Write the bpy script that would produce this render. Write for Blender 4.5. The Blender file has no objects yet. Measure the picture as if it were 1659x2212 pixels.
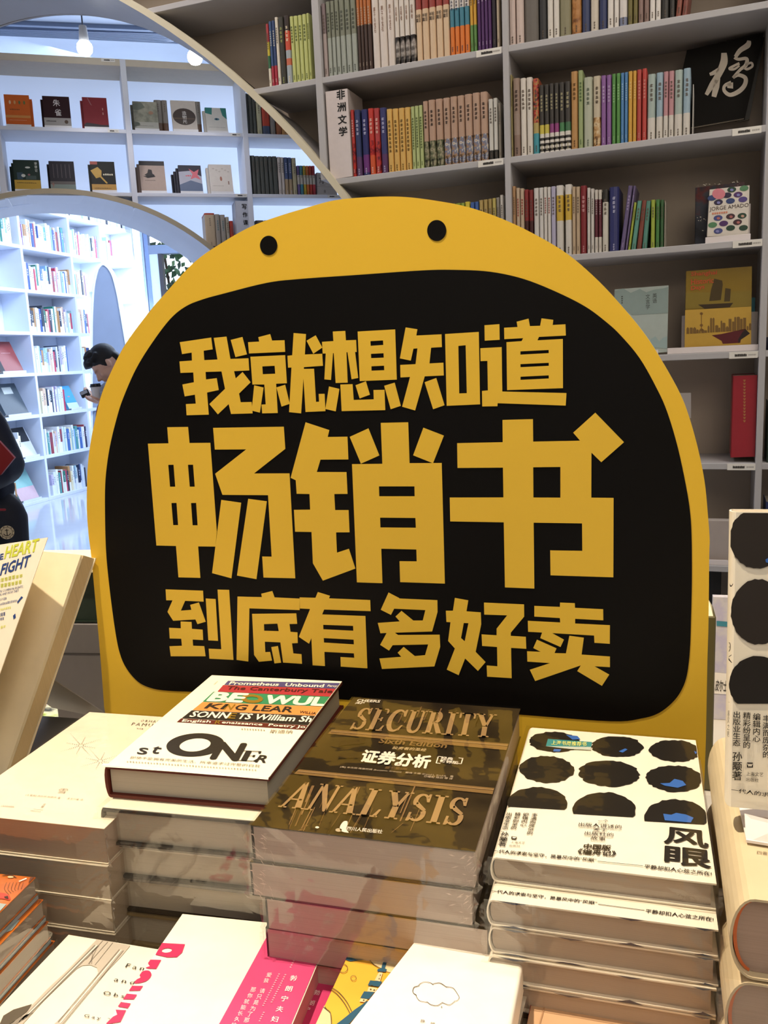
import bpy, bmesh, math, random
import numpy as np
from mathutils import Vector, Matrix

# ------------------------------------------------------------------ camera
FPX, CX, CY = 1858.0, 829.5, 1106.0
up_c = Vector((-475, 10394, 1858)).normalized()
yc = Vector((0, 0, -1)); yc = (yc - up_c * yc.dot(up_c)).normalized()
xc = yc.cross(up_c)
R = Matrix((xc, yc, up_c))            # camera -> world
CAM = Vector((0, 0, 1.35))
cam_d = bpy.data.cameras.new('camera'); cam = bpy.data.objects.new('camera', cam_d)
bpy.context.scene.collection.objects.link(cam); bpy.context.scene.camera = cam
cam.matrix_world = Matrix.Translation(CAM) @ R.to_4x4()
cam_d.sensor_fit = 'VERTICAL'; cam_d.sensor_height = 36.0
cam_d.lens = 36.0 * FPX / 2212.0
cam_d.clip_start = 0.05; cam_d.clip_end = 200
sc = bpy.context.scene
sc.view_settings.view_transform = 'Standard'; sc.view_settings.look = 'None'
sc.view_settings.gamma = 1.0; sc.view_settings.exposure = 0.0
sc.view_settings.use_curve_mapping = False

# ------------------------------------------------------------------ world and lights
wd = bpy.data.worlds.new('world'); sc.world = wd; wd.use_nodes = True
wn = wd.node_tree
bg = wn.nodes['Background']; bg.inputs[0].default_value = (0.78, 0.88, 1.0, 1); bg.inputs[1].default_value = 2.2

def lamp(name, kind, loc, target, energy, color, size=0.3, size_y=None, spot=None, blend=0.3):
    d = bpy.data.lights.new(name, kind); o = bpy.data.objects.new(name, d); sc.collection.objects.link(o)
    d.energy = energy; d.color = color
    if kind == 'AREA':
        d.size = size
        if size_y: d.shape = 'RECTANGLE'; d.size_y = size_y
    elif kind == 'SPOT':
        d.shadow_soft_size = size; d.spot_size = spot; d.spot_blend = blend
    else: d.shadow_soft_size = size
    o.location = loc
    o.rotation_euler = (Vector(target) - Vector(loc)).to_track_quat('-Z', 'Y').to_euler()
    return o
WARM = (1.0, 0.84, 0.62); NEUT = (1.0, 0.92, 0.83); COOL = (0.62, 0.76, 1.0)
lamp('table_spotlight', 'SPOT', (-0.50, 0.62, 3.2), (-0.02, 0.6, 0.95), 290, WARM, 0.025, spot=1.1)
lamp('front_fill', 'AREA', (0.5, -1.0, 3.0), (0.1, 0.9, 1.2), 27, (1.0, .87, .70), 1.6)  # added warm fill for sign and table, stands for no fixture
lamp('arch_fill', 'AREA', (-1.3, 1.9, 3.75), (-1.4, 3.3, 2.6), 26, (1.0, .88, .76), .8)  # unseen lamp added to warm the arch panel against the blue
lamp('aisle_ceiling_panel', 'AREA', (1.3, 1.2, 3.7), (0.9, 2.4, 1.6), 26, NEUT, 0.9)
lamp('display_ceiling_panel', 'AREA', (-1.8, 3.4, 3.7), (-1.3, 4.9, 2.3), 92, (0.88, 0.90, 1.0), 1.0)
lamp('far_ceiling_panel', 'AREA', (-1.6, 8.2, 3.8), (-3.2, 9.6, 1.2), 330, COOL, 2.4)
lamp('window_daylight', 'AREA', (-2.3, 11.3, 2.0), (-3.3, 9.8, 1.2), 130, (0.66, 0.8, 1.0), 1.2, 2.4)
lamp('display_back_light', 'AREA', (-0.4, 7.3, 3.0), (-0.9, 5.3, 2.4), 62, (.72, .83, 1.0), 2.2)

# ------------------------------------------------------------------ projection helpers
def ray(x, y): return R @ Vector((x - CX, -(y - CY), -FPX))
def onz(x, y, z):
    d = ray(x, y); return CAM + d * ((z - CAM.z) / d.z)
def onp(x, y, p0, n):
    d = ray(x, y); return CAM + d * ((p0 - CAM).dot(n) / d.dot(n))
def px(P):
    c = R.transposed() @ (P - CAM); return CX + FPX * c.x / -c.z, CY - FPX * c.y / -c.z
class Frame:
    def __init__(s, O, ex, ey, ez): s.O, s.ex, s.ey, s.ez = O, ex, ey, ez
    def pt(s, x, y, z): return s.O + s.ex * x + s.ey * y + s.ez * z
    def at(s, x, y, z): return Frame(s.pt(x, y, z), s.ex, s.ey, s.ez)
    def hit(s, x, y, off=0.0):      # pixel -> (x, z) on the plane ey = off
        P = onp(x, y, s.O + s.ey * off, s.ey) - s.O; return P.dot(s.ex), P.dot(s.ez)
    def top(s, x, y, h=0.0):        # pixel -> (x, y) on the plane ez = h
        P = onp(x, y, s.O + s.ez * h, s.ez) - s.O; return P.dot(s.ex), P.dot(s.ey)
def frame3(FL, FR, BL):
    ex = (FR - FL).normalized(); ez = ex.cross(BL - FL).normalized(); return Frame(FL, ex, ez.cross(ex), ez)
Z = Vector((0, 0, 1))
a1 = math.radians(69.2); F1 = Frame(Vector((.70, 2.45, 0)), Vector((math.sin(a1), -math.cos(a1), 0)), Vector((math.cos(a1), math.sin(a1), 0)), Z)
a2 = math.radians(73.0); F2 = Frame(Vector((-1.4855, 4.9, 0)), Vector((math.sin(a2), math.cos(a2), 0)), Vector((-math.cos(a2), math.sin(a2), 0)), Z)
a3 = math.radians(14.8); F3 = Frame(Vector((-3.595, 9.269, 0)), Vector((math.sin(a3), math.cos(a3), 0)), Vector((-math.cos(a3), math.sin(a3), 0)), Z)
asn = math.radians(71.7); FS = Frame(Vector((.27, .745, 0)), Vector((math.sin(asn), -math.cos(asn), 0)), Vector((math.cos(asn), math.sin(asn), 0)), Z)
W = Frame(Vector((0, 0, 0)), Vector((1, 0, 0)), Vector((0, 1, 0)), Z)

# ------------------------------------------------------------------ materials
def lin(h):
    if isinstance(h, str):
        h = h.lstrip('#'); c = [int(h[i:i + 2], 16) / 255 for i in (0, 2, 4)]
    else: c = h
    return [(v / 12.92 if v <= .04045 else ((v + .055) / 1.055) ** 2.4) for v in c] + [1]
MATS = {}
def mat(col, rough=.6, kind='plain', spec=.4, **k):
    key = (str(col), rough, kind, spec, str(sorted(k.items())))
    if key in MATS: return MATS[key]
    m = bpy.data.materials.new('material'); m.use_nodes = True; nt = m.node_tree; b = nt.nodes['Principled BSDF']
    c = lin(col) if not isinstance(col, tuple) else list(col) + [1]
    b.inputs['Base Color'].default_value = c; b.inputs['Roughness'].default_value = rough
    b.inputs['Specular IOR Level'].default_value = spec
    N = nt.nodes.new; L = nt.links.new
    if kind in ('plain', 'paper', 'wall', 'pages', 'cloth', 'art'):
        tc = N('ShaderNodeTexCoord'); nz = N('ShaderNodeTexNoise')
        sca = {'plain': 30, 'paper': 60, 'wall': 4, 'pages': 25, 'cloth': 300, 'art': k.get('scale', 30)}[kind]
        nz.inputs['Scale'].default_value = sca; nz.inputs['Detail'].default_value = 3
        L(tc.outputs['Object'], nz.inputs['Vector'])
        mr = N('ShaderNodeMapRange'); mr.inputs['To Min'].default_value = .93; mr.inputs['To Max'].default_value = 1.05
        L(nz.outputs['Fac'], mr.inputs['Value'])
        hs = N('ShaderNodeHueSaturation'); hs.inputs['Color'].default_value = c
        L(mr.outputs[0], hs.inputs['Value'])
        if kind == 'pages':          # thin stacked leaves: fine lines across the thickness
            wv = N('ShaderNodeTexNoise'); mp = N('ShaderNodeMapping')
            mp.inputs['Scale'].default_value = k.get('axis', (3, 3, 2500))
            L(tc.outputs['Object'], mp.inputs['Vector']); L(mp.outputs[0], wv.inputs['Vector']); wv.inputs['Scale'].default_value = 1; wv.inputs['Detail'].default_value = 2
            mr2 = N('ShaderNodeMapRange'); mr2.inputs['To Min'].default_value = .84; mr2.inputs['To Max'].default_value = 1.1
            L(wv.outputs['Fac'], mr2.inputs['Value']); L(mr2.outputs[0], hs.inputs['Value'])
        L(hs.outputs[0], b.inputs['Base Color'])
        if kind == 'art':
            cr = N('ShaderNodeValToRGB'); el = cr.color_ramp.elements; cols = k['cols']
            nz.inputs['Detail'].default_value = 6
            el[0].position = .35; el[0].color = lin(cols[0]); el[1].position = .68; el[1].color = lin(cols[-1])
            for i, cc in enumerate(cols[1:-1]):
                e = el.new(.35 + .33 * (i + 1) / (len(cols) - 1)); e.color = lin(cc)
            L(nz.outputs['Fac'], cr.inputs['Fac']); L(cr.outputs[0], b.inputs['Base Color'])
        if kind in ('paper', 'wall', 'cloth', 'plain'):
            bp = N('ShaderNodeBump'); bp.inputs['Strength'].default_value = k.get('bump', .05); bp.inputs['Distance'].default_value = .001
            L(nz.outputs['Fac'], bp.inputs['Height']); L(bp.outputs[0], b.inputs['Normal'])
    elif kind == 'film':
        out = nt.nodes['Material Output']; nt.nodes.remove(b)
        tr = N('ShaderNodeBsdfTransparent'); gl = N('ShaderNodeBsdfGlossy'); mx = N('ShaderNodeMixShader'); lw = N('ShaderNodeLayerWeight')
        gl.inputs['Roughness'].default_value = .3 if rough == .3 else .06; tr.inputs['Color'].default_value = (.96, .95, .94, 1)
        lw.inputs['Blend'].default_value = k.get('blend', .3)
        mr = N('ShaderNodeMapRange'); mr.inputs['To Min'].default_value = .02; mr.inputs['To Max'].default_value = k.get('mx', .5)
        tc = N('ShaderNodeTexCoord'); nz = N('ShaderNodeTexNoise'); nz.inputs['Scale'].default_value = k.get('scale', 40); nz.inputs['Detail'].default_value = 2
        bp = N('ShaderNodeBump'); bp.inputs['Strength'].default_value = k.get('bump', .25); bp.inputs['Distance'].default_value = .002
        L(tc.outputs['Object'], nz.inputs['Vector']); L(nz.outputs['Fac'], bp.inputs['Height']); L(bp.outputs[0], gl.inputs['Normal'])
        L(lw.outputs['Facing'], mr.inputs['Value']); L(mr.outputs[0], mx.inputs['Fac'])
        L(tr.outputs[0], mx.inputs[1]); L(gl.outputs[0], mx.inputs[2]); L(mx.outputs[0], out.inputs[0])
    elif kind == 'emit':
        b.inputs['Emission Color'].default_value = c; b.inputs['Emission Strength'].default_value = k['strength']
    elif kind == 'glass':
        b.inputs['Transmission Weight'].default_value = 1; b.inputs['IOR'].default_value = 1.02
    elif kind == 'metal':
        b.inputs['Metallic'].default_value = .9
    MATS[key] = m; return m

# ------------------------------------------------------------------ mesh building
def tag(o, label=None, cat=None, group=None, kind=None):
    if label: o['label'] = label
    if cat: o['category'] = cat
    if group: o['group'] = group
    if kind: o['kind'] = kind
    return o
def empty(name, loc, label=None, cat=None, group=None, kind=None):
    o = bpy.data.objects.new(name, None); sc.collection.objects.link(o); o.location = loc; o.empty_display_size = .05
    return tag(o, label, cat, group, kind)
class MB:
    def __init__(s): s.v = []; s.f = []; s.m = []; s.mats = []
    def mi(s, m):
        if m not in s.mats: s.mats.append(m)
        return s.mats.index(m)
    def face(s, pts, m):
        i = len(s.v); s.v += [Vector(p) for p in pts]; s.f.append(tuple(range(i, i + len(pts)))); s.m.append(s.mi(m))
    def geo(s, vs, fs, m):
        i = len(s.v); s.v += [Vector(p) for p in vs]; k = s.mi(m)
        for f in fs: s.f.append(tuple(j + i for j in f)); s.m.append(k)
    def box(s, fr, x0, x1, y0, y1, z0, z1, m):
        vs = [fr.pt(x, y, z) for z in (z0, z1) for x, y in ((x0, y0), (x1, y0), (x1, y1), (x0, y1))]
        s.geo(vs, [(3, 2, 1, 0), (4, 5, 6, 7), (0, 1, 5, 4), (1, 2, 6, 5), (2, 3, 7, 6), (3, 0, 4, 7)], m)
    def bbox(s, fr, x0, x1, y0, y1, z0, z1, m, b=.001):   # box with chamfered edges
        xs = (x0, x0 + b, x1 - b, x1); ys = (y0, y0 + b, y1 - b, y1); zs = (z0, z0 + b, z1 - b, z1)
        pts = {}; vs = []
        for i in (0, 1):
            for j in (0, 1):
                for k in (0, 1):
                    cx_, cy_, cz_ = (xs[0], xs[3])[i], (ys[0], ys[3])[j], (zs[0], zs[3])[k]
                    ix, iy, iz = (xs[1], xs[2])[i], (ys[1], ys[2])[j], (zs[1], zs[2])[k]
                    for ax, p in enumerate(((cx_, iy, iz), (ix, cy_, iz), (ix, iy, cz_))):
                        pts[(i, j, k, ax)] = len(vs); vs.append(fr.pt(*p))
        g = lambda i, j, k, a: pts[(i, j, k, a)]
        fs = []
        for a in (0, 1):
            fs.append([g(a, 0, 0, 0), g(a, 1, 0, 0), g(a, 1, 1, 0), g(a, 0, 1, 0)][::1 if a else -1])
            fs.append([g(0, a, 0, 1), g(0, a, 1, 1), g(1, a, 1, 1), g(1, a, 0, 1)][::1 if a else -1])
            fs.append([g(0, 0, a, 2), g(1, 0, a, 2), g(1, 1, a, 2), g(0, 1, a, 2)][::1 if a else -1])
            for b2 in (0, 1):
                o = 1 if a == b2 else -1
                fs.append([g(a, b2, 0, 0), g(a, b2, 0, 1), g(a, b2, 1, 1), g(a, b2, 1, 0)][::-o])
                fs.append([g(a, 0, b2, 0), g(a, 0, b2, 2), g(a, 1, b2, 2), g(a, 1, b2, 0)][::o])
                fs.append([g(0, a, b2, 1), g(0, a, b2, 2), g(1, a, b2, 2), g(1, a, b2, 1)][::-o])
                for c in (0, 1):
                    t = [g(a, b2, c, 0), g(a, b2, c, 1), g(a, b2, c, 2)]
                    fs.append(t[::1 if (a + b2 + c) % 2 else -1])
        s.geo(vs, fs, m)
    def prism(s, bot, top, m, mside=None):   # matching rings of points
        n = len(bot); i = len(s.v); s.v += [Vector(p) for p in bot] + [Vector(p) for p in top]
        k = s.mi(m); ks = s.mi(mside or m)
        s.f.append(tuple(range(i + n - 1, i - 1, -1))); s.m.append(k)
        s.f.append(tuple(range(i + n, i + 2 * n))); s.m.append(k)
        for j in range(n):
            q = (j + 1) % n; s.f.append((i + j, i + q, i + n + q, i + n + j)); s.m.append(ks)
    def tube(s, pts, r, m, n=8, caps=True):
        rings = []; pts = [Vector(p) for p in pts]; rs = r if isinstance(r, (list, tuple)) else [r] * len(pts)
        for i, p in enumerate(pts):
            t = (pts[min(i + 1, len(pts) - 1)] - pts[max(i - 1, 0)]).normalized()
            u = t.cross(Vector((.31, .17, .93))).normalized(); w = t.cross(u)
            rings.append([p + (u * math.cos(a) + w * math.sin(a)) * rs[i] for a in [2 * math.pi * j / n for j in range(n)]])
        b = len(s.v); k = s.mi(m)
        for q in rings: s.v += q
        for i in range(len(rings) - 1):
            for j in range(n):
                s.f.append((b + i * n + j, b + i * n + (j + 1) % n, b + (i + 1) * n + (j + 1) % n, b + (i + 1) * n + j)); s.m.append(k)
        if caps:
            s.f.append(tuple(b + j for j in range(n))[::-1]); s.m.append(k)
            s.f.append(tuple(b + (len(rings) - 1) * n + j for j in range(n))); s.m.append(k)
    def build(s, name, parent=None, origin=None, smooth=False, label=None, cat=None, group=None, kind=None):
        me = bpy.data.meshes.new(name)
        o = bpy.data.objects.new(name, me)
        if origin is None:
            origin = Vector((0, 0, 0))
            if parent is not None:
                q = parent
                while q is not None: origin = origin + Vector(q.location); q = q.parent
                off = origin
            else:
                n = len(s.v); off = sum(s.v, Vector()) / n; off.z = min(v.z for v in s.v); o.location = off
        else: off = Vector(origin); o.location = off
        me.from_pydata([tuple(v - off) for v in s.v], [], s.f)
        for m in s.mats: me.materials.append(m)
        if len(s.mats) > 1: me.polygons.foreach_set('material_index', s.m)
        if smooth: me.polygons.foreach_set('use_smooth', [True] * len(me.polygons))
        me.update()
        sc.collection.objects.link(o)
        if parent is not None: o.parent = parent
        return tag(o, label, cat, group, kind)
def struct(name, mb, **k): return mb.build(name, kind='structure', **k)

# text -> normalised 2-D mesh in the unit square
TXT = {}
def text_geo(s, bold=0.0, res=2, space=1.0, line=1.0):
    key = (s, bold, res, space, line)
    if key in TXT: return TXT[key]
    c = bpy.data.curves.new('t', 'FONT'); c.body = s; c.size = 1; c.offset = bold; c.resolution_u = res; c.fill_mode = 'BOTH'; c.space_character = space; c.space_line = line
    o = bpy.data.objects.new('t', c); sc.collection.objects.link(o)
    dg = bpy.context.evaluated_depsgraph_get(); me = bpy.data.meshes.new_from_object(o.evaluated_get(dg))
    V = [(v.co.x, v.co.y) for v in me.vertices]; Fs = [tuple(p.vertices) for p in me.polygons]
    bpy.data.objects.remove(o); bpy.data.curves.remove(c); bpy.data.meshes.remove(me)
    if not V: V = [(0, 0), (1, 0), (1, 1)]; Fs = [(0, 1, 2)]
    x0 = min(p[0] for p in V); x1 = max(p[0] for p in V); y0 = min(p[1] for p in V); y1 = max(p[1] for p in V)
    V = [((p[0] - x0) / max(x1 - x0, 1e-6), (p[1] - y0) / max(y1 - y0, 1e-6)) for p in V]
    TXT[key] = (V, Fs, (max(x1 - x0, 1e-6), max(y1 - y0, 1e-6))); return TXT[key]
def put_text(mb, s, A, B, D, m, bold=0.0, res=2, shear=0.0, **k):
    big = bold > .022; V, Fs, (tw, th_) = text_geo(s, 0.0 if big else bold, res, **k); u = B - A; w = D - A; nn = u.cross(w).normalized() * 2e-6
    offs = [(0, 0)] + ([(bold * c / tw * .8, bold * d / th_ * .8) for c, d in ((1, 0), (-1, 0), (0, 1), (0, -1), (.7, .7), (-.7, .7), (.7, -.7), (-.7, -.7))] if big else [])
    for i, (du, dv) in enumerate(offs): mb.geo([A + u * (x + du + shear * y) + w * (y + dv) + nn * i for x, y in V], Fs, m)
def on_top(fr, h=.0004):   # pixel -> point just above the ez=0 plane
    def g(x, y):
        P = onp(x, y, fr.O + fr.ez * h, fr.ez); lim = getattr(fr, 'lim', None)
        if lim:      # keep print on the cover
            a = (P - fr.O).dot(fr.ex); b = (P - fr.O).dot(fr.ey); P = P + fr.ex * (min(max(a, .0), lim[0]) - a) + fr.ey * (min(max(b, 0.0), lim[1]) - b)
        return P
    return g
def on_face(fr, off):      # pixel -> point on the plane ey=off
    return lambda x, y: onp(x, y, fr.O + fr.ey * off, fr.ey)
def crop(fn, ox, oy, s): return lambda x, y: fn(ox + x / s, oy + y / s)
def spline(pts, n=6, closed=True):
    P = [Vector((p[0], p[1])) for p in pts]; out = []; N = len(P)
    for i in range(N if closed else N - 1):
        p0, p1, p2, p3 = (P[(i + j) % N] if closed else P[min(max(i + j, 0), N - 1)] for j in (-1, 0, 1, 2))
        for t in range(n):
            t /= n
            out.append(.5 * ((2 * p1) + (p2 - p0) * t + (2 * p0 - 5 * p1 + 4 * p2 - p3) * t * t + (3 * p1 - p0 - 3 * p2 + p3) * t ** 3))
    if not closed: out.append(P[-1])
    return [(p.x, p.y) for p in out]
def tess(outer, holes=()):
    from mathutils.geometry import tessellate_polygon
    L = [[Vector((p[0], p[1], 0)) for p in r] for r in (outer, *holes)]
    return [p for r in L for p in r], tessellate_polygon(L)
def poly(mb, fn, outer, holes, m):
    V, T = tess(outer, holes); pts = [fn(p.x, p.y) for p in V]
    n = (pts[T[0][1]] - pts[T[0][0]]).cross(pts[T[0][2]] - pts[T[0][0]])
    if n.dot(CAM - pts[0]) < 0: T = [t[::-1] for t in T]
    mb.geo(pts, T, m)
rnd = random.Random(7)

WHITE_PAINT = mat('d6d3cf', .45, 'wall', bump=.02)
SHELF = mat('b9b6b6', .55, 'wall', bump=.02)
SHELF_IN = mat('b5a797', .7, 'wall', bump=.05)
TRIM = mat('d9cfb4', .5, 'wall', bump=.02)
PAGES = mat('d8cdb8', .9, 'pages', .1)
PAGES_W = mat('c9c2b6', .9, 'pages', .1)
CREAM = mat('f7efdc', .55, 'paper')
INK = mat('1d1815', .6, 'plain')
FILM = mat('ffffff', kind='film'); FILM2 = mat('ffffff', .3, kind='film', scale=160, bump=.8, mx=.6)
FILMT = mat('ffffff', kind='film', mx=.2)

# ================================================================== STRUCTURE
mb = MB(); mb.box(W, -7, 4.2, -3, 12.5, -.1, 0, mat('c3c8d2', .08, 'wall', bump=.0, spec=.6)); struct('floor', mb)
CEIL = 3.9
mb = MB(); mb.box(W, -7, 4.2, -3, 12.5, CEIL, CEIL + .1, mat('cfd6e2', .6, 'wall')); ceiling = struct('ceiling', mb)
mb = MB()   # louvre strip set in the ceiling
q = [onz(-60, 52, CEIL), onz(420, 66, CEIL), onz(400, 88, CEIL), onz(-60, 66, CEIL)]
for i in range(9):
    t0, t1 = i / 9, (i + .62) / 9
    P = [q[0].lerp(q[3], t0), q[1].lerp(q[2], t0), q[1].lerp(q[2], t1), q[0].lerp(q[3], t1)]
    mb.prism([p - Z * .03 for p in P], [p - Z * .002 for p in P], mat('77839a', .6))
e0, e1 = onz(-60, 40, CEIL), onz(420, 60, CEIL)
dv = (q[3] - q[0]).normalized() * .04
mb.prism([e0 - Z * .03, e1 - Z * .03, e1 + dv - Z * .03, e0 + dv - Z * .03], [e0, e1, e1 + dv, e0 + dv], mat('77839a', .6))
mb.build('ceiling_vent', parent=ceiling)
for nm, a in (('wall_left', (-7, -6.9, -3, 12.5)), ('wall_right', (4.1, 4.2, -3, 12.5)), ('wall_front', (-7, 4.2, -3, -2.9))):
    mb = MB(); mb.box(W, *a, 0, CEIL, WHITE_PAINT); struct(nm, mb)

# facade with the window and the glazed door
Y3 = 11.6; FB = Frame(Vector((0, Y3, 0)), W.ex, W.ey, Z)
hx = lambda x, y: FB.hit(x, y)[0]
bx = [hx(284, 600), hx(311, 600), hx(331, 650), hx(346, 600), hx(354, 600), hx(640, 600)]
zt = FB.hit(400, 546)[1]; zh = FB.hit(400, 527)[1]
mb = MB(); WF = mat('dfe6f2', .5, 'wall'); GF = mat('7f8ba0', .5, 'wall')
mb.box(FB, -7, bx[0], 0, .12, 0, CEIL, WF); mb.box(FB, bx[5], 4.2, 0, .12, 0, CEIL, WF)
mb.box(FB, bx[0], bx[5], 0, .12, CEIL - .15, CEIL, WF)
struct('wall_back', mb)
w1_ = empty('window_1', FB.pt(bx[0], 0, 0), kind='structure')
mb = MB(); mb.box(FB, bx[0], bx[1], .03, .06, 0, CEIL - .15, mat('e8f0ff', .9, 'emit', strength=1.6)); mb.build('curtain', w1_, label='sheer white curtain glowing in place of daylight')  # emission in the cloth stands in for daylight through it
mb = MB(); mb.box(FB, bx[1], bx[1] + .03, -.02, .1, 0, CEIL - .15, mat('b6c6e4', .5)); mb.box(FB, bx[1] + .03, bx[2] - .03, .05, .07, 0, CEIL - .15, mat('dfeaff', .9, 'emit', strength=1.1)); mb.box(FB, bx[2] - .05, bx[2], -.02, .1, 0, CEIL - .15, mat('7d8fb4', .5)); mb.build('window_frame', w1_)  # strip between the two bars emits in place of daylight outside
d1_ = empty('door_1', FB.pt(bx[2], 0, 0), kind='structure')
mb = MB(); mb.box(FB, bx[2], bx[3], -.01, .1, 0, zh, mat('c8d2e4', .5)); mb.box(FB, bx[3], bx[4], -.03, .1, 0, zt, mat('3a3538', .5)); mb.box(FB, bx[2], bx[5], -.02, .1, zt, zh, GF); mb.box(FB, bx[4] + .55, bx[4] + .6, -.02, .08, 0, zt, mat('3a3538', .5)); mb.build('door_frame', d1_)
mb = MB(); mb.box(FB, bx[4], bx[4] + .55, .03, .036, 0, zt, mat('ffffff', .02, 'glass')); mb.build('door_glass', d1_)
mb = MB(); mb.box(FB, bx[4] + .6, bx[5], .03, .036, 0, zt, mat('ffffff', .02, 'glass')); mb.build('door_glass', d1_)
mb = MB(); mb.box(FB, bx[2], bx[5], .03, .036, zh, CEIL - .15, mat('ffffff', .02, 'glass')); mb.build('transom', d1_)
mb = MB(); mb.box(W, -9, 6, 12.5, 20, -.12, -.02, mat('6a7266', .9, 'wall')); struct('ground', mb)
# hedge outside the door
hd = empty('ivy_hedge', (-2.9, 14.0, 0), 'dark green leafy hedge outside the glass door', 'hedge')
mb = MB(); G = [mat('3d5a3c', .6), mat('58764e', .6), mat('23382a', .6)]
for i in range(2600):
    p = Vector((rnd.uniform(-4.0, -.8), rnd.gauss(14.2, .18), rnd.uniform(.0, 4.4)))
    n = Vector((rnd.gauss(0, .5), -1, rnd.gauss(0, .5))).normalized(); u = n.cross(Vector((rnd.gauss(0, 1), 0, 1))).normalized(); v = n.cross(u)
    s_ = rnd.uniform(.05, .11)
    mb.face([p - u * s_ * .5, p + v * s_ * .9 - u * .1 * s_, p + u * s_ * .55, p - v * s_ * .8], rnd.choice(G))
mb.build('foliage', hd, kind='stuff')
mb = MB()
for i in range(7): mb.tube([(-3.8 + i * .45, 14.3, 0), (-3.7 + i * .45, 14.35, 2), (-3.85 + i * .45, 14.3, 4.2)], .02, mat('3a2d22', .8), 6)
mb.build('stem', hd)

# ---------------------------------------------------------------- bookcase 1 (right, with the great arch)
A1c, A1r = (-2.946, .295), 2.61
def arch1(z): return A1c[0] + A1r if z <= A1c[1] else A1c[0] + math.sqrt(max(A1r ** 2 - (z - A1c[1]) ** 2, 0))
bc1 = empty('bookcase', F1.pt(.5, .1, 0), 'tall grey-white wall bookcase with a curved arch edge behind the yellow sign', 'bookcase')
LV1 = [3.06, 2.765, 2.475, 2.185, 1.893, 1.613, 1.325, 1.022, .73, .44, .15]; XR = 1.02; D1 = .235; TH = .017
def arc_pts(th0, th1, n, c, r): return [(c[0] + r * math.cos(math.radians(t)), c[1] + r * math.sin(math.radians(t))) for t in np.linspace(th0, th1, n)]
front = [(A1c[0] + A1r, 0)] + arc_pts(0, 150, 76, A1c, A1r)
c2, r2 = (-2.466, 1.425), 1.373
rear = [(A1c[0] + A1r, 0)]
for t in np.linspace(0, 150, 76):
    f_ = (A1c[0] + A1r * math.cos(math.radians(t)), A1c[1] + A1r * math.sin(math.radians(t)))
    w = min(max((t - 40) / 16, 0), 1); w = w * w * (3 - 2 * w); t2 = math.radians(54 + (t - 58) * 1.15)
    g_ = (c2[0] + r2 * math.cos(t2), c2[1] + r2 * math.sin(t2)); rear.append((f_[0] * (1 - w) + g_[0] * w, f_[1] * (1 - w) + g_[1] * w))
mb = MB()
for i in range(len(front) - 1):
    a, b, c, d = front[i], front[i + 1], rear[i + 1], rear[i]
    mb.face([F1.pt(a[0], 0, a[1]), F1.pt(b[0], 0, b[1]), F1.pt(c[0], .6, c[1]), F1.pt(d[0], .6, d[1])], SHELF)
    mb.face([F1.pt(a[0] + .012, 0, a[1] + .008), F1.pt(d[0] + .012, .6, d[1] + .008), F1.pt(c[0] + .012, .6, c[1] + .008), F1.pt(b[0] + .012, 0, b[1] + .008)], SHELF)
mb.build('arch_panel', bc1, smooth=True)
mb = MB()     # pale edge trim
for i in range(len(front) - 1):
    def ring(p, dr, off):
        if p[1] <= A1c[1]: return F1.pt(p[0] + dr, off, p[1])
        v = Vector((p[0] - A1c[0], p[1] - A1c[1])).normalized(); return F1.pt(p[0] + v.x * dr, off, p[1] + v.y * dr)
    a, b = front[i], front[i + 1]
    mb.prism([ring(a, 0, -.008), ring(b, 0, -.008), ring(b, 0, .02), ring(a, 0, .02)], [ring(a, .02, -.008), ring(b, .02, -.008), ring(b, .02, .02), ring(a, .02, .02)], TRIM)
mb.build('arch_trim', bc1)
def archpanel(mb, F, off, curve, xr, zt, m, th=.012):   # sheet outside the arch curve
    cp = [(x, z) for x, z in curve if x <= xr]
    ring_ = [(xr, 0)] + [] + [(xr, zt), (curve[-1][0], zt)] + cp[::-1]
    V, T = tess(ring_)
    mb.geo([F.pt(p.x, off, p.y) for p in V], T, m)
    mb.geo([F.pt(p.x, off + th, p.y) for p in V], [t[::-1] for t in T], m)
mb = MB(); archpanel(mb, F1, D1, front, XR + .02, CEIL, SHELF_IN); mb.build('back_panel', bc1)
mb = MB(); archpanel(mb, F1, .59, rear, XR + .02, CEIL, SHELF_IN); mb.build('rear_panel', bc1)
for z in LV1:
    x0 = arch1(z - TH) if z < 2.9 else -3.4
    x0b = arch1(z - TH) + .012 if z < 2.9 else -3.4
    mb = MB(); mb.bbox(F1, x0b, XR, 0, D1, z - TH, z, SHELF, .0012)
    mb.build('shelf', bc1)
for (u0, u1) in ((-.905, -.883), (-.335, -.3185), (.342, .359), (1.0, 1.02)):
    ztop_ = 3.06; zs = 0
    if u0 < A1c[0] + A1r: zs = A1c[1] + math.sqrt(A1r ** 2 - (u1 - A1c[0]) ** 2)
    mb = MB(); mb.bbox(F1, u0, u1, -.0015, D1, zs, ztop_, SHELF, .0012); mb.build('upright', bc1)
mb = MB(); mb.box(F1, -3.4, XR + .02, 0, D1, 3.06, CEIL, SHELF); mb.build('top_panel', bc1)
mb = MB(); mb.box(F1, XR, 3.9, 0, .5, 0, CEIL, WHITE_PAINT); struct('wall_side', mb)
LAB = mat('e9e4da', .6, 'paper')
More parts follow.
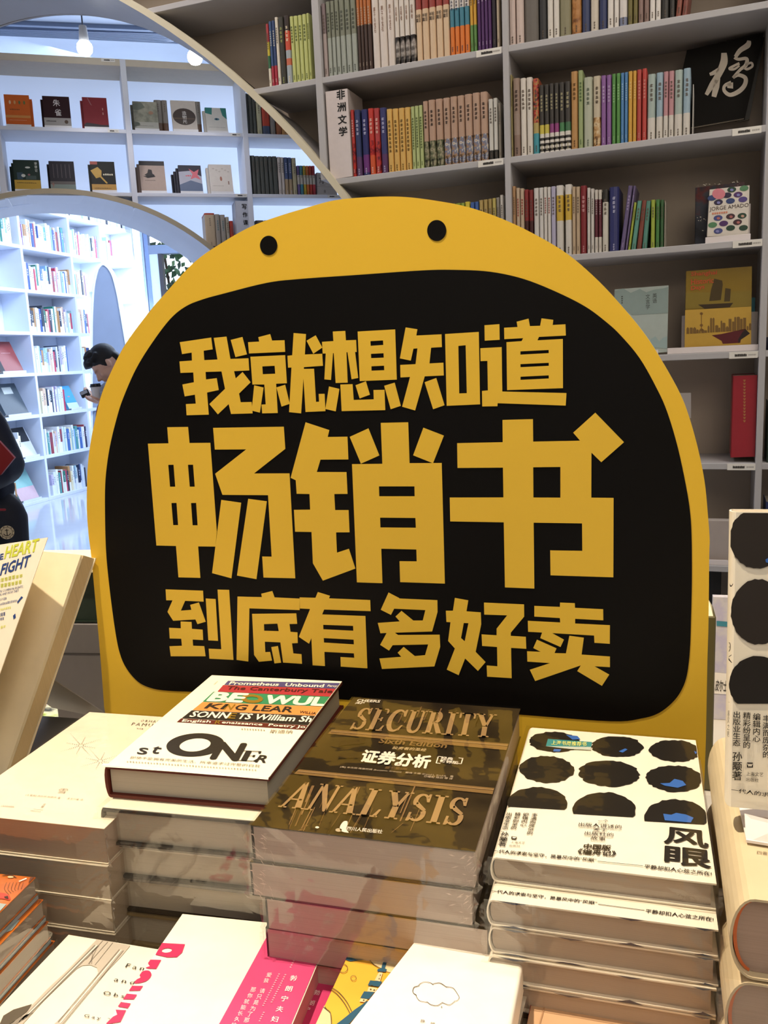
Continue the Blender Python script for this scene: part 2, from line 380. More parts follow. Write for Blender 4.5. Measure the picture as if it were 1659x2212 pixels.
def shelf_label(bc, F, x0, x1, z, off=-.0018):
    mb = MB(); mb.box(F, x0, x1, off - .0008, off, z - .0185, z - .001, LAB)
    w = x1 - x0; zz = z - .010; r = random.Random(int(x0 * 1000))
    x = x0 + w * .2
    while x < x0 + w * .62:
        d_ = w * .035; mb.box(F, x, x + d_ * .85, off - .0011, off - .0008, zz - .0035, zz + .0035 * r.uniform(.6, 1), INK); x += d_
    x = x0 + w * .68
    while x < x0 + w * .93:
        d_ = w * .03; mb.box(F, x, x + d_ * .5, off - .0011, off - .0008, zz - .002, zz + .002, mat('8a8580', .6)); x += d_
    mb.build('shelf_label', bc)
def solve_x(F, x, z, off):
    s_ = F.hit(x, 600, off)[0]
    for _ in range(6):
        y = px(F.pt(s_, off, z))[1]; s_ = F.hit(x, y, off)[0]
    return s_
for zi, xa, xb in ((3, 1029, 1083), (4, 1033, 1087), (4, 1582, 1645), (5, 1583, 1647), (6, 1575, 1637), (7, 1571, 1632)):
    z = LV1[zi]; shelf_label(bc1, F1, solve_x(F1, xa, z, 0), solve_x(F1, xb, z, 0), z)

# ---------------------------------------------------------------- bookcase 2 (display wall with the second arch)
A2c, A2r = (-.200, 1.085), 1.209
def z_arch2(x): return A2c[1] + math.sqrt(max(A2r ** 2 - (x - A2c[0]) ** 2, 0)) if abs(x - A2c[0]) < A2r else 0
bc2 = empty('bookcase', F2.pt(1.5, .1, 0), 'white display bookcase of the next room with a low arch cut in it', 'bookcase')
fr2 = [(A2c[0] + A2r, 0)] + arc_pts(0, 180, 73, A2c, A2r) + [(A2c[0] - A2r, 0)]
R2c, R2r = (-.262, 1.03), 1.262
re2 = [(R2c[0] + R2r, 0)] + arc_pts(0, 180, 73, R2c, R2r) + [(R2c[0] - R2r, 0)]
SH2 = mat('dfe0e6', .45, 'wall', bump=.02)
mb = MB()
for i in range(len(fr2) - 1):
    a, b, c, d = fr2[i], fr2[i + 1], re2[i + 1], re2[i]
    mb.face([F2.pt(a[0], 0, a[1]), F2.pt(b[0], 0, b[1]), F2.pt(c[0], .6, c[1]), F2.pt(d[0], .6, d[1])], SH2)
    k = 1.012
    o = lambda p, y: F2.pt(A2c[0] + (p[0] - A2c[0]) * k, y, A2c[1] + (p[1] - A2c[1]) * k if p[1] > A2c[1] else p[1])
    mb.face([o(a, 0), o(d, .6), o(c, .6), o(b, 0)], SH2)
mb.build('arch_panel', bc2, smooth=True)
mb = MB()
def rg2(p, dr, off):
    if p[1] <= A2c[1]: return F2.pt(p[0] + math.copysign(dr, p[0] - A2c[0]), off, p[1])
    v = Vector((p[0] - A2c[0], p[1] - A2c[1])).normalized(); return F2.pt(p[0] + v.x * dr, off, p[1] + v.y * dr)
for i in range(len(fr2) - 1):
    a, b = fr2[i], fr2[i + 1]
    mb.prism([rg2(a, 0, -.01), rg2(b, 0, -.01), rg2(b, 0, .02), rg2(a, 0, .02)], [rg2(a, .026, -.01), rg2(b, .026, -.01), rg2(b, .026, .02), rg2(a, .026, .02)], mat('b9a98c', .5))
mb.build('arch_trim', bc2)
X2L, X2R, D2 = -1.8, 3.4, .25
ACR = mat('dfe4ee', .6); _nt = bpy.data.materials.new('frosted_panel'); _nt.use_nodes = True; _n = _nt.node_tree
for _x in list(_n.nodes): _n.nodes.remove(_x)
_o = _n.nodes.new('ShaderNodeOutputMaterial'); _d = _n.nodes.new('ShaderNodeBsdfDiffuse'); _t = _n.nodes.new('ShaderNodeBsdfTranslucent'); _m = _n.nodes.new('ShaderNodeMixShader')
_d.inputs[0].default_value = lin('dcdfe8'); _t.inputs[0].default_value = lin('e6ecf8'); _m.inputs[0].default_value = .55
_n.links.new(_d.outputs[0], _m.inputs[1]); _n.links.new(_t.outputs[0], _m.inputs[2]); _n.links.new(_m.outputs[0], _o.inputs[0])
for off, cv, nm in ((D2, fr2, 'back_panel'),):
    mb = MB(); cc = [p for p in cv]
    ring_ = [(X2L, 0), (X2L, 3.0), (X2R, 3.0), (X2R, 0)] + cc
    V, T = tess(ring_)
    mb.geo([F2.pt(p.x, off, p.y) for p in V], T, _nt)
    mb.build(nm, bc2)
LV2 = [2.985, 2.63, 2.305, 1.97, 1.635, 1.30, .96, .62, .28]
for z in LV2:
    segs = [(X2L, X2R)]
    if z < A2c[1] + A2r:
        hw = math.sqrt(A2r ** 2 - (z - A2c[1]) ** 2) if z > A2c[1] else A2r
        segs = [(X2L, A2c[0] - hw - .01), (A2c[0] + hw + .01, X2R)]
    for s0, s1 in segs:
        mb = MB(); mb.bbox(F2, s0, s1, 0, .6 if z > 2.9 else D2, z - (.035 if z > 2.9 else .02), z, mat('cfc2ac', .5) if z > 2.9 else SH2, .0015); mb.build('shelf', bc2)
for u in (-1.78, -1.12, -.470, .193, .826, 1.47, 2.1, 2.73, 3.37):
    zs = z_arch2(u + .015); mb = MB(); mb.bbox(F2, u, u + .03, -.002, D2, zs, 2.985, SH2, .0015); mb.build('upright', bc2)

# ---------------------------------------------------------------- bookcase 3 (far room)
SH3 = mat('e4ebf8', .45, 'wall', bump=.02)
bc3 = empty('bookcase', F3.pt(0, .1, 0), 'long white bookcase along the bright far room', 'bookcase')
LV3 = [3.50, 3.085, 2.665, 2.222, 1.79, 1.365, .93, .485, .035]
for z in LV3:
    mb = MB(); mb.bbox(F3, -4.2, 2.2 if z > 2.3 else 1.03, 0, .3, z - .035, z, SH3, .002); mb.build('shelf', bc3)
    if z < 2.3: mb = MB(); mb.bbox(F3, 1.75, 2.2, 0, .3, z - .035, z, SH3, .002); mb.build('shelf', bc3)
for u in (-4.2, -3.3, -2.45, -1.6, -.95, -.065, .805, 1.44, 2.17):
    mb = MB(); mb.bbox(F3, u, u + .035, -.003, .3, 0 if u != 1.44 else 2.3, 3.7, SH3, .002); mb.build('upright', bc3)
mb = MB(); mb.box(F3, -4.2, 2.2, .3, .33, 0, CEIL, SH3); mb.box(F3, -4.2, 2.2, 0, .3, 3.7, CEIL, SH3); mb.build('back_panel', bc3)
mb = MB(); mb.box(F3, -6.5, -4.2, 0, .3, 0, CEIL, WHITE_PAINT); struct('wall_side', mb)
# arched portal standing out of the shelves
FP = Frame(Vector((0, 10.24, 0)), W.ex, W.ey, Z)
po = [(198.5, 1000), (198, 850), (198, 754), (198.5, 690), (202, 625), (209, 588), (215, 576), (222, 571), (229, 574), (237, 583), (245, 600), (254, 636), (261, 676), (271, 736), (282, 800), (296, 880), (312, 960), (318, 1000)]
pp = spline(po, 4, False); pw = [FP.hit(*p) for p in pp]
pw = [(pw[0][0], 0)] + pw + [(pw[-1][0], 0)]
pt_ = empty('wall_arch', FP.pt(pw[0][0], 0, 0), kind='structure')
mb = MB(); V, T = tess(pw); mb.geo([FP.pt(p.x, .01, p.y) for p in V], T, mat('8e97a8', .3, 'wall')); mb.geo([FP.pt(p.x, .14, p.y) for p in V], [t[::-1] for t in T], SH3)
for i in range(len(pw) - 1):
    a, b = pw[i], pw[i + 1]; mb.face([FP.pt(a[0], .01, a[1]), FP.pt(b[0], .01, b[1]), FP.pt(b[0], .14, b[1]), FP.pt(a[0], .14, a[1])], SH3)
mb.build('arch_infill', pt_)
mb = MB(); mb.tube([FP.pt(a, 0, b) for a, b in pw], .013, mat('f4f7ff', .4), 6); mb.build('arch_rim', pt_)

# hanging spotlights over the display wall
def pendant(x, y, Y, label, rod=True):
    d = ray(x, y); P = CAM + d * (Y / d.y)
    t = empty('pendant_spotlight', P + Z * .1, label, 'lamp', 'spotlights over the display bookcase')
    m = mat('d5d8de', .4); mb = MB(); mb.tube([P + Z * .03, P + Z * .10], [.024, .018], m, 14); mb.build('lamp_head', t)
    mb = MB(); mb.tube([P + Z * z_ for z_ in (-.036, -.03, -.018, 0, .018, .03, .036)], [.008, .024, .034, .038, .034, .024, .008], mat('ffffff', .5, 'emit', strength=25.0), 16); mb.build('bulb', t)
    mb = MB(); mb.tube([P + Z * .10, Vector((P.x, P.y, CEIL))], .004, mat('6f7788', .5), 6); mb.build('cord', t)
    lamp('pendant_beam', 'SPOT', P - Z * .02, P + Vector((.0, .4, -2.0)), 14, (.95, .92, 1.0), .05, spot=2.2, blend=.8)
pendant(183, 104, 4.55, 'glowing white spotlight hanging above the display bookcase, left one')
pendant(421, 124, 4.70, 'glowing white spotlight beside the arch edge, right one')

# ================================================================== SHELF BOOKS
ORD = ['first', 'second', 'third', 'fourth', 'fifth', 'sixth', 'seventh', 'eighth', 'ninth', 'tenth', 'eleventh', 'twelfth', 'thirteenth', 'fourteenth', 'fifteenth', 'sixteenth', 'seventeenth', 'eighteenth', 'nineteenth', 'twentieth']
def ordw(i):
    if i < 20: return ORD[i]
    t = {2: 'twenty', 3: 'thirty', 4: 'forty'}[(i + 1) // 10]
    return (t[:-1] + 'ieth') if (i + 1) % 10 == 0 else t + '-' + ORD[(i + 1) % 10 - 1]
def glyph(mb, F, x0, x1, z0, z1, y, m, r):     # one small dense mark (lettering too small to read)
    w, h = x1 - x0, z1 - z0
    for k in range(3):
        a = z0 + h * (.08 + .33 * k); mb.box(F, x0 + w * r.uniform(0, .2), x1 - w * r.uniform(0, .2), y - .0003, y, a, a + h * .16, m)
    c = x0 + w * r.uniform(.35, .55); mb.box(F, c, c + w * .14, y - .0003, y, z0, z1, m)
def soft(c, k=.12):
    v = [int(c[i:i + 2], 16) for i in (0, 2, 4)]; g = (150, 144, 136)
    return ''.join('%02x' % int(a * (1 - k) + b * k) for a, b in zip(v, g))
def wbook(F, x0, x1, z0, h, bands, label, group, off=.012, depth=.135, ink='6b5d50', marks=(.62, .85), lean=0, text=None, r=None, name='book', pagesm=None, small=False):
    """bands: [(f0, f1, colour)] up the spine; lean = sideways shift of the top"""
    r = r or rnd; w = x1 - x0; g = .0006; x0 += g; x1 -= g; w = x1 - x0
    if lean:
        a = math.atan2(lean, h); ex = (F.ex * math.cos(a) - F.ez * math.sin(a)); ez = (F.ez * math.cos(a) + F.ex * math.sin(a))
        O = F.pt(x0, off, z0) + (F.ez * w * math.sin(a) if a > 0 else Vector()); B = Frame(O, ex, F.ey, ez)
    else: B = F.at(x0, off, z0)
    t = empty(name, F.pt((x0 + x1) / 2, off, z0), label, 'book', group)
    mb = MB(); bt = min(.0016, w * .12); n = 4; rd = min(.006, w * .28)
    prof = [(0, rd + .001)] + [(w / 2 - w / 2 * math.cos(math.pi * i / n), rd * (1 - math.sin(math.pi * i / n)) * .7) for i in range(1, n)] + [(w, rd + .001)]
    prof_in = [(w, rd + .004), (0, rd + .004)]
    for f0, f1, c in bands:
        m = c if isinstance(c, bpy.types.Material) else mat(soft(c), .45, 'paper')
        za, zb = h * f0, h * f1
        mb.prism([B.pt(x, y, za) for x, y in prof + prof_in], [B.pt(x, y, zb) for x, y in prof + prof_in], m)
        mb.box(B, 0, bt, rd + .003, depth, za, zb, m); mb.box(B, w - bt, w, rd + .003, depth, za, zb, m)
    mb.build('cover', t)
    if not small:
        mb = MB(); mb.box(B, bt, w - bt, rd + .004, depth - .003, .002, h - .003, pagesm or PAGES); mb.build('pages', t)
    if marks or text:
        mb = MB(); im = mat(ink, .5, 'plain')
        if text:
            s_, zt_, zb_, fx = text
            put_text(mb, s_, B.pt(w * (.5 - fx / 2), -.0004, h * zb_), B.pt(w * (.5 + fx / 2), -.0004, h * zb_), B.pt(w * (.5 - fx / 2), -.0004, h * zt_), im, bold=.01, res=1)
        if marks:
            gw = min(w * .5, .008); z = h * marks[1]; cx_ = w / 2
            while z > h * marks[0]:
                glyph(mb, B, cx_ - gw / 2, cx_ + gw / 2, z - gw * 1.0, z, -.0002, im, r); z -= gw * 1.45
            gw *= .6; z = h * .12
            for _ in range(3): glyph(mb, B, cx_ - gw / 2, cx_ + gw / 2, z - gw, z, -.0002, im, r); z -= gw * 1.3
        mb.build('spine_lettering', t, kind='stuff')
    return t
UPR = {id(F1): [(-.905, -.883), (-.335, -.3185), (.342, .359)], id(F2): [(u, u + .03) for u in (-1.12, -.470, .193, .826, 1.47)]}
def row(F, z, crp, items, where, group, off=.012, yb=None, **kw):
    ox, oy, s_ = crp; cnt = 0
    for i, it in enumerate(items):
        x0, x1, yt, cname, bands = it[:5]; opt = dict(kw); opt.update(it[5] if len(it) > 5 else {})
        xa = solve_x(F, ox + x0 / s_, z, off); xb = solve_x(F, ox + x1 / s_, z, off)
        for (u0, u1) in UPR.get(id(F), ()):
            if xa < u1 and xb > u0:
                if (xa + xb) / 2 > (u0 + u1) / 2: xa = max(xa, u1 + .0004)
                else: xb = min(xb, u0 - .0004)
        if xb - xa < .004: continue
        if yt is None: h = opt.pop('h', .22)
        else:
            h = F.hit(ox + (x0 + x1) / 2 / s_ - 3, oy + yt / s_, off)[1] - z; opt.pop('h', 0)
        if not isinstance(bands, list): bands = [(0, 1, bands)]
        wbook(F, xa, xb, z + .0004, h, bands, f'{cname} book, {ordw(i)} from left, {where}', group, off=off, **opt)
def rep(xs, yts, cname, bands, opt=None):
    out = []
    for i in range(len(xs) - 1):
        yt = yts if not isinstance(yts, (list, tuple)) else yts[i]
        out.append((xs[i], xs[i + 1] - 1, yt, cname, bands, opt or {}))
    return out
C2 = (500, 0, 2.765); C3 = (1060, 0, 2.77)
# bay left of the first upright
row(F1, 2.185, C2, [
    (226, 242, 140, 'red, yellow and green striped', [(0, .3, 'efe6cf'), (.3, .5, '2f6a44'), (.5, .72, 'd8c23a'), (.72, 1, 'b5323a')]),
    (243, 260, 125, 'blue with red foot', [(0, .32, 'b02a3c'), (.32, 1, '35507f')], {'ink': 'e6e0d0'}),
    (261, 279, 120, 'navy with red foot', [(0, .32, 'b02a3c'), (.32, 1, '2b3f70')], {'ink': 'e6e0d0'}),
    (280, 298, 100, 'slim cream white', 'e9dfcd'), (299, 330, 98, 'thick charcoal', '35332c', {'ink': 'a8b060'}),
    (331, 366, 90, 'black, red and pale blue', [(0, .28, 'a9b3b8'), (.28, .38, 'd0694a'), (.38, .5, 'a9b3b8'), (.5, .78, 'd5492f'), (.78, 1, '2e211e')], {'ink': 'f3e3c0'}),
] + rep([367, 390, 415, 440, 467, 484], [95, 92, 88, 82, 76], 'lime green', 'c9cf7c', {'ink': '4d5a2a'}),
    'short shelf by the arch', 'books on the short shelf beside the arch')
T3 = [(0, .38, 'ea7a2c'), (.38, .62, '3d7f95'), (.62, 1, 'e6dfd8')]
row(F1, 2.185, C2, rep([538, 555, 581], None, 'mauve grey', [(0, .6, 'b3a29e'), (.6, 1, '857375')], {'h': .205}) +
    rep([582, 608, 632, 658, 690, 724, 758], None, 'grey green', [(0, .52, 'aab0a6'), (.52, 1, '858a78')], {'h': .208, 'ink': '51564a'}) +
    rep([761, 781, 801, 822, 845], None, 'dark brown with orange head', [(0, .62, '42302a'), (.62, 1, 'c26c33')], {'h': .205, 'ink': 'c9b8a0'}) +
    rep([848, 890, 937, 981], None, 'thick white', 'e9ddd2', {'h': .215, 'text': ('狮\n子\n与\n宝\n石', .78, .46, .28), 'marks': None, 'ink': '8a6248'}) +
    rep([982, 1010, 1041, 1071, 1106], None, 'white with black swoosh', [(0, .02, 'e9ddd2'), (.02, .36, mat('e9ddd2', .45, 'art', cols=['201c1a', '28221f', 'e9ddd2', 'e9ddd2'], scale=18)), (.36, 1, 'eadfd4')], {'h': .212, 'text': ('诠\n释\n者', .74, .56, .4), 'marks': None, 'ink': '8a6248'}) +
    rep([1108, 1144, 1186, 1227, 1268, 1307], None, 'peach with dark red head', [(0, .66, 'e6c6a0'), (.66, 1, '9c3c35')], {'h': .21, 'text': ('半轮\n黄日', .60, .50, .8), 'marks': None, 'ink': '2a1c14'}) +
    rep([1309, 1337, 1366, 1396, 1427], None, 'white, teal and orange', T3, {'h': .2, 'ink': '4d4d60'}) +
    rep([1428, 1449, 1469], None, 'amber with green foot', [(0, .36, '5c8a44'), (.36, 1, 'd9a233')], {'h': .2}) +
    rep([1472, 1494, 1515, 1536, 1557], None, 'deep purple', '4c2560', {'h': .205, 'ink': 'c7b3d0'}) +
    [(1558, 1584, None, 'black', '1c1420', {'h': .205}), (1586, 1604, None, 'beige', 'c8b49a', {'h': .2})],
    'middle bay top shelf', 'books on the top shelf of the middle bay')
RN = lambda c, b: [(0, .3, b), (.3, 1, c)]
PT = mat('b59d86', .5, 'art', cols=['3a2a22', 'b08a62', '5b6f92', 'd8cbb8', '7a4a34'], scale=60)
PT2 = mat('8a8478', .5, 'art', cols=['23241f', '5d6244', 'a59c80', '2c2a26'], scale=70)
row(F1, 1.893, C2, [
    (727, 747, 655, 'red', [(0, .5, mat('c23a30', .4, 'art', cols=['c23a30', 'c23a30', '5a2030', 'c9402c'], scale=50)), (.5, 1, 'bf3631')], {'ink': 'e8c8c0'}),
    (748, 782, 655, 'dull navy', [(0, .3, '5a3a66'), (.3, 1, '303a66')], {'ink': 'c8c8e0'}),
    (788, 827, 652, 'dark blue with purple foot', [(0, .05, '262a66'), (.05, .32, '6a2d7a'), (.32, 1, '262a66')], {'ink': 'c8c8e0'}),
    (829, 862, 646, 'bright red with orange foot', [(0, .3, 'd8532a'), (.3, .52, mat('c8352c', .4, 'art', cols=['c8352c', 'c8352c', '7a2028', 'c8352c'], scale=50)), (.52, 1, 'c8352c')], {'ink': 'f0d0c0'}),
    (864, 896, 645, 'red with dark branches', [(0, .5, mat('c04038', .4, 'art', cols=['c04038', 'c04038', '5a2030', 'c04038'], scale=50)), (.5, 1, 'b83a3c')], {'ink': 'f0d0c0'}),
    (898, 936, 642, 'indigo', [(0, .3, '55305e'), (.3, 1, '33366c')], {'ink': 'c8c8e0'})] +
    rep([938, 973, 1009, 1045, 1080], [650, 648, 644, 640], 'golden yellow', 'e6b65e', {'ink': '6a5020', 'marks': (.35, .82)}) +
    rep([1082, 1105, 1129, 1152], [636, 632, 628], 'light green', 'b9c683', {'ink': '4d5a2a', 'marks': (.35, .82)}) +
    rep([1154, 1184, 1227, 1271], [604, 596, 590], 'dusty pink with dark painted foot', [(0, .4, PT2), (.4, 1, 'bf9b83')], {'ink': '30241e'}) +
    rep([1272, 1314, 1357, 1399, 1445, 1491, 1536], [584, 576, 570, 562, 554, 548], 'dusty pink with painted figures at foot', [(0, .4, PT), (.4, 1, 'c09c84')], {'ink': '30241e'}) +
    [(1540, 1567, 592, 'black and white', [(0, .16, '26231f'), (.16, 1, 'd9d5cc')]), (1569, 1594, 586, 'slim white and black', [(0, .16, '26231f'), (.16, 1, 'd9d5cc')]), (1597, 1614, 615, 'grey beige', '8d8476')],
    'right of the white box', 'books beside the white shelf box')
row(F1, 1.613, (500, 0, 2.765), [
    (1300, 1322, 1222, 'olive green', '8d9840'), (1324, 1345, 1216, 'moss green', '93a046'), (1347, 1378, 1214, 'grass green', '8ea440'), (1379, 1401, 1212, 'leaf green', '8ea440'),
    (1403, 1432, 1205, 'bright yellow', 'dfc93c'), (1434, 1459, 1208, 'cobalt blue', '3a5ea6'), (1461, 1484, 1205, 'royal blue', '3a5ea6'),
    (1486, 1511, 1196, 'straw tan', 'b59a58'), (1513, 1537, 1192, 'wheat tan', 'b59a58'), (1539, 1562, 1188, 'dark tan', 'a88e50'), (1564, 1586, 1184, 'olive yellow', 'bfae5c'), (1588, 1608, 1180, 'grey', '908a80'), (1610, 1630, 1165, 'tall white', 'dcd6cc')],
    'just above the sign', 'books just above the sign')
row(F1, 2.185, C3, [
    (106, 150, None, 'thick pale pink', 'd9c3b8', {'h': .2}), (152, 200, None, 'second thick pale pink', 'd9c3b8', {'h': .2}), (203, 287, None, 'very thick plain grey', '6e6861', {'h': .2, 'marks': None}),
    (290, 337, None, 'black speckled', '2b2a2c', {'h': .22}), (339, 374, None, 'white', 'e6dfd4', {'h': .21}), (376, 411, None, 'clean white', 'e6dfd4', {'h': .21}), (412, 481, None, 'thick olive grey', '8d8768', {'h': .2}),
    (483, 543, None, 'thick amber brown', mat('a06a3a', .4, 'art', cols=['6d4426', 'a8713c', 'b98550', '7f5230'], scale=40), {'h': .205}),
    (545, 594, None, 'navy', '303a60', {'h': .2}), (596, 646, None, 'cream', 'd8cdb8', {'h': .21}), (648, 696, None, 'dark navy', '28315c', {'h': .2}), (698, 735, None, 'tall white', 'e9e2d9', {'h': .22}), (737, 767, None, 'slim white', 'e9e2d9', {'h': .22}),
    (768, 818, None, 'white with slate foot', [(0, .12, '79819c'), (.12, 1, 'e3dcd6')], {'h': .2}), (820, 849, None, 'olive brown', '6f6430', {'h': .2}), (851, 880, None, 'bronze brown', '6f6430', {'h': .2}),
    (882, 914, None, 'taupe', '8c7066', {'h': .2}), (916, 948, None, 'dark taupe', '856a60', {'h': .2}), (950, 984, None, 'bright white', 'eae2da', {'h': .2}), (986, 1018, None, 'snow white', 'eae2da', {'h': .2}),
    (1020, 1066, None, 'black', '2c2a28', {'h': .2}), (1068, 1102, None, 'ink black', '2a2826', {'h': .2}), (1104, 1138, None, 'brick red', '8a4a3a', {'h': .2, 'lean': .02}), (1141, 1176, None, 'dark brick red', '7d4034', {'h': .2, 'lean': .02})],
    'right bay top shelf', 'books on the top shelf of the right bay')
ST = [(0, .03, 'e6e0d6'), (.03, .07, '2a2725'), (.07, .11, 'e6e0d6'), (.11, .15, '2a2725'), (.15, .19, 'e6e0d6'), (.19, .23, '2a2725'), (.23, .29, 'e6e0d6')]
def stripes(c): return ST + [(.29, .42, c), (.42, 1, '34302c')]
W2 = lambda c, w='ddd6ca', f=.34: [(0, f, w), (f, 1, c)]
row(F1, 1.893, C3, [
    (113, 135, 448, 'slim mustard', '9f915c'), (137, 180, 468, 'mauve brown', [(0, .28, '8d7365'), (.28, .55, 'a08a7c'), (.55, 1, '9a8272')], {'ink': '40302a'}),
    (182, 216, 468, 'white', 'e8e0d4'), (218, 254, 463, 'second white', 'e8e0d4'),
    (256, 291, 470, 'red and black with teal foot', [(0, .28, '3e97a6'), (.28, .42, 'b8a05c'), (.42, 1, mat('b8413a', .4, 'art', cols=['241f1e', 'c4453c', 'b58a50', '2a2422'], scale=90))]),
    (293, 322, 510, 'black with yellow band, striped foot', stripes('d7c64a'), {'ink': 'b9b088'}), (323, 352, 506, 'dark with yellow band, striped foot', stripes('cfc04a'), {'ink': 'b9b088'}),
    (353, 381, 500, 'black with purple band, striped foot', stripes('8d3a7a'), {'ink': 'b9b088'}), (382, 410, 497, 'dark with magenta band, striped foot', stripes('93397a'), {'ink': 'b9b088'}),
    (411, 443, 493, 'black with green band, striped foot', stripes('3f7d4a'), {'ink': 'b9b088'}), (444, 480, 488, 'dark with deep green band, striped foot', stripes('3a6f48'), {'ink': 'b9b088'}),
    (481, 522, 428, 'tall orange tan', 'c08c50', {'ink': '6a4a20'}), (524, 553, 422, 'tall leaf green', '9aab72', {'ink': '4d6a3a'}), (555, 610, 463, 'thick pale sage', 'b9bda6', {'ink': '5d6a5a'}),
    (612, 658, 456, 'beige with picture foot', [(0, .42, mat('b08a5a', .5, 'art', cols=['5a3a20', 'b98d58', 'd6c19a', '8a5d34'], scale=60)), (.42, 1, 'cdbfa4')], {'ink': '4a382a'}),
    (660, 690, 453, 'purple', '8a5a9c', {'ink': 'c9b3d3'}), (692, 722, 450, 'violet', '8a5a9c', {'ink': 'c9b3d3'}), (724, 748, 444, 'green', '4f8d40', {'ink': 'a9d39a'}), (750, 775, 440, 'fresh green', '4f8d40', {'ink': 'a9d39a'}),
    (776, 798, 438, 'blue', '4a82b8', {'ink': 'b0cfe6'}), (799, 820, 434, 'sky blue', '4a82b8', {'ink': 'b0cfe6'}), (821, 847, 428, 'amber', 'd9a038', {'ink': 'f0d38a'}), (848, 871, 425, 'orange yellow', 'd9a038', {'ink': 'f0d38a'}),
    (872, 901, 418, 'red', 'b83c36', {'ink': 'e09a8c'}), (903, 932, 412, 'bright red', 'c03a32', {'ink': 'e09a8c'}),
    (934, 984, 445, 'pale aqua', W2('a9bab2')), (987, 1029, 436, 'pale blue', W2('9ab4c2')), (1030, 1060, 430, 'dusty pink', W2('c48c92')), (1061, 1094, 426, 'rose pink', W2('c48c92')), (1095, 1145, 420, 'grey aqua', W2('a9bab2')), (1147, 1192, 410, 'grey blue', W2('9ab4c2'))],
    'right bay second shelf', 'books on the second shelf of the right bay')
row(F1, 1.613, C3, [
    (130, 155, 1115, 'tan orange', 'bb8e62'), (157, 180, 1125, 'beige with red title', 'c9b095', {'ink': 'a02a2a'}), (181, 205, 1128, 'sand with red title', 'c9b095', {'ink': 'a02a2a'}), (206, 232, 1135, 'black and dark red', [(0, .55, '3a1414'), (.55, 1, '8a2222')]), (233, 259, 1137, 'maroon black', [(0, .55, '3a1414'), (.55, 1, '7a2020')]),
    (261, 292, 1126, 'white', 'dcd8d2'), (293, 319, 1124, 'plain white', 'dcd8d2'), (320, 341, 1120, 'white with two red stamps', [(0, .17, '262320'), (.17, 1, 'e0dad2')], {'ink': 'a03028'}), (342, 363, 1120, 'white with red stamps', [(0, .17, '262320'), (.17, 1, 'e0dad2')], {'ink': 'a03028'}),
    (364, 391, 1116, 'pale lavender', 'b9b4d0'), (393, 436, 1110, 'white with yellow label', [(0, .5, 'dcd6cc'), (.5, .86, 'd8b23c'), (.86, 1, 'e6e0d8')]), (446, 487, 1104, 'tall white with yellow label', [(0, .5, 'dcd6cc'), (.5, .86, 'd8b23c'), (.86, 1, 'e6e0d8')]),
    (488, 510, 1118, 'beige', 'c4aa88'), (511, 536, 1118, 'warm beige', 'c4aa88'), (537, 574, 1112, 'dark crimson', '7d1c22', {'ink': 'd8a0a0'}), (577, 597, 1125, 'slim white', 'd6d0c8'), (599, 620, 1130, 'thin white', 'd6d0c8'),
    (622, 643, 1137, 'white with wine band', [(0, .25, 'd8d0c4'), (.25, .85, '5a1c2a'), (.85, 1, 'd8d0c4')], {'ink': 'c8b8b8'}), (644, 665, 1137, 'white with dark wine band', [(0, .25, 'd8d0c4'), (.25, .85, '5a1c2a'), (.85, 1, 'd8d0c4')], {'ink': 'c8b8b8'}),
    (667, 704, 1135, 'black and white', [(0, .8, 'd8d2c4'), (.8, 1, '26241f')]), (707, 766, 1120, 'very thick navy blue', '282c66', {'ink': 'c8c8e0'}),
    (772, 800, 1116, 'leaning grey purple', '64557f', {'lean': .022, 'ink': 'b8a8d0'}), (803, 818, 1116, 'leaning slate purple', '64557f', {'lean': .022, 'ink': 'b8a8d0'}),
    (820, 836, 1215, 'leaning yellow green', 'a5b23c', {'lean': .016}), (839, 868, 1206, 'leaning teal', '5a9a88', {'lean': .016}), (871, 902, 1203, 'leaning rust red', '7d3a2c', {'lean': .014}), (904, 934, 1206, 'leaning sea green', '4f8a7a', {'lean': .010}),
    (956, 982, 1197, 'acid green', 'a0b23a'), (985, 1010, 1195, 'forest green', '3f7a38'), (1012, 1034, 1197, 'dark green', '2f5a30')],
    'right bay third shelf', 'books on the third shelf of the right bay')

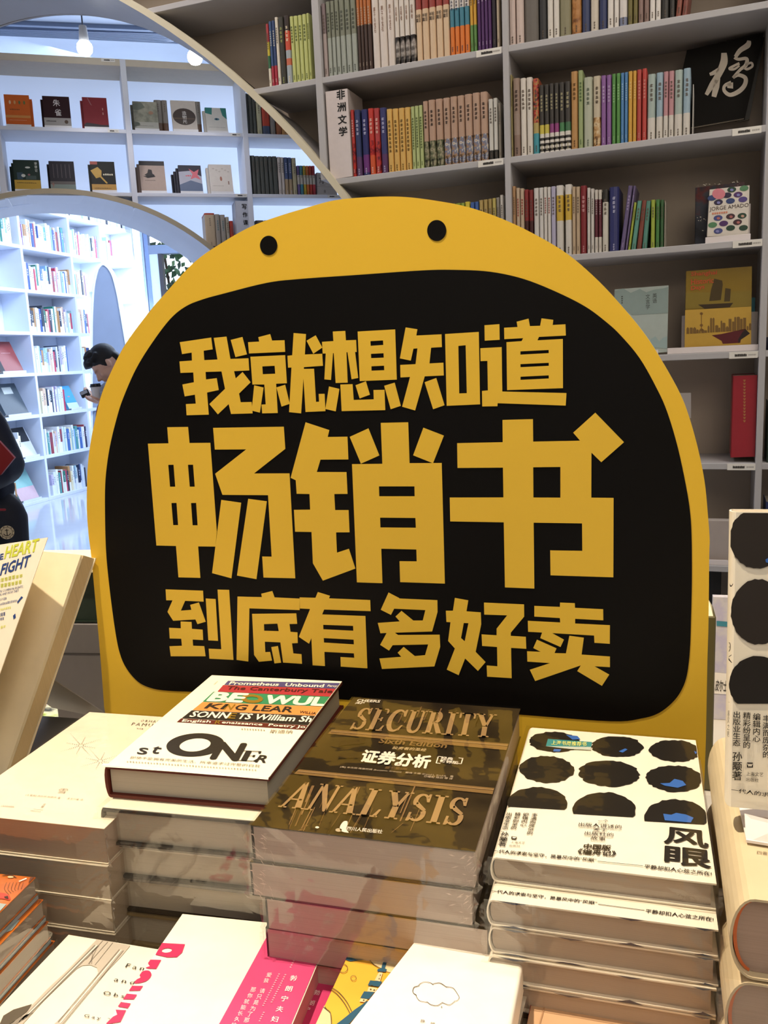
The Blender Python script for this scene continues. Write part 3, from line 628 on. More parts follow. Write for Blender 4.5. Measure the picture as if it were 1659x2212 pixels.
# ------------------------------------------------ standing display books and boxes on shelves
def quadbook(F, c4, off, th, z0, name, label, group, cover, cat='book', art=None, lip=None, pages=True, crp=(0, 0, 1), sidec=None):
    """a face-out book: corners TL TR BR BL in pixels on the plane ey=off; extruded back by th"""
    ox, oy, s_ = crp; P = [F.hit(ox + x / s_, oy + y / s_, off) for x, y in c4]
    dz = z0 - min(P[2][1], P[3][1]) if z0 is not None else 0
    for (u0, u1) in UPR.get(id(F), ()):
        mid_ = sum(p[0] for p in P) / 4
        if mid_ > u1: P = [(max(x, u1 + .001), z) for x, z in P]
        elif mid_ < u0: P = [(min(x, u0 - .001), z) for x, z in P]
    P = [(x, z + dz) for x, z in P]
    t = empty(name, F.pt((P[2][0] + P[3][0]) / 2, off + th / 2, min(P[2][1], P[3][1])), label, cat, group)
    m = cover if isinstance(cover, bpy.types.Material) else mat(cover, .4, 'paper')
    fr_ = [F.pt(x, off, z) for x, z in P]; bk = [F.pt(x, off + .0015, z) for x, z in P]
    mb = MB(); mb.prism(bk[::-1], fr_[::-1], m)
    b0 = [F.pt(x, off + th - .0015, z) for x, z in P]; b1 = [F.pt(x, off + th, z) for x, z in P]
    mb.prism(b1[::-1], b0[::-1], m)
    cx_ = [(P[0][0] * .04 + P[1][0] * -.04, 0)]
    l = [F.pt(P[0][0], off, P[0][1]), F.pt(P[3][0], off, P[3][1]), F.pt(P[3][0], off + th, P[3][1]), F.pt(P[0][0], off + th, P[0][1])]
    l2 = [q + F.ex * .0015 for q in l]; mb.prism(l2, l, sidec or m)
    mb.build('cover', t)
    if pages:
        k = [(P[0][0] + .002, P[0][1] - .002), (P[1][0] - .002, P[1][1] - .002), (P[2][0] - .002, P[2][1] + .001), (P[3][0] + .002, P[3][1] + .001)]
        mb = MB(); mb.prism([F.pt(x, off + th - .0016, z) for x, z in k][::-1], [F.pt(x, off + .0016, z) for x, z in k][::-1], PAGES); mb.build('pages', t)
    if art: 
        mb = MB(); art(mb, crop(on_face(F, off - .0006), ox, oy, s_)); mb.build('cover_print', t, kind='stuff')
    return t, P
def q(mb, fn, pts, m): mb.face([fn(*p) for p in pts][::-1], m)
def ell(cx_, cy_, rx, ry, n=18, rot=0, jit=0, r=None):
    o = []
    for i in range(n):
        a = 2 * math.pi * i / n; k = 1 + (r.uniform(-jit, jit) if r else 0); x, y = rx * math.cos(a) * k, ry * math.sin(a) * k
        o.append((cx_ + x * math.cos(rot) - y * math.sin(rot), cy_ + x * math.sin(rot) + y * math.cos(rot)))
    return o
def stand(F, x0, x1, z, off, name, label, group, hb=.10, hl=.018, m=None, depth=.07):
    t = empty(name, F.pt((x0 + x1) / 2, off, z), label, 'book stand', group); m = m or mat('e9dfdc', .3)
    mb = MB(); mb.bbox(F, x0, x1, off - .012, off + depth, z + .0005, z + .002, m, .0004); mb.build('base', t)
    mb = MB(); mb.bbox(F, x0, x1, off - .013, off - .011, z + .0005, z + hl, m, .0004); mb.build('lip', t)
    mb = MB(); mb.bbox(F, x0 + (x1 - x0) * .15, x1, off + depth - .002, off + depth, z + .002, z + hb, m, .0004); mb.build('back_plate', t)
    return t
# the white bay marker box
def box_art(mb, fn):
    f5 = crop(on_face(F1, .005 - .0006), 520, 0, 5.029)
    for ch, (x0, x1, y0, y1) in zip('非洲文学', ((1045, 1132, 980, 1086), (1052, 1141, 1117, 1216), (1060, 1150, 1250, 1352), (1070, 1157, 1380, 1480))):
        put_text(mb, ch, f5(x0, y1), f5(x1, y1 - 14), f5(x0 - 4, y0 + 6), mat('161412', .5), bold=.035, res=3)
t, P = quadbook(F1, [(558, 520), (690, 500), (720, 1025), (590, 1046)], .005, .12, 1.8936, 'marker_box', 'white shelf marker box with four large black characters', None, mat('dcd0cc', .5, 'paper'), cat='box', art=box_art, pages=False, crp=C2)
mb = MB(); pr = [F1.pt(P[1][0], .006, P[1][1]), F1.pt(P[2][0], .006, P[2][1]), F1.pt(P[2][0], .124, P[2][1]), F1.pt(P[1][0], .124, P[1][1])]
mb.prism(pr, [p - F1.ex * .0015 for p in pr], mat('b5aaa4', .5)); pr = [F1.pt(P[0][0], .0065, P[0][1] - .0004), F1.pt(P[1][0], .0065, P[1][1] - .0004), F1.pt(P[1][0], .118, P[1][1] - .0004), F1.pt(P[0][0], .118, P[0][1] - .0004)]
mb.prism([p - Z * .0015 for p in pr], pr, mat('b5aaa4', .5)); mb.build('side_panel', t)
# black calligraphy book
CB = (1450, 60, 7.938)
def brush(mb, fn, pts, ws, m):
    n = len(pts); 
    sp = spline(pts, 6, False); 
    for i in range(len(sp) - 1):
        u0, u1 = i / (len(sp) - 1), (i + 1) / (len(sp) - 1)
        wf = lambda u: np.interp(u, np.linspace(0, 1, len(ws)), ws)
        a, b = Vector(sp[i]), Vector(sp[i + 1]); d0 = (Vector(sp[min(i + 1, len(sp) - 1)]) - Vector(sp[max(i - 1, 0)])); d1 = (Vector(sp[min(i + 2, len(sp) - 1)]) - a)
        n0 = Vector((-d0.y, d0.x)).normalized() * wf(u0) / 2; n1 = Vector((-d1.y, d1.x)).normalized() * wf(u1) / 2
        pts4 = [a - n0, b - n1, b + n1, a + n0]; mb.face([fn(p.x, p.y) for p in pts4], m)
def calli(mb, fn):
    m = mat('e8dccb', .6, 'paper')
    brush(mb, fn, [(905, 430), (900, 600), (800, 820), (700, 980), (600, 1150)], [90, 130, 110, 100, 60], m)
    brush(mb, fn, [(660, 800), (730, 770), (830, 690)], [50, 70, 40], m)
    brush(mb, fn, [(800, 850), (770, 1010), (730, 1185)], [80, 110, 80], m)
    brush(mb, fn, [(1335, 220), (1310, 300), (1180, 390), (1100, 500)], [60, 100, 80, 60], m)
    brush(mb, fn, [(1085, 505), (1150, 540), (1290, 530), (1280, 640), (1180, 720), (1060, 860)], [60, 50, 60, 70, 50, 50], m)
    brush(mb, fn, [(1170, 610), (1100, 640), (1000, 700), (1080, 710), (1170, 650)], [50, 40, 50, 40, 30], m)
    brush(mb, fn, [(1270, 640), (1370, 600), (1390, 660), (1300, 710), (1240, 680)], [40, 40, 40, 45, 30], m)
    brush(mb, fn, [(1060, 860), (1150, 810), (1270, 860), (1260, 980), (1160, 1090), (1010, 1150), (910, 1080), (920, 990), (1030, 950)], [40, 60, 70, 75, 80, 70, 60, 50, 90], m)
    brush(mb, fn, [(960, 990), (1060, 990)], [80, 110], m)
t, P = quadbook(F1, [(268, 385), (1585, 85), (1262, 1545), (-40, 1775)], .155, .022, None, 'book', 'large black book with white brush calligraphy leaning on the right', None, mat('14110e', .5, 'paper', spec=.12), art=calli, crp=CB, sidec=mat('14110e', .5))
t2, P2 = quadbook(F1, [(1400, 170), (1645, 150), (1340, 1570), (1100, 1600)], .185, .014, None, 'book', 'grey-edged black book standing behind the large calligraphy book', None, mat('2a2622', .4), crp=CB)
mb = MB(); x1_ = solve_x(F1, 1060 + 1205 / 2.77, 1.893, .02); mb.bbox(F1, x1_, x1_ + .002, .02, .14, 1.894, 2.02, mat('cfc9c0', .3), .0005); mb.build('bookend', label='thin white metal bookend right of the grey blue book', cat='bookend')
mb = MB(); x1_ = solve_x(F1, 1060 + 1038 / 2.77, 1.613, .02); mb.bbox(F1, x1_, x1_ + .002, .02, .14, 1.614, 1.735, mat('b9b0a0', .3), .0005); mb.build('bookend', label='thin grey bookend right of the dark green book', cat='bookend')
# JORGE AMADO book, black sparkly book behind
CJ = (1420, 380, 6.94)
def jorge(mb, fn):
    r = random.Random(3)
    put_text(mb, 'JORGE AMADO', fn(782, 545), fn(1368, 480), fn(782, 470), mat('4a3a34', .6), res=2)
    for (x, y) in ((915, 395), (1095, 375), (1282, 352), (1115, 205), (1300, 185), (1210, 280), (1045, 290), (910, 630), (1097, 607), (1270, 597), (828, 735), (993, 713), (1202, 692), (912, 825), (1097, 780), (1290, 778), (820, 330)):
        c = r.choice(['4a5088', '5a4a8a', '4a3038', '38304a', '2f4a3a', '3a4a7a', '56356a', '5a8a62'])
        poly(mb, fn, ell(x, y, 68, 42, 16, -.15), [], mat(c, .5)); poly(mb, crop(on_face(F1, .03 - .0009), CJ[0], CJ[1], CJ[2]), ell(x + r.uniform(-15, 15), y + 5, 26, 20, 10), [], mat(r.choice(['b8706a', '8a8ac0', 'c9a08a', c]), .5))
    poly(mb, crop(on_face(F1, .03 - .0012), CJ[0], CJ[1], CJ[2]), ell(920, 268, 98, 80, 20), [], mat('dd8590', .5))
    for i in range(7): q(mb, fn, [(820 + i * 34, 553 - i * 3.5), (846 + i * 34, 550 - i * 3.5), (846 + i * 34, 578 - i * 3.5), (820 + i * 34, 581 - i * 3.5)], mat('d98a6a', .5))
t, P = quadbook(F1, [(782, 205), (1382, 140), (1362, 880), (740, 910)], .03, .018, None, 'book', 'white book patterned with dark oval pictures and a pink dot', None, mat('e3dacd', .35, 'paper'), art=jorge, crp=CJ)
t, P2 = quadbook(F1, [(572, 105), (1310, 12), (1300, 930), (560, 995)], .075, .02, 1.6135, 'book', 'dark book in crinkled plastic behind the oval-patterned book', None, mat('2b2d33', .25, 'art', cols=['1c1d22', '2c2e36', '34363e', '5a1f1c', '23242a'], scale=14), crp=CJ)
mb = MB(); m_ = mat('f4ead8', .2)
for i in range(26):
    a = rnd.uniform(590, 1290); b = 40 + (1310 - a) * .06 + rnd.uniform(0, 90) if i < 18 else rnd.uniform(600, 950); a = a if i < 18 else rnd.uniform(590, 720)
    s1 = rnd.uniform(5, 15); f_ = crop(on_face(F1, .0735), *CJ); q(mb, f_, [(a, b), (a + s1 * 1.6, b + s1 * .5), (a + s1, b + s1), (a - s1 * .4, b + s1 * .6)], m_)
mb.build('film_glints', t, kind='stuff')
xa, xb = solve_x(F1, 1420 + 718 / 6.94, 1.613, .016), solve_x(F1, 1420 + 1396 / 6.94, 1.613, .016)
stand(F1, xa, xb, 1.613, .03, 'book_stand', 'white lipped stand under the oval-patterned book', 'white display stands', hb=.1, hl=.017, depth=.04)
# pale landscape book and golden junk book
CG = (1200, 480, 3.57)
def pale(mb, fn):
    poly(mb, fn, [(455, 530), (520, 510), (580, 545), (650, 515), (700, 540), (760, 520), (830, 510), (868, 500), (866, 700), (590, 715), (458, 610)], [], mat('93a49e', .6, 'paper'))
    poly(mb, fn, [(720, 965), (735, 900), (770, 880), (800, 920), (830, 890), (862, 880), (860, 975)], [], mat('a3b8b6', .6))
    m = mat('4a4e4a', .6); f2 = crop(on_face(F1, .04 - .0009), *CG)
    for s_, x, y, hh in (('英\n语', 748, 625, 75), ('文\n言\n学', 695, 672, 115)): put_text(mb, s_, f2(x, y), f2(x + 34, y - 3), f2(x, y - hh), m, res=1)
    for i in range(4): q(mb, f2, [(508, 570 + i * 16), (518, 569 + i * 16), (518, 578 + i * 16), (508, 579 + i * 16)], m)
quadbook(F1, [(455, 497), (872, 465), (860, 980), (440, 1012)], .04, .012, 1.3265, 'book', 'pale green book with misty hills beside the yellow sign', None, mat('b3beb6', .5, 'paper'), art=pale, crp=CG)
def junk(mb, fn):
    f2 = crop(on_face(F1, .035 - .0009), *CG); d = mat('4a3a18', .5)
    poly(mb, fn, [(1000, 678), (1510, 650), (1508, 942), (995, 965)], [], mat('c9a040', .45, 'paper'))
    poly(mb, fn, [(1005, 545), (1512, 530), (1510, 650), (1002, 668)], [], mat('8a7428', .5, 'paper'))
    poly(mb, f2, [(1225, 435), (1285, 450), (1290, 480), (1275, 600), (1185, 608), (1200, 520)], [], d); poly(mb, f2, [(1310, 508), (1352, 515), (1345, 610), (1300, 612)], [], d)
    poly(mb, f2, [(1100, 636), (1370, 622), (1345, 655), (1150, 668)], [], mat('3a2a12', .5))
    r = random.Random(5); x = 1010
    while x < 1495:
        w = r.uniform(12, 26); h = r.uniform(25, 110) if 1150 < x < 1450 else r.uniform(15, 50); b = 862 - (x - 1000) * .06
        poly(mb, f2, [(x, b), (x, b - h), (x + w * .5, b - h - r.uniform(0, 15)), (x + w, b - h), (x + w, b)], [], mat('7d5d2c', .5)); x += w + r.uniform(0, 5)
    for y in (705, 795, 830): poly(mb, f2, ell(1125, y, 13, 11), [], mat('8a6430', .5))
    poly(mb, f2, [(1122, 700), (1128, 700), (1128, 840), (1122, 840)], [], mat('8a6430', .5))
    poly(mb, f2, [(1205, 872), (1280, 862), (1460, 822), (1500, 858), (1430, 900), (1425, 930), (1290, 938), (1280, 915)], [], mat('5c1a20', .5)); poly(mb, crop(on_face(F1, .035 - .0012), *CG), [(1440, 850), (1465, 825), (1500, 858), (1430, 905), (1412, 935), (1408, 905)], [], mat('2a1a18', .5))
    rd = mat('c8542c', .5)
    for s_, x, y, w in (('Shanghai', 1045, 425, 200), ('Historic', 1045, 482, 175), ('Days', 1045, 535, 105)): put_text(mb, s_, f2(x, y), f2(x + w, y - 14), f2(x, y - 42), rd, bold=.02)
quadbook(F1, [(1005, 378), (1515, 340), (1508, 942), (995, 965)], .035, .02, None, 'book', 'golden album with a sailing junk over a city skyline', None, mat('8f7326', .3, 'paper'), art=junk, crp=CG, sidec=mat('6f5a20', .4))
xa, xb = solve_x(F1, 1200 + 862 / 3.57, 1.325, .02), solve_x(F1, 1200 + 1563 / 3.57, 1.325, .02)
stand(F1, xa, xb, 1.325, .035, 'book_stand', 'wide white stand holding the golden album', 'white display stands', hb=.105, hl=.017, depth=.05)
mb = MB(); mb.box(F1, .315, .333, .085, .10, 1.328, 1.468, mat('3a7f92', .5)); mb.build('book', label='slim teal book peeking out behind the golden album', cat='book')
xa2 = solve_x(F1, 1200 + 792 / 3.57, 1.325, .02)
stand(F1, xa2 - .2, xa2, 1.325, .03, 'book_stand', 'white stand under the pale green book, half behind the sign', 'white display stands', hb=.06, hl=.014, depth=.03)
# thick red book and little white card on the lower shelf
def redart(mb, fn):
    m = mat('c08a50', .5); y = 1215
    r = random.Random(9)
    while y < 1545:
        q(mb, fn, [(1447, y), (1467, y), (1467, y + 5), (1447, y + 5)], m); q(mb, fn, [(1450, y + 9), (1464, y + 9), (1464, y + 13), (1450, y + 13)], m); q(mb, fn, [(1455, y), (1459, y), (1459, y + 15), (1455, y + 15)], m); y += 24
quadbook(F1, [(1368, 1185), (1560, 1178), (1545, 1808), (1350, 1815)], .02, .15, None, 'book', 'thick tall crimson red book alone on the low shelf', None, mat('a02632', .35, 'paper'), art=redart, crp=CG)
quadbook(F1, [(900, 1318), (1045, 1316), (1045, 1510), (900, 1520)], .10, .004, None, 'card', 'small white card behind the right edge of the sign', None, mat('cfc8c4', .5), cat='card', pages=False, crp=CG)
# neighbours seen past the last upright
row(F1, 1.022, (0, 0, 1), [(1656, 1690, 868, 'dark green', '3a5244')], 'past the last upright, low shelf', 'books past the last upright')
row(F1, .73, (0, 0, 1), [(1650, 1700, 1086, 'blue', '34427a')], 'past the last upright, lowest shelf', 'books past the last upright')
row(F1, 1.325, (0, 0, 1), [(1660, 1676, 728, 'navy', '34427a')], 'past the last upright, middle shelf', 'books past the last upright')
row(F1, 1.893, (0, 0, 1), [(1668, 1690, 88, 'mustard', '9a8438')], 'past the last upright, high shelf', 'books past the last upright')

# ================================================================== DISPLAY BOOKCASE CONTENTS (bookcase 2)
CD = (0, 0, 2.9625)
def dart(bands, marks=None):
    """cover print: list of (v0, v1, colour) strips in cover fractions and extra drawings"""
    def f(mb, fn): pass
    return f
def facebook(c4, z, cover, name_label, extra=None, behind=None, th=.018, n=1, off=.05, F=F2, crp=CD, group='face-out books on the display wall', lip=True, gid=''):
    """leaning face-out book on a lipped stand, plus copies tucked behind"""
    ox, oy, s_ = crp
    P = [F.hit(ox + x / s_, oy + y / s_, off) for x, y in c4]
    x0 = (P[3][0] + P[0][0]) / 2; w = max(((P[1][0] - P[0][0]) + (P[2][0] - P[3][0])) / 2, .05); sh = (P[0][0] - P[3][0])
    h = (P[0][1] + P[1][1]) / 2 - (z + .004)
    tilt = math.radians(14); zz = Vector((0, 0, math.cos(tilt))) + F.ey * math.sin(tilt); 
    for k in range(n):
        dx, dy = (-.012 * k, max(.03, th * 1.3) * k) if k else (0, 0)
        if behind == 'right': dx = -dx
        B = Frame(F.pt(P[3][0] + dx, off + dy, z + .0045 + th * math.sin(tilt)), (F.ex), zz.cross(F.ex) * -1, zz)
        B.ey = F.ex.cross(zz) * -1
        if B.ey.dot(F.ey) < 0: B.ey = -B.ey
        shx = 0
        lab = name_label if k == 0 else (ORD[k - 1] + ' copy tucked behind the ' + name_label)
        t = empty('book', B.O + F.ex * w / 2, ' '.join(lab.split()[:16]), 'book', group)
        m = cover if isinstance(cover, bpy.types.Material) else mat(cover, .55, 'paper', spec=.2)
        hh = h * .97 / math.cos(tilt) - (.012 * k)
        mb = MB(); mb.box(B, 0, w, 0, .0012, 0, hh, m); mb.box(B, 0, w, th - .0012, th, 0, hh, m); mb.box(B, 0, .0012, .0012, th - .0012, 0, hh, m); mb.build('cover', t)
        mb = MB(); mb.box(B, .0013, w - .002, .0013, th - .0013, .001, hh - .002, PAGES_W); mb.build('pages', t)
        if extra and k == 0:
            mb = MB()
            uv = lambda u, v, lift=.0005: B.pt(u * w, -lift, v * hh)
            extra(mb, uv); mb.build('cover_print', t, kind='stuff')
    if lip:
        mx = mat('e4e2e0', .4); t = empty('book_stand', F.pt(P[3][0] + w * .5, off, z), 'small white lipped stand under the ' + ' '.join(name_label.split()[:9]), 'book stand', 'stands on the display wall')
        mb = MB(); mb.box(F, P[3][0], P[3][0] + w, off - .012, off + .09, z + .0004, z + .0025, mx); mb.build('base', t)
        mb = MB(); mb.box(F, P[3][0], P[3][0] + w, off - .014, off - .012, z + .0004, z + .018, mx); mb.build('lip', t)
def R4(mb, uv, u0, u1, v0, v1, m, l=.0005): mb.face([uv(u0, v0, l), uv(u1, v0, l), uv(u1, v1, l), uv(u0, v1, l)], m)
def E4(mb, uv, cu, cv, ru, rv, m, l=.0007, n=16): mb.face([uv(cu + ru * math.cos(2 * math.pi * i / n), cv + rv * math.sin(2 * math.pi * i / n), l) for i in range(n)], m)
def T4(mb, uv, s_, u0, u1, v0, v1, m, l=.0009): put_text(mb, s_, uv(u0, v0, l), uv(u1, v0, l), uv(u0, v1, l), m, bold=.01, res=1)
def M4(mb, uv, u0, u1, v, m, n=10, hgt=.02, seed=1):
    r = random.Random(seed); d = (u1 - u0) / n
    for i in range(n): R4(mb, uv, u0 + d * i, u0 + d * (i + .75), v, v + hgt * r.uniform(.7, 1), m, .0009)
zA, zB, zC = 2.63, 2.305, 1.97
def x_orange(mb, uv):
    m = mat('8a4a1c', .6); R4(mb, uv, 0, 1, .28, .36, mat('d89048', .5)); 
    for i in range(4): E4(mb, uv, .22 + .19 * i, .76, .04, .06, mat(['e8c8a0', 'd8a060', '5a6a3a', '6a7a40'][i], .5))
    M4(mb, uv, .2, .6, .52, m, 6, .04); M4(mb, uv, .15, .85, .2, mat('e8b890', .5), 12, .012, 2)
facebook([(10, 588), (172, 592), (200, 785), (38, 778)], zA, 'd9692a', 'bright orange book leaning face-out at far left of the display wall', x_orange, n=2, behind='right')
def x_zhu(mb, uv):
    m = mat('e2d8d4', .5); T4(mb, uv, '朱', .38, .64, .68, .9, m); T4(mb, uv, '雀', .42, .66, .38, .6, m); R4(mb, uv, 0, 1, 0, .32, mat('a8a19a', .5)); M4(mb, uv, .08, .45, .2, INK, 8, .03); E4(mb, uv, .82, .2, .07, .06, mat('5a4636', .5))
facebook([(265, 598), (434, 603), (462, 790), (284, 785)], zA, '33191c', 'dark maroon book with white brush title and pale paper band', x_zhu, n=2)
def x_red(mb, uv):
    R4(mb, uv, 0, 1, .0, .14, mat('2c2024', .5)); mb.face([uv(0, .14), uv(.1, .2), uv(.45, .17), uv(.8, .13)][::1], mat('2c2024', .5)); M4(mb, uv, .78, .84, .6, mat('c08a80', .5), 1, .1); M4(mb, uv, .78, .84, .46, mat('c08a80', .5), 1, .1)
    mb.face([uv(.2, .98), uv(.24, .98), uv(.38, .74), uv(.33, .76)], mat('a06a6a', .5))
facebook([(512, 605), (670, 610), (698, 800), (540, 795)], zA, '8c3338', 'dusty red book with a black foot beside the tall divider', x_red, n=2)
def x_sage(mb, uv):
    mb.face([uv(0, .3), uv(.2, .28), uv(.25, .2), uv(0, .12)], mat('4a6a4c', .5)); mb.face([uv(0, .9), uv(.35, .98), uv(.5, .8), uv(.2, .7), uv(0, .72)], mat('7c8070', .5)); E4(mb, uv, .72, .62, .1, .06, mat('b08a70', .6)); R4(mb, uv, 0, 1, 0, .3, mat('c0bcae', .5)); M4(mb, uv, .15, .8, .16, mat('8a867a', .5), 14, .02)
facebook([(835, 632), (985, 640), (1025, 815), (862, 808)], zA, mat('a3a08c', .5, 'art', cols=['8c8c7a', 'a8a490', 'b5b09c'], scale=30), 'sage green patterned book right of the tall divider', x_sage, n=2)
def x_circ(mb, uv):
    E4(mb, uv, .5, .48, .46, .27, mat('4e4038', .5), n=24); R4(mb, uv, .06, .94, .40, .44, mat('6d5a48', .5), .0008); m = mat('e4dcd2', .5); T4(mb, uv, '造\n物\n光', .42, .6, .26, .66, m, .0012)
facebook([(1085, 625), (1240, 632), (1272, 828), (1108, 822)], zA, 'd9cdbf', 'cream book with a big dark brown circle on its cover', x_circ, off=.04)
for i, (xa, xb, lb) in enumerate(((1002, 1050, 'grey brown thick book standing left of the circle cover'), (1050, 1086, 'taupe book just left of the circle cover'), (1245, 1262, 'narrow taupe book just right of the circle cover'), (1264, 1298, 'taupe book between circle cover and teal cover'))):
    a_, b_ = solve_x(F2, xa / 2.9625, zA, .1), solve_x(F2, xb / 2.9625, zA, .1)
    wbook(F2, a_, b_, zA + .0004, .185, [(0, .35, '6b4a34'), (.35, 1, '8f867c')], lb, 'taupe books around the circle cover', off=.1, marks=(.7, .9))
def x_teal(mb, uv):
    t = mat('3f8a80', .5); mb.face([uv(0, .78), uv(.3, .72), uv(.34, 1), uv(0, 1)], t); mb.face([uv(.72, 1), uv(.8, .7), uv(1, .55), uv(1, 1)], t); E4(mb, uv, .52, .55, .12, .045, mat('5a8a98', .5)); E4(mb, uv, .5, .55, .05, .03, mat('22303a', .5), .0009); M4(mb, uv, .12, .9, .22, mat('9a948c', .5), 14, .015)
facebook([(1298, 675), (1430, 682), (1465, 838), (1325, 832)], zA, 'e2dcd0', 'white book with teal corners and a small blue motif', x_teal, n=2)
def x_dg(mb, uv):
    R4(mb, uv, 0, 1, 0, .36, mat('b89230', .5)); w = mat('c8c8bc', .5); E4(mb, uv, .55, .76, .1, .03, w); E4(mb, uv, .36, .5, .08, .05, w); E4(mb, uv, .58, .53, .05, .03, mat('8a5a5a', .5)); T4(mb, uv, '喃\n喃\n记', .82, .92, .62, .94, w); R4(mb, uv, .12, .34, .38, .6, mat('2f4450', .5)); R4(mb, uv, .45, .85, .38, .5, mat('3a4a44', .5)); M4(mb, uv, .1, .85, .26, INK, 10, .02)
facebook([(78, 1008), (240, 1015), (270, 1200), (95, 1190)], zB, '27352c', 'dark green illustrated book with a mustard paper band', x_dg, n=3)
def x_dk(mb, uv):
    R4(mb, uv, 0, 1, 0, .24, mat('6f7a70', .5)); R4(mb, uv, 0, 1, .24, .34, mat('57504a', .5)); T4(mb, uv, '9', .06, .16, .12, .3, mat('8a5a48', .5)); 
    for i in range(5): R4(mb, uv, .15 + i * .16, .18 + i * .16, .45, .9, mat('453c3e', .5))
facebook([(305, 1018), (465, 1022), (490, 1208), (325, 1200)], zB, '2b272b', 'charcoal book with grey green foot in the left display bay', x_dk, n=2)
def x_yb(mb, uv):
    y = mat('c0952c', .5); mb.face([uv(0, .7), uv(.3, .82), uv(.45, .7), uv(.42, .5), uv(.2, .45)], y); mb.face([uv(.3, .55), uv(.42, .52), uv(.66, .3), uv(.6, .28)], y); R4(mb, uv, 0, 1, 0, .26, mat('b5862c', .5)); R4(mb, uv, 0, .3, .9, 1, mat('a8452c', .5)); M4(mb, uv, .5, .92, .55, mat('d0c8a8', .5), 5, .06); M4(mb, uv, .1, .8, .12, INK, 10, .02)
facebook([(568, 1022), (718, 1022), (755, 1208), (590, 1205)], zB, '26251f', 'black book with a yellow splash beside the tall divider', x_yb, n=2)
def x_hat(mb, uv):
    k = mat('2b2724', .5); R4(mb, uv, 0, 1, .86, 1, mat('37322f', .5)); mb.face([uv(.18, .56), uv(.3, .5), uv(.55, .5), uv(.58, .56), uv(.5, .6), uv(.48, .72), uv(.35, .74), uv(.3, .62)], k); mb.face([uv(.12, .52), uv(.3, .46), uv(.6, .5), uv(.6, .53)], k); M4(mb, uv, .18, .6, .38, mat('7a6a60', .5), 7, .02)
facebook([(885, 1018), (1040, 1020), (1075, 1215), (905, 1210)], zB, 'b5a091', 'tan book with a black hat drawing in the lower display row', x_hat, n=3, th=.02)
def x_star(mb, uv):
    mb.face([uv(0, 0), uv(1, 0), uv(1, .34), uv(.5, .46), uv(0, .3)], mat('56657f', .5)); mb.face([uv(0, .3), uv(.5, .46), uv(1, .34), uv(1, .6), uv(.5, .8), uv(0, .76)], mat('a9a8b2', .5)); p = mat('d0606a', .5)
    mb.face([uv(.45, .88, .0008), uv(.68, .76, .0008), uv(.9, .86, .0008), uv(.82, .66, .0008), uv(.96, .48, .0008), uv(.72, .56, .0008), uv(.5, .5, .0008), uv(.6, .68, .0008)], p); M4(mb, uv, .3, .55, .6, mat('d0505a', .5), 3, .05)
facebook([(1135, 1045), (1270, 1050), (1312, 1222), (1155, 1218)], zB, '3c3a42', 'grey blue book with a pink star shape', x_star, n=4)
def x_wh(mb, uv):
    E4(mb, uv, .5, .5, .05, .08, mat('a8705a', .5)); 
    for i in range(6): E4(mb, uv, .2 + .13 * i, .85 - .05 * (i % 3), .05, .02, mat('c0b4a4', .5))
    M4(mb, uv, .1, .6, .24, mat('a09484', .5), 8, .015); M4(mb, uv, .8, .86, .3, mat('8a6a5a', .5), 1, .16)
facebook([(1322, 1043), (1465, 1048), (1500, 1225), (1350, 1220)], zB, 'd8cfc2', 'white book with small red figure, right end of lower row', x_wh, n=2, th=.03)
G4 = '4d504a'
row(F2, zA, (520, 0, 5.029), [(48, 103, 1015, 'charcoal', G4), (104, 143, 1020, 'dark grey', G4), (144, 180, 1030, 'slate grey', G4), (186, 240, 1090, 'pale cream', 'cfc8a0', {'depth': .12}), (246, 327, 1150, 'red with blue foot', [(0, .3, '3f4c68'), (.3, 1, 'c8412a')], {'depth': .14}), (330, 384, 1180, 'grey tan', '8f867e'), (390, 450, 1190, 'rust brown', 'a05a34'), (452, 520, 1200, 'amber', 'c08a4a'), (524, 600, 1200, 'second grey', '7a746e')],
    'upper row past the arch edge', 'books upper row past the arch edge')
RB = lambda c: [(0, .36, c), (.36, .68, 'c9c0b2'), (.68, 1, c)]
row(F2, zB, (520, 0, 5.029), [(96, 136, 1688, 'charcoal', G4), (137, 180, 1690, 'dark grey', G4), (182, 227, 1695, 'slate', G4), (229, 273, 1697, 'stone grey', G4), (274, 318, 1697, 'deep grey', G4), (322, 364, 1698, 'iron grey', G4), (366, 416, 1698, 'ash grey', G4),
    (420, 456, 1705, 'slim white', 'd2c6bc'), (457, 489, 1708, 'thin white', 'd2c6bc'), (491, 532, 1710, 'navy and tan', [(0, .42, 'b39874'), (.42, 1, '46557c')], {'ink': 'd0d0e0'}), (533, 573, 1712, 'blue and tan', [(0, .42, 'b39874'), (.42, 1, '46557c')], {'ink': 'd0d0e0'}), (575, 622, 1716, 'pale straw', 'bdb28c'),
    (626, 655, 1800, 'violet banded', RB('6a5a94')), (656, 690, 1800, 'teal banded', RB('3f8494')), (692, 722, 1800, 'yellow banded', RB('c8ac34')), (724, 755, 1802, 'orange banded', RB('d06a2c')), (757, 788, 1802, 'vermilion banded', RB('c03a2c')), (789, 822, 1802, 'scarlet banded', RB('b0323a'))],
    'lower row past the arch edge', 'books lower row past the arch edge')
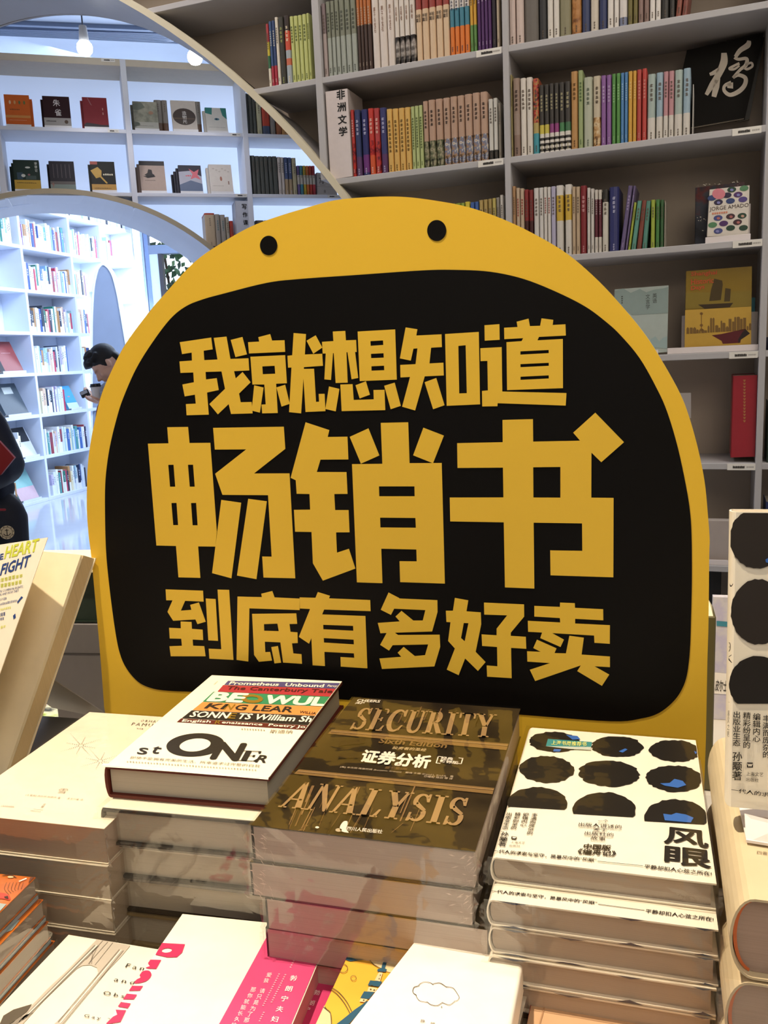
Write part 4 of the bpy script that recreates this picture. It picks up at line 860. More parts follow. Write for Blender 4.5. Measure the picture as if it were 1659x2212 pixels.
def x70(mb, fn):
    put_text(mb, '70', fn(853, 1995), fn(905, 2000), fn(850, 1930), mat('4a423c', .6), bold=.01); q(mb, fn, [(820, 1905), (980, 1918), (980, 1921), (820, 1908)], mat('8a8278', .6)); q(mb, fn, [(860, 2006), (920, 2010), (920, 2013), (860, 2009)], mat('4a423c', .6)); q(mb, fn, [(820, 2022), (1000, 2032), (1000, 2035), (820, 2025)], mat('8a8278', .6)); put_text(mb, '8', fn(905, 2095), fn(925, 2096), fn(903, 2062), mat('6a625c', .6))
quadbook(F2, [(824, 1868), (1000, 1880), (1050, 2115), (830, 2105)], .02, .12, zB + .001, 'boxed_set', 'pale grey boxed set reading 70 behind the arch edge', None, mat('b4aca4', .5, 'paper'), cat='box', art=x70, pages=False, crp=(520, 0, 5.029))
# the writing-class shelf, half hidden by the sign
CW = (200, 430, 4.1475)
def wbx(mb, fn):
    for ch, (x, y) in zip('写作课', ((1340, 90), (1346, 162), (1352, 232))): put_text(mb, ch, fn(x, y), fn(x + 42, y + 2), fn(x - 3, y - 45), mat('1a1816', .5), bold=.03)
t, P = quadbook(F2, [(1276, 18), (1420, 20), (1445, 500), (1305, 500)], .0, .14, zC + .001, 'marker_box', 'grey white marker box lettered with three characters above the sign', None, mat('c6c8d0', .5, 'paper'), cat='box', art=wbx, pages=False, crp=CW)
for i, (xa, xb, yt, c, lb) in enumerate(((1030, 1120, 125, [(0, .95, 'cbb392'), (.95, 1, 'c0452f')], 'cream and tan book with red top, left of the marker box'), (1122, 1165, 135, 'a39a8e', 'grey book with teal spots, left of the marker box'), (1167, 1212, 140, 'a39a8e', 'second grey book with teal spots by the marker box'), (1214, 1246, 160, 'b0a58e', 'slim grey book left of the red one'), (1248, 1280, 195, 'b8392c', 'small red book touching the marker box'), (1282, 1302, 205, '5f6a5c', 'small green book touching the marker box'))):
    a_, b_ = solve_x(F2, 200 + xa / 4.1475, zC, .03), solve_x(F2, 200 + xb / 4.1475, zC, .03)
    if i == 5: continue
    zb0 = max(zC + .0004, A2c[1] + (z_arch2(a_) - A2c[1]) * 1.012 + .004) if a_ < .66 else zC + .0004
    wbook(F2, a_, b_, zb0, F2.hit(200 + xa / 4.1475, 430 + yt / 4.1475, .03)[1] - zb0, c if isinstance(c, list) else [(0, 1, c)], lb, 'books beside the grey marker box', off=.03, ink='3f7a80' if i in (1, 2) else '6b5d50', depth=.15)
a_ = solve_x(F2, 200 + 1480 / 4.1475, zC, .03)
for i in range(3): wbook(F2, a_ + i * .05, a_ + i * .05 + .048, zC + .0004, .195, [(0, 1, '6a6458')], f'{["olive grey","brown grey","dark grey"][i]} book just above the yellow sign, far room', 'low books behind the sign top', off=.03)
# shelf labels of bookcase 2
for xa, xb, z in ((218, 248, 2.985), (232, 256, zA), (497, 519, zA), (508, 533, zB), (707, 730, zB)):
    shelf_label(bc2, F2, solve_x(F2, xa, z, 0), solve_x(F2, xb, z, 0), z, off=-.003)

# ================================================================== FAR ROOM BOOKS (bookcase 3)
PAL = ['f2f5f8', 'eef2f6', 'f6f6f4', 'e4ebf4', 'f2f5f8', 'dde6f2', 'e8eef6', 'dfe6f0', 'f4f4f2', 'eef2f4', '8fb4d8', '4a6fb0', '2f4f90', '263250', '9a3f4a', 'c0405a', 'd8b8a0', '5a9a98', 'a8c8d0', 'c9c0e0', '3a3f4c', 'b88a5a', '6a4a8a', '2f7a6a', 'f0e6c0']
fr = random.Random(21); far_n = 0
BAYNAME = {0: 'far left bay', 1: 'bay with the book rows', 2: 'bay beside the arched portal', 3: 'high bay near the window', 4: 'outermost left bay'}
FARMASS = MB()
def farrow(x0, x1, z, bay, li, fixed=None, group=None, off=.03):
    x = x0; i = 0; single = bay == 1 and li in ('eye-level', 'lower', 'low')
    while x < x1 - .012:
        w = fr.uniform(.018, .042); w = min(w, x1 - x); h = fr.uniform(.215, .285); c = fr.choice(PAL) if not fixed else fixed[i % len(fixed)]
        B = F3.at(x, off + fr.uniform(0, .015), z + .0004); m1 = mat(c, .5); w_ = w - .001
        mb = MB() if single else FARMASS
        if fr.random() < .35: f_ = fr.uniform(.2, .5); m2 = mat(fr.choice(PAL[:9]), .5); mb.bbox(B, 0, w_, 0, .17, 0, h * f_, m2); mb.bbox(B, 0, w_, 0, .17, h * f_, h, m1)
        else: mb.bbox(B, 0, w_, 0, .17, 0, h, m1, .0015)
        mb.box(B, .002, w_ - .002, .01, .168, h - .001, h + .0003, PAGES_W)
        if w > .026:
            for k in range(3): mb.box(B, w_ * .38, w_ * .62, -.0006, 0, h * (.72 - .09 * k), h * (.78 - .09 * k), mat('55607a' if c > '9' else 'e0e4ea', .5))
        cn = {'f': 'white', 'e': 'pale white', 'd': 'light', '8': 'pale blue', '4': 'blue', '2': 'dark blue', '9': 'wine red', 'c': 'coloured', '5': 'teal', 'a': 'aqua', '3': 'dark', 'b': 'tan', '6': 'purple'}[c[0]]
        if single: mb.build('book', label=f'{cn} book, {ordw(i)} from left, {li} shelf, {BAYNAME[bay]}', cat='book', group=group or f'books on the {li} shelf, {BAYNAME[bay]}')
        x += w; i += 1
LN = {3.085: 'top', 2.665: 'high', 2.222: 'upper', 1.79: 'middle', 1.365: 'eye-level', .93: 'lower', .485: 'low', .035: 'bottom'}
def sx(x, z, off=.03): return solve_x(F3, x, z, off)
farrow(sx(-12, 2.665), sx(29, 2.665), 2.665, 0, 'high'); farrow(sx(44, 2.665), sx(146, 2.665), 2.665, 1, 'high')
farrow(sx(158, 2.665), sx(252, 2.665), 2.665, 2, 'high', ['f4f4f2', 'eef2f4', 'a8c8d0', '3a3f4c', 'f2f5f8', 'c0405a', 'c9c0e0', 'b88a5a', 'f4f4f2', '8fb4d8', 'f2f5f8', 'dfe6f0'])
farrow(.86, 2.1, 3.085, 3, 'top', ['f4f4f2', 'eef2f4', '3a3f4c', 'f2f5f8', 'a8c8d0', 'f4f4f2']); farrow(1.52, 2.12, 2.222, 3, 'upper', ['f4f4f2', 'eef2f4', 'a8c8d0', 'f2f5f8'])
farrow(sx(57, 2.222), sx(158, 2.222), 2.222, 1, 'upper'); farrow(sx(166, 2.222), sx(196, 2.222), 2.222, 2, 'upper')
farrow(sx(70, 1.79), sx(162, 1.79), 1.79, 1, 'middle'); farrow(sx(173, 1.79), sx(197, 1.79), 1.79, 2, 'middle')
farrow(sx(83, 1.365), sx(150, 1.365), 1.365, 1, 'eye-level'); farrow(sx(186, 1.365), sx(200, 1.365), 1.365, 2, 'eye-level')
farrow(sx(94, .93), sx(145, .93), .93, 1, 'lower'); farrow(sx(104, .485), sx(192, .485), .485, 1, 'low'); farrow(sx(116, .035), sx(190, .035), .035, 1, 'bottom')
farrow(sx(22, .485), sx(52, .485), .485, 0, 'low', ['f2f5f8', 'f0e6c0', 'f4f4f2', 'e8eef6', 'f2f5f8']); farrow(sx(10, .035), sx(43, .035), .035, 0, 'bottom', ['b88a5a', 'f2f5f8', '3a3f4c', '263250', '2f7a6a', 'c9c0e0', 'e8eef6'])
farrow(sx(-30, 2.222), sx(-8, 2.222), 2.222, 0, 'upper')
FARMASS.build('far_books', label='rows of mostly white and blue books on the remaining far room shelves', cat='books', kind='stuff')
def farface(x, w, z, c, label, extra=None, h=.26, th=.03, tilt=24, dx=.12):
    a = math.radians(tilt); zz = (Vector((0, 0, math.cos(a))) + F3.ey * math.sin(a)); x0 = sx(x, z, .04)
    B = Frame(F3.pt(x0, .04, z + .006 + th * math.sin(a)), F3.ex, zz.cross(F3.ex), zz)
    if B.ey.dot(F3.ey) < 0: B.ey = -B.ey
    t = empty('book', B.pt(w / 2, 0, 0), label, 'book', 'tilted display books in the far room'); m = mat(c, .4)
    mb = MB(); mb.box(B, 0, w, 0, .002, 0, h, m); mb.box(B, 0, w, th - .002, th, 0, h, m); mb.box(B, 0, .002, .002, th - .002, 0, h, m); mb.build('cover', t)
    mb = MB(); mb.box(B, .003, w - .002, .0021, th - .0021, .001, h - .003, PAGES_W); mb.build('pages', t)
    if extra: mb = MB(); extra(mb, lambda u, v, l=.0006: B.pt(u * w, -l * 2, v * h)); mb.build('cover_print', t, kind='stuff')
    t = empty('book_stand', F3.pt(x0 + w / 2, .03, z), 'white lip stand under the ' + ' '.join(label.split()[:10]), 'book stand', 'stands in the far room'); mb = MB(); mb.box(F3, x0, x0 + w, .012, .14, z + .0005, z + .0035, SH3); mb.box(F3, x0, x0 + w, .010, .0125, z + .0035, z + .028, SH3); mb.build('base', t)
farface(2, .36, 1.365, '9a4a48', 'tilted brick red book with black spine on the far left shelf', lambda mb, uv: (R4(mb, uv, 0, .2, 0, 1, mat('23222c', .5)), M4(mb, uv, .4, .8, .6, mat('d0a0a0', .5), 6, .02)), h=.33, th=.05)
farface(14, .36, .93, '4e5860', 'tilted slate grey book with pale label on the far left shelf', lambda mb, uv: R4(mb, uv, .35, .75, .66, .88, mat('c8ccc4', .5)), h=.34, th=.05)
farface(-18, .14, .93, 'c8d8ea', 'pale blue and white tilted book at the left frame edge', lambda mb, uv: R4(mb, uv, 0, 1, 0, .45, mat('eef2f6', .5)), h=.3)
farface(50, .24, .485, 'dfe2e6', 'tilted white book with dark photo on the low far shelf', lambda mb, uv: R4(mb, uv, .05, .95, .5, 1, mat('2c2e34', .5)), h=.33)
farface(46, .3, .035, '8fc4c0', 'tilted aqua and pink book on the bottom far shelf', lambda mb, uv: R4(mb, uv, 0, 1, 0, .35, mat('d8b8c0', .5)), h=.4, th=.04)
farface(150, .2, .93, '58b0dc', 'tilted sky blue book in front of the man’s hands', lambda mb, uv: (R4(mb, uv, 0, 1, 0, .25, mat('d8eef6', .5)), R4(mb, uv, .4, .6, .5, .55, mat('d89aa0', .5))), h=.28)

# ================================================================== THE YELLOW SIGN
TABLE = .84
sg = empty('display_sign', FS.pt(-.3, .004, TABLE), 'big yellow board with two black dots and bold yellow Chinese slogan on black', 'sign')
yo = [(225, 1527), (217, 1421), (208, 1319), (197, 1201), (191.5, 1158), (187.6, 1102), (188, 1045), (190, 1000), (195.5, 957), (203.5, 916), (219, 853), (242, 799), (271, 743), (319.5, 677), (355.6, 635), (419, 567), (480, 524), (543, 489), (600.5, 467.5), (658, 450), (721, 433), (793, 426), (866, 425), (938, 433), (1010, 447), (1083, 472), (1155, 506), (1227, 549.5), (1292, 606), (1351, 670), (1396, 726), (1435, 788), (1469, 850), (1488.5, 900), (1508, 970), (1522, 1040), (1529, 1110), (1533, 1165), (1532, 1197), (1530.5, 1344), (1528, 1432), (1525, 1594)]
sp = spline(yo, 5, False); pl = [FS.hit(*p) for p in sp]
pl = [(pl[0][0] + .008, TABLE + .0005)] + pl + [(pl[-1][0] - .002, TABLE + .0005)]
YEL = mat('e3ba38', .42, 'wall', bump=.04, spec=.35); YEL2 = mat('dfb83c', .42, 'wall', bump=.03); BLK = mat('050404', .5, 'paper', bump=.02, spec=.18)
V, T = tess(pl); mb = MB(); TH_S = .006
def orient(T, pts):
    n = (pts[T[0][1]] - pts[T[0][0]]).cross(pts[T[0][2]] - pts[T[0][0]]); return T if n.dot(CAM - pts[0]) > 0 else [t[::-1] for t in T]
fp = [FS.pt(p.x, 0, p.y) for p in V]; T = orient(T, fp); mb.geo(fp, T, YEL)
mb.geo([FS.pt(p.x, TH_S, p.y) for p in V], [t[::-1] for t in T], mat('cfcabf', .6))
for i in range(len(pl)):
    a, b = pl[i], pl[(i + 1) % len(pl)]; mb.face([FS.pt(a[0], 0, a[1]), FS.pt(b[0], 0, b[1]), FS.pt(b[0], TH_S, b[1]), FS.pt(a[0], TH_S, a[1])], mat('f0d9a0', .5))
mb.build('board', sg)
bo = [(253, 900), (267, 857.5), (294, 796.5), (328.5, 740.6), (367.7, 689), (401, 662), (437, 647), (480, 635), (576, 611), (649, 602.5), (769, 594), (914, 584), (986, 583), (1059, 587), (1131, 602.5), (1203, 631), (1264, 662), (1306.4, 693), (1340, 723.7), (1382, 774), (1418.5, 838.5), (1441, 889), (1463, 962), (1480, 1040), (1490, 1100), (1494, 1160), (1494.6, 1255), (1492.6, 1344), (1490.5, 1402), (1485, 1452), (1475, 1485), (1455.8, 1514), (1423.5, 1540), (1385, 1552), (1320, 1558), (1141, 1545), (950, 1530), (755, 1512), (600, 1503), (431, 1495), (361.7, 1492), (325.5, 1486), (298, 1472.5), (274, 1445), (259, 1412), (248.6, 1361), (236.6, 1270.5), (229, 1189), (226.8, 1102), (228, 1034), (237, 966)]
mb = MB(); poly(mb, on_face(FS, -.0004), spline(bo, 5), [], BLK); mb.build('black_panel', sg)
for cx_, cy_, rx, ry in ((580.3, 530.2, 18.8, 21), (943.4, 497.9, 20.7, 22.7)):
    mb = MB(); poly(mb, on_face(FS, -.0004), ell(cx_, cy_, rx, ry, 40), [], BLK); mb.build('black_dot', sg)
SC = {1: (370, 670, 3.6867), 2: (800, 670, 3.6867), 3: (300, 880, 4.3658), 4: (620, 880, 4.3658), 5: (950, 880, 3.95), 6: (340, 1260, 3.45625), 7: (800, 1270, 3.0722)}
def X(c, *p): ox, oy, s_ = SC[c]; return [(ox + p[i] / s_, oy + p[i + 1] / s_) for i in range(0, len(p), 2)]
GL = [
 ('我', [(X(1, 67,255,318,218,330,312,258,323,263,398,368,393,338,221,440,210,471,388,615,383,621,480,500,486,513,543,568,492,632,574,540,664,553,733,640,731,648,822,476,827,457,748,371,830,303,748,428,626,400,488,273,492,277,552,362,541,378,636,285,656,299,832,122,837,116,748,195,744,188,673,107,687,88,592,180,574,175,496,73,500,65,408,165,401,162,338,86,350), []), (X(1, 473,237,567,213,603,352,511,374), [])]),
 ('就', [(X(1, 611,255,700,250,693,215,788,190,803,242,902,239,907,332,619,345), []), (X(1, 630,371,907,358,921,582,835,586,848,819,724,822,718,752,752,750,741,592,646,592), [X(1, 725,448,823,443,828,506,729,510)]), (X(1, 660,598,735,616,706,816,640,800), []), (X(1, 837,615,907,594,944,746,878,768), []), (X(1, 974,182,1073,190,1064,353,1202,347,1208,443,1056,454,1056,468,1137,466,1153,730,1177,729,1174,667,1221,666,1228,804,1069,811,1053,545,1034,822,938,812,957,457,930,458,925,363,963,359), []), (X(1, 1077,243,1150,200,1203,298,1131,347), [])]),
 ('想', [(X(1, 1200,252,1291,246,1286,170,1386,165,1391,240,1472,237,1477,333,1464,333,1489,540,1436,550,1403,335,1395,335,1405,577,1309,580,1294,342,1288,343,1272,556,1219,551,1230,345,1206,346), []), (X(1, 1484,170) + X(2, 198,153,211,553) + X(1, 1501,565), [X(1, 1586,247) + X(2, 101,241,103,277) + X(1, 1588,284), X(1, 1590,348) + X(2, 105,343,107,378) + X(1, 1592,382), X(1, 1594,447) + X(2, 109,442,111,478) + X(1, 1595,482)]), (X(1, 1256,607,1339,627,1310,806,1227,787), []), (X(1, 1346,592,1444,589,1453,715) + X(2, 27,710,25,636,113,634,119,796) + X(1, 1357,804), []), (X(1, 1467,598,1550,566,1582,673,1500,703), []), (X(2, 110,602,194,577,243,762,162,789), [])]),
 ('知', [(X(2, 281,137,375,152,366,202,567,192,570,294,484,299,471,424,582,418,585,520,433,527,357,799,253,769,316,532,240,536,238,436,360,430,375,304,343,307,322,402,235,384), []), (X(2, 432,574,525,540,591,757,500,789), []), (X(2, 595,190,864,173,874,750,608,762), [X(2, 701,285,759,279,768,661,708,663)])]),
 ('道', [(X(2, 909,120,1028,111,1030,236,911,243), []), (X(2, 876,303,1046,294,1051,648,1562,660,1556,760,1014,741,1012,765,891,767,889,643,936,639,932,404,878,406), []), (X(2, 1065,140,1172,134,1165,92,1260,67,1271,127,1352,124,1363,65,1457,77,1452,118,1554,112,1557,202,1343,213,1331,240,1533,229,1534,621,1089,637,1084,255,1205,246,1217,223,1067,231), [X(2, 1195,328,1420,317,1421,342,1195,354), X(2, 1195,430,1421,419,1421,443,1196,454), X(2, 1196,530,1421,519,1421,544,1196,555)])]),
 ('畅', [(X(3, 85,342,279,339,267,187,464,184,478,336,674,334,735,1170,722,1313,559,1311,580,1608,373,1603,350,1307,165,1303), [X(3, 277,542,327,541,343,748,294,748), X(3, 463,541,511,541,527,748,480,748), X(3, 307,902,355,901,370,1110,324,1110), X(3, 492,902,540,901,554,1112,507,1112)]), (X(3, 700,193,1367,182,1381,391,1086,623,1421,622,1475,1612,1175,1605,1163,1406,1252,1408,1218,828,788,825,719,626,1012,396,716,398), []), (X(3, 777,872,965,899,873,1612,690,1563), []), (X(3, 1031,862,1207,885,1109,1620,925,1586), [])]),
 ('销', [(X(4, 175,140,399,214,384,279,570,276,579,491,316,493,281,609,561,610,571,816,446,817,454,968,581,968,590,1178,463,1179,471,1370,584,1333,645,1520,338,1634,244,1470,231,1175,76,1173,65,966,218,964,212,817,91,815,82,687,34,664), []), (X(4, 591,278,768,197,871,453,697,531), []), (X(4, 1286,191,1480,266,1377,527,1189,452), []), (X(4, 884,146,1143,140,1156,526,1459,524,1489,1662,1067,1648,1061,1450,1223,1452,1220,1340,889,1333,900,1658,659,1650,613,535,899,532), [X(4, 867,745,1202,745,1204,838,870,838), X(4, 878,1040,1211,1043,1215,1135,881,1132)])]),
 ('书', [(X(5, 535,107,795,100,797,292,1197,284,1138,216,1327,45,1572,297,1378,468,1294,386,1293,770,1483,772,1481,1450,945,1433,942,1220,1216,1224,1214,990,801,984,807,1546,556,1536,546,981,89,973,85,769,543,768,539,514,151,517,148,305,537,297), [X(5, 797,511,1029,508,1029,770,799,769)])]),
 ('到', [(X(6, 61,45,341,55,345,137,207,131,175,204,254,198,244,161,310,143,361,287,299,305,284,270,118,280,75,213,113,127,66,127), []), (X(6, 173,285,255,288,258,340,338,346,342,424,263,420,267,466,350,469,360,545,100,545,90,470,183,466,178,414,92,412,87,332,175,336), []), (X(6, 361,113,435,117,453,430,380,426), []), (X(6, 449,47,536,49,568,572,388,563,383,488,477,492), [])]),
 ('底', [(X(6, 598,99,780,103,775,78,858,57,875,105,1062,114,1062,200,687,187,679,584,591,572), []), (X(6, 707,228,1037,224,1044,303,986,304,994,362,1046,366,1048,446,1005,448,1015,523,1076,529,1080,601,938,592,918,441,802,436,806,514,842,512,856,577,758,586,722,535), [X(6, 796,305,896,301,906,357,798,354)]), (X(6, 850,476,900,468,924,593,874,598), [])]),
 ('有', [(X(6, 1062,105,1180,108,1198,65,1289,93,1281,112,1589,125,1592,208,1245,196,1230,232,1553,244,1568,635,1369,622,1367,550,1470,556,1467,523,1247,512,1251,618,1159,612,1150,409,1132,451,1056,400,1140,192,1064,188), [X(6, 1238,310,1461,318,1463,354,1239,343), X(6, 1242,409,1465,421,1467,456,1244,442)])]),
 ('多', [(X(7, 121,30,190,66,193,70,445,81,446,160,410,289,163,297,184,312,460,310,464,390,425,521,77,538,60,468,205,457,181,430,221,391,295,452,363,446,384,375,148,380,124,416,65,378,108,299,67,301,49,232,195,222,167,190,207,152,285,216,348,216,365,147,158,138,137,179,69,145), [])]),
 ('好', [(X(7, 561,66,650,82,638,155,733,162,736,240,699,424,765,492,714,551,629,468,586,579,507,542,561,402,516,352,532,228,505,226,501,151,548,151), [X(7, 620,233,651,234,626,354,602,332)]), (X(7, 754,97,1020,109,1021,190,932,297,932,318,1032,324,1035,404,934,398,938,599,775,589,772,514,843,520,841,392,742,385,738,308,838,314,838,270,908,182,756,177), [])]),
 ('卖', [(X(7, 1088,119,1258,126,1259,97,1357,101,1358,132,1545,141,1546,215,1359,205,1359,236,1590,247,1589,371,1487,364,1485,316,1207,300,1285,343,1262,392,1127,333,1140,296,1047,291,1045,218,1260,229,1258,200,1088,190), []), (X(7, 1106,343,1236,401,1222,432,1298,434,1321,317,1417,330,1402,442,1590,455,1590,526,1488,520,1586,575,1537,650,1373,552,1397,514,1094,618,1058,543,1192,499,1042,489,1040,420,1130,424,1081,399), [])])]
for ch, polys in GL:
    mb = MB()
    for o_, h_ in polys: poly(mb, on_face(FS, -.0009), o_, h_, YEL2)
    mb.build('slogan_character', sg, kind='stuff')
mb = MB()   # folding strut behind the board
mb.prism([FS.pt(-.40, .0065, TABLE + .001), FS.pt(-.20, .0065, TABLE + .001), FS.pt(-.20, .13, TABLE + .001), FS.pt(-.40, .13, TABLE + .001)], [FS.pt(-.40, .0065, 1.2), FS.pt(-.20, .0065, 1.2), FS.pt(-.20, .012, 1.2), FS.pt(-.40, .012, 1.2)], mat('cfcabf', .7)); mb.build('rear_strut', sg)

# ================================================================== TABLE
mb = MB(); TW = mat('b9b2a6', .5, 'wall')
tb = empty('display_table', (0, .75, 0), 'pale display table under the book stacks and the yellow sign', 'table')
mb.bbox(W, -1.15, 1.05, .12, 1.42, TABLE - .04, TABLE, TW, .003); mb.build('table_top', tb)
mb = MB(); mb.bbox(W, -1.08, .98, .2, 1.35, TABLE - .16, TABLE - .0405, TW, .002); mb.build('apron', tb)
for x, y in ((-1.05, .22), (.9, .22), (-1.05, 1.28), (.9, 1.28)):
    mb = MB(); mb.bbox(W, x, x + .06, y, y + .06, 0, TABLE - .1605, TW, .003); mb.build('leg', tb)

# ================================================================== TABLE BOOKS
def book_solid(name, fr, w, d, th, cover, label, group, t=.0018, rnd_=.0, pages=None, inset=.003, prim=None, wrap=None, jacket=None, back=None, spine_left=True, topcover=True, wname='plastic_wrap', crinkle=False):
    """fr: origin at the front-left corner of the top face, ex along the front, ey backward, ez up. Spine on the left."""
    root = empty(name, fr.pt(w / 2, d / 2, -th), label, 'book', group); fr.lim = (w - .0004, d - .0004)
    cm = cover if isinstance(cover, bpy.types.Material) else mat(cover, .45, 'paper')
    def prof(o):          # C-shaped outline, o = inward offset
        r = max(rnd_, .0012) ; pts = [(w, -o)]
        n = 14 if rnd_ > .01 else 8; x0 = rnd_
        for i in range(n + 1):
            a = math.pi / 2 + math.pi * i / n
            pts.append((r + (r - o) * math.cos(a) + (0 if rnd_ else 0), -th / 2 + (th / 2 - o) * math.sin(a)) if rnd_ else None)
        if not rnd_: pts = [(w, -o), (o, -o), (o, -th + o)]
        pts.append((w, -th + o)); return [p for p in pts if p]
    def shell(mb, o0, o1, y0, y1, m, a=0, b=None):
        A, Bp = prof(o0)[a:b], prof(o1)[a:b]
        for i in range(len(A) - 1):
            q_ = lambda p, y: fr.pt(p[0], y, p[1])
            a0, a1, b0, b1 = A[i], A[i + 1], Bp[i], Bp[i + 1]
            mb.face([q_(a0, y0), q_(a1, y0), q_(a1, y1), q_(a0, y1)], m); mb.face([q_(b0, y0), q_(b0, y1), q_(b1, y1), q_(b1, y0)], m)
            mb.face([q_(a0, y0), q_(b0, y0), q_(b1, y0), q_(a1, y0)], m); mb.face([q_(a0, y1), q_(a1, y1), q_(b1, y1), q_(b0, y1)], m)
        for j in (0, -1):
            mb.face([fr.pt(A[j][0], y0, A[j][1]), fr.pt(A[j][0], y1, A[j][1]), fr.pt(Bp[j][0], y1, Bp[j][1]), fr.pt(Bp[j][0], y0, Bp[j][1])], m)
    mb = MB(); jt = .0005 if jacket else 0
    shell(mb, jt + .0001, t + jt, 0, d, cm); mb.build('cover', root)
    P = prof(t + jt + .0002)
    ii = inset
    blk = [(min(p[0], w - ii) + (.0008 if p[0] < w * .3 else 0), p[1]) for p in P]
    mb = MB(); pm = pages or PAGES
    mb.prism([fr.pt(x, ii, z) for x, z in blk], [fr.pt(x, d - ii, z) for x, z in blk], pm); pg = mb.build('pages', root)
    if jacket:
        jm = jacket if isinstance(jacket, bpy.types.Material) else mat(jacket, .4, 'paper')
        mb = MB(); shell(mb, -.0002, jt, .001, d - .001, jm); mb.build('dust_jacket', root)
    if prim:
        mb = MB(); prim(mb, on_top(fr, .0005)); mb.build('cover_print', root, kind='stuff')
    if wrap:
        mb = MB(); g = .0011; r = random.Random(hash(name) % 99 + int(w * 1e5)); nx, nz = 14, 3
        def wr(u, v, k): return (r.uniform(-1, 1) * k)
        # film over the front, right side and top, with crumpled corners
        fg = [[fr.pt(-g + (w + 2 * g) * i / nx, -g - (abs(wr(0, 0, .0016)) if i in (0, 1, 2, nx - 2, nx - 1, nx) else abs(wr(0, 0, .0003))), g - (th + 2 * g) * j / nz) for j in range(nz + 1)] for i in range(nx + 1)]
        for i in range(nx):
            for j in range(nz): mb.face([fg[i][j], fg[i][j + 1], fg[i + 1][j + 1], fg[i + 1][j]], wrap)
        sg_ = [[fr.pt(w + g + abs(wr(0, 0, .0004)), -g + (d + 2 * g) * i / 10, g - (th + 2 * g) * j / nz) if i else fg[nx][j] for j in range(nz + 1)] for i in range(11)]
        for i in range(10):
            for j in range(nz): mb.face([sg_[i][j], sg_[i][j + 1], sg_[i + 1][j + 1], sg_[i + 1][j]], wrap)
        mb.face([fr.pt(-g, -g, g), fr.pt(w + g, -g, g), fr.pt(w + g, d + g, g), fr.pt(-g, d + g, g)], wrap if crinkle else FILMT)
        if crinkle:
            for k in range(60):
                right = k % 2; u = (w + g - abs(r.gauss(0, .009))) if right else (-g + abs(r.gauss(0, .009))); zc_ = -r.uniform(.05, .95) * th; L_ = r.uniform(.002, .009); an = r.uniform(-1, 1) + (.8 if right else -.8); wd_ = r.uniform(.0002, .0006)
                p_ = fr.pt(u, -g - .0004, zc_); dv_ = fr.ex * math.cos(an) * L_ + Z * math.sin(an) * L_; nv_ = Z * wd_
                if abs((p_ + dv_ - fr.O).dot(fr.ex) - w / 2) < w / 2 + g: mb.face([p_, p_ + dv_ * .5 - nv_, p_ + dv_, p_ + dv_ * .5 + nv_], CRK)
        # seam tails sticking out at the front corners
        for xx, sgn in ((-g, -1), (w + g, 1)):
            z0 = -th * .5; pts_ = []
            for i in range(7):
                a = fr.pt(xx, -g, z0 - th * .55 + th * .95 * i / 6); b = fr.pt(xx + sgn * r.uniform(.001, .0042), -g - r.uniform(0, .003), z0 - th * .55 + th * .95 * i / 6 + r.uniform(-.001, .001)); pts_.append((a, b))
            for i in range(6): mb.face([pts_[i][0], pts_[i][1], pts_[i + 1][1], pts_[i + 1][0]], FILM2)
        mb.build(wname, root)
    return root
def top_frame(pFL, pFR, z, w=None, pBL=None, d=None):
    FL = onz(*pFL, z); FR = onz(*pFR, z); ex = (FR - FL).normalized(); ey = Z.cross(ex)
    return Frame(FL, ex, ey, Z), (FR - FL).length
def shifted(fr, pFL, z, corner='FL', w=0):     # same heading, corner given in pixels
    P = onz(*pFL, z)
    if corner == 'FR': P = P - fr.ex * w
    return Frame(P, fr.ex, fr.ey, Z)
def marks_line(mb, fn, A, B, h, n, m, fill=.75, seed=1):     # a line of print too small to read; A, B pixel ends of the baseline
    r = random.Random(seed); 
    for i in range(n):
        t0 = i / n; t1 = (i + fill) / n; x0, y0 = A[0] + (B[0] - A[0]) * t0, A[1] + (B[1] - A[1]) * t0; x1, y1 = A[0] + (B[0] - A[0]) * t1, A[1] + (B[1] - A[1]) * t1
        hh = h * r.uniform(.75, 1)
        for k in range(3):
            a = hh * (.1 + .34 * k); mb.face([fn(x0, y0 - a), fn(x1, y1 - a), fn(x1, y1 - a - hh * .15), fn(x0, y0 - a - hh * .15)], m)
        xm = (x0 + x1) / 2; mb.face([fn(xm - .06 * (x1 - x0), y0), fn(xm + .08 * (x1 - x0), y0), fn(xm + .08 * (x1 - x0), y0 - hh), fn(xm - .06 * (x1 - x0), y0 - hh)], m)
def T3(mb, fn, s_, bl, br, tl, m, bold=.0, res=2, **k): put_text(mb, s_, fn(*bl), fn(*br), fn(*tl), m, bold=bold, res=res, **k)

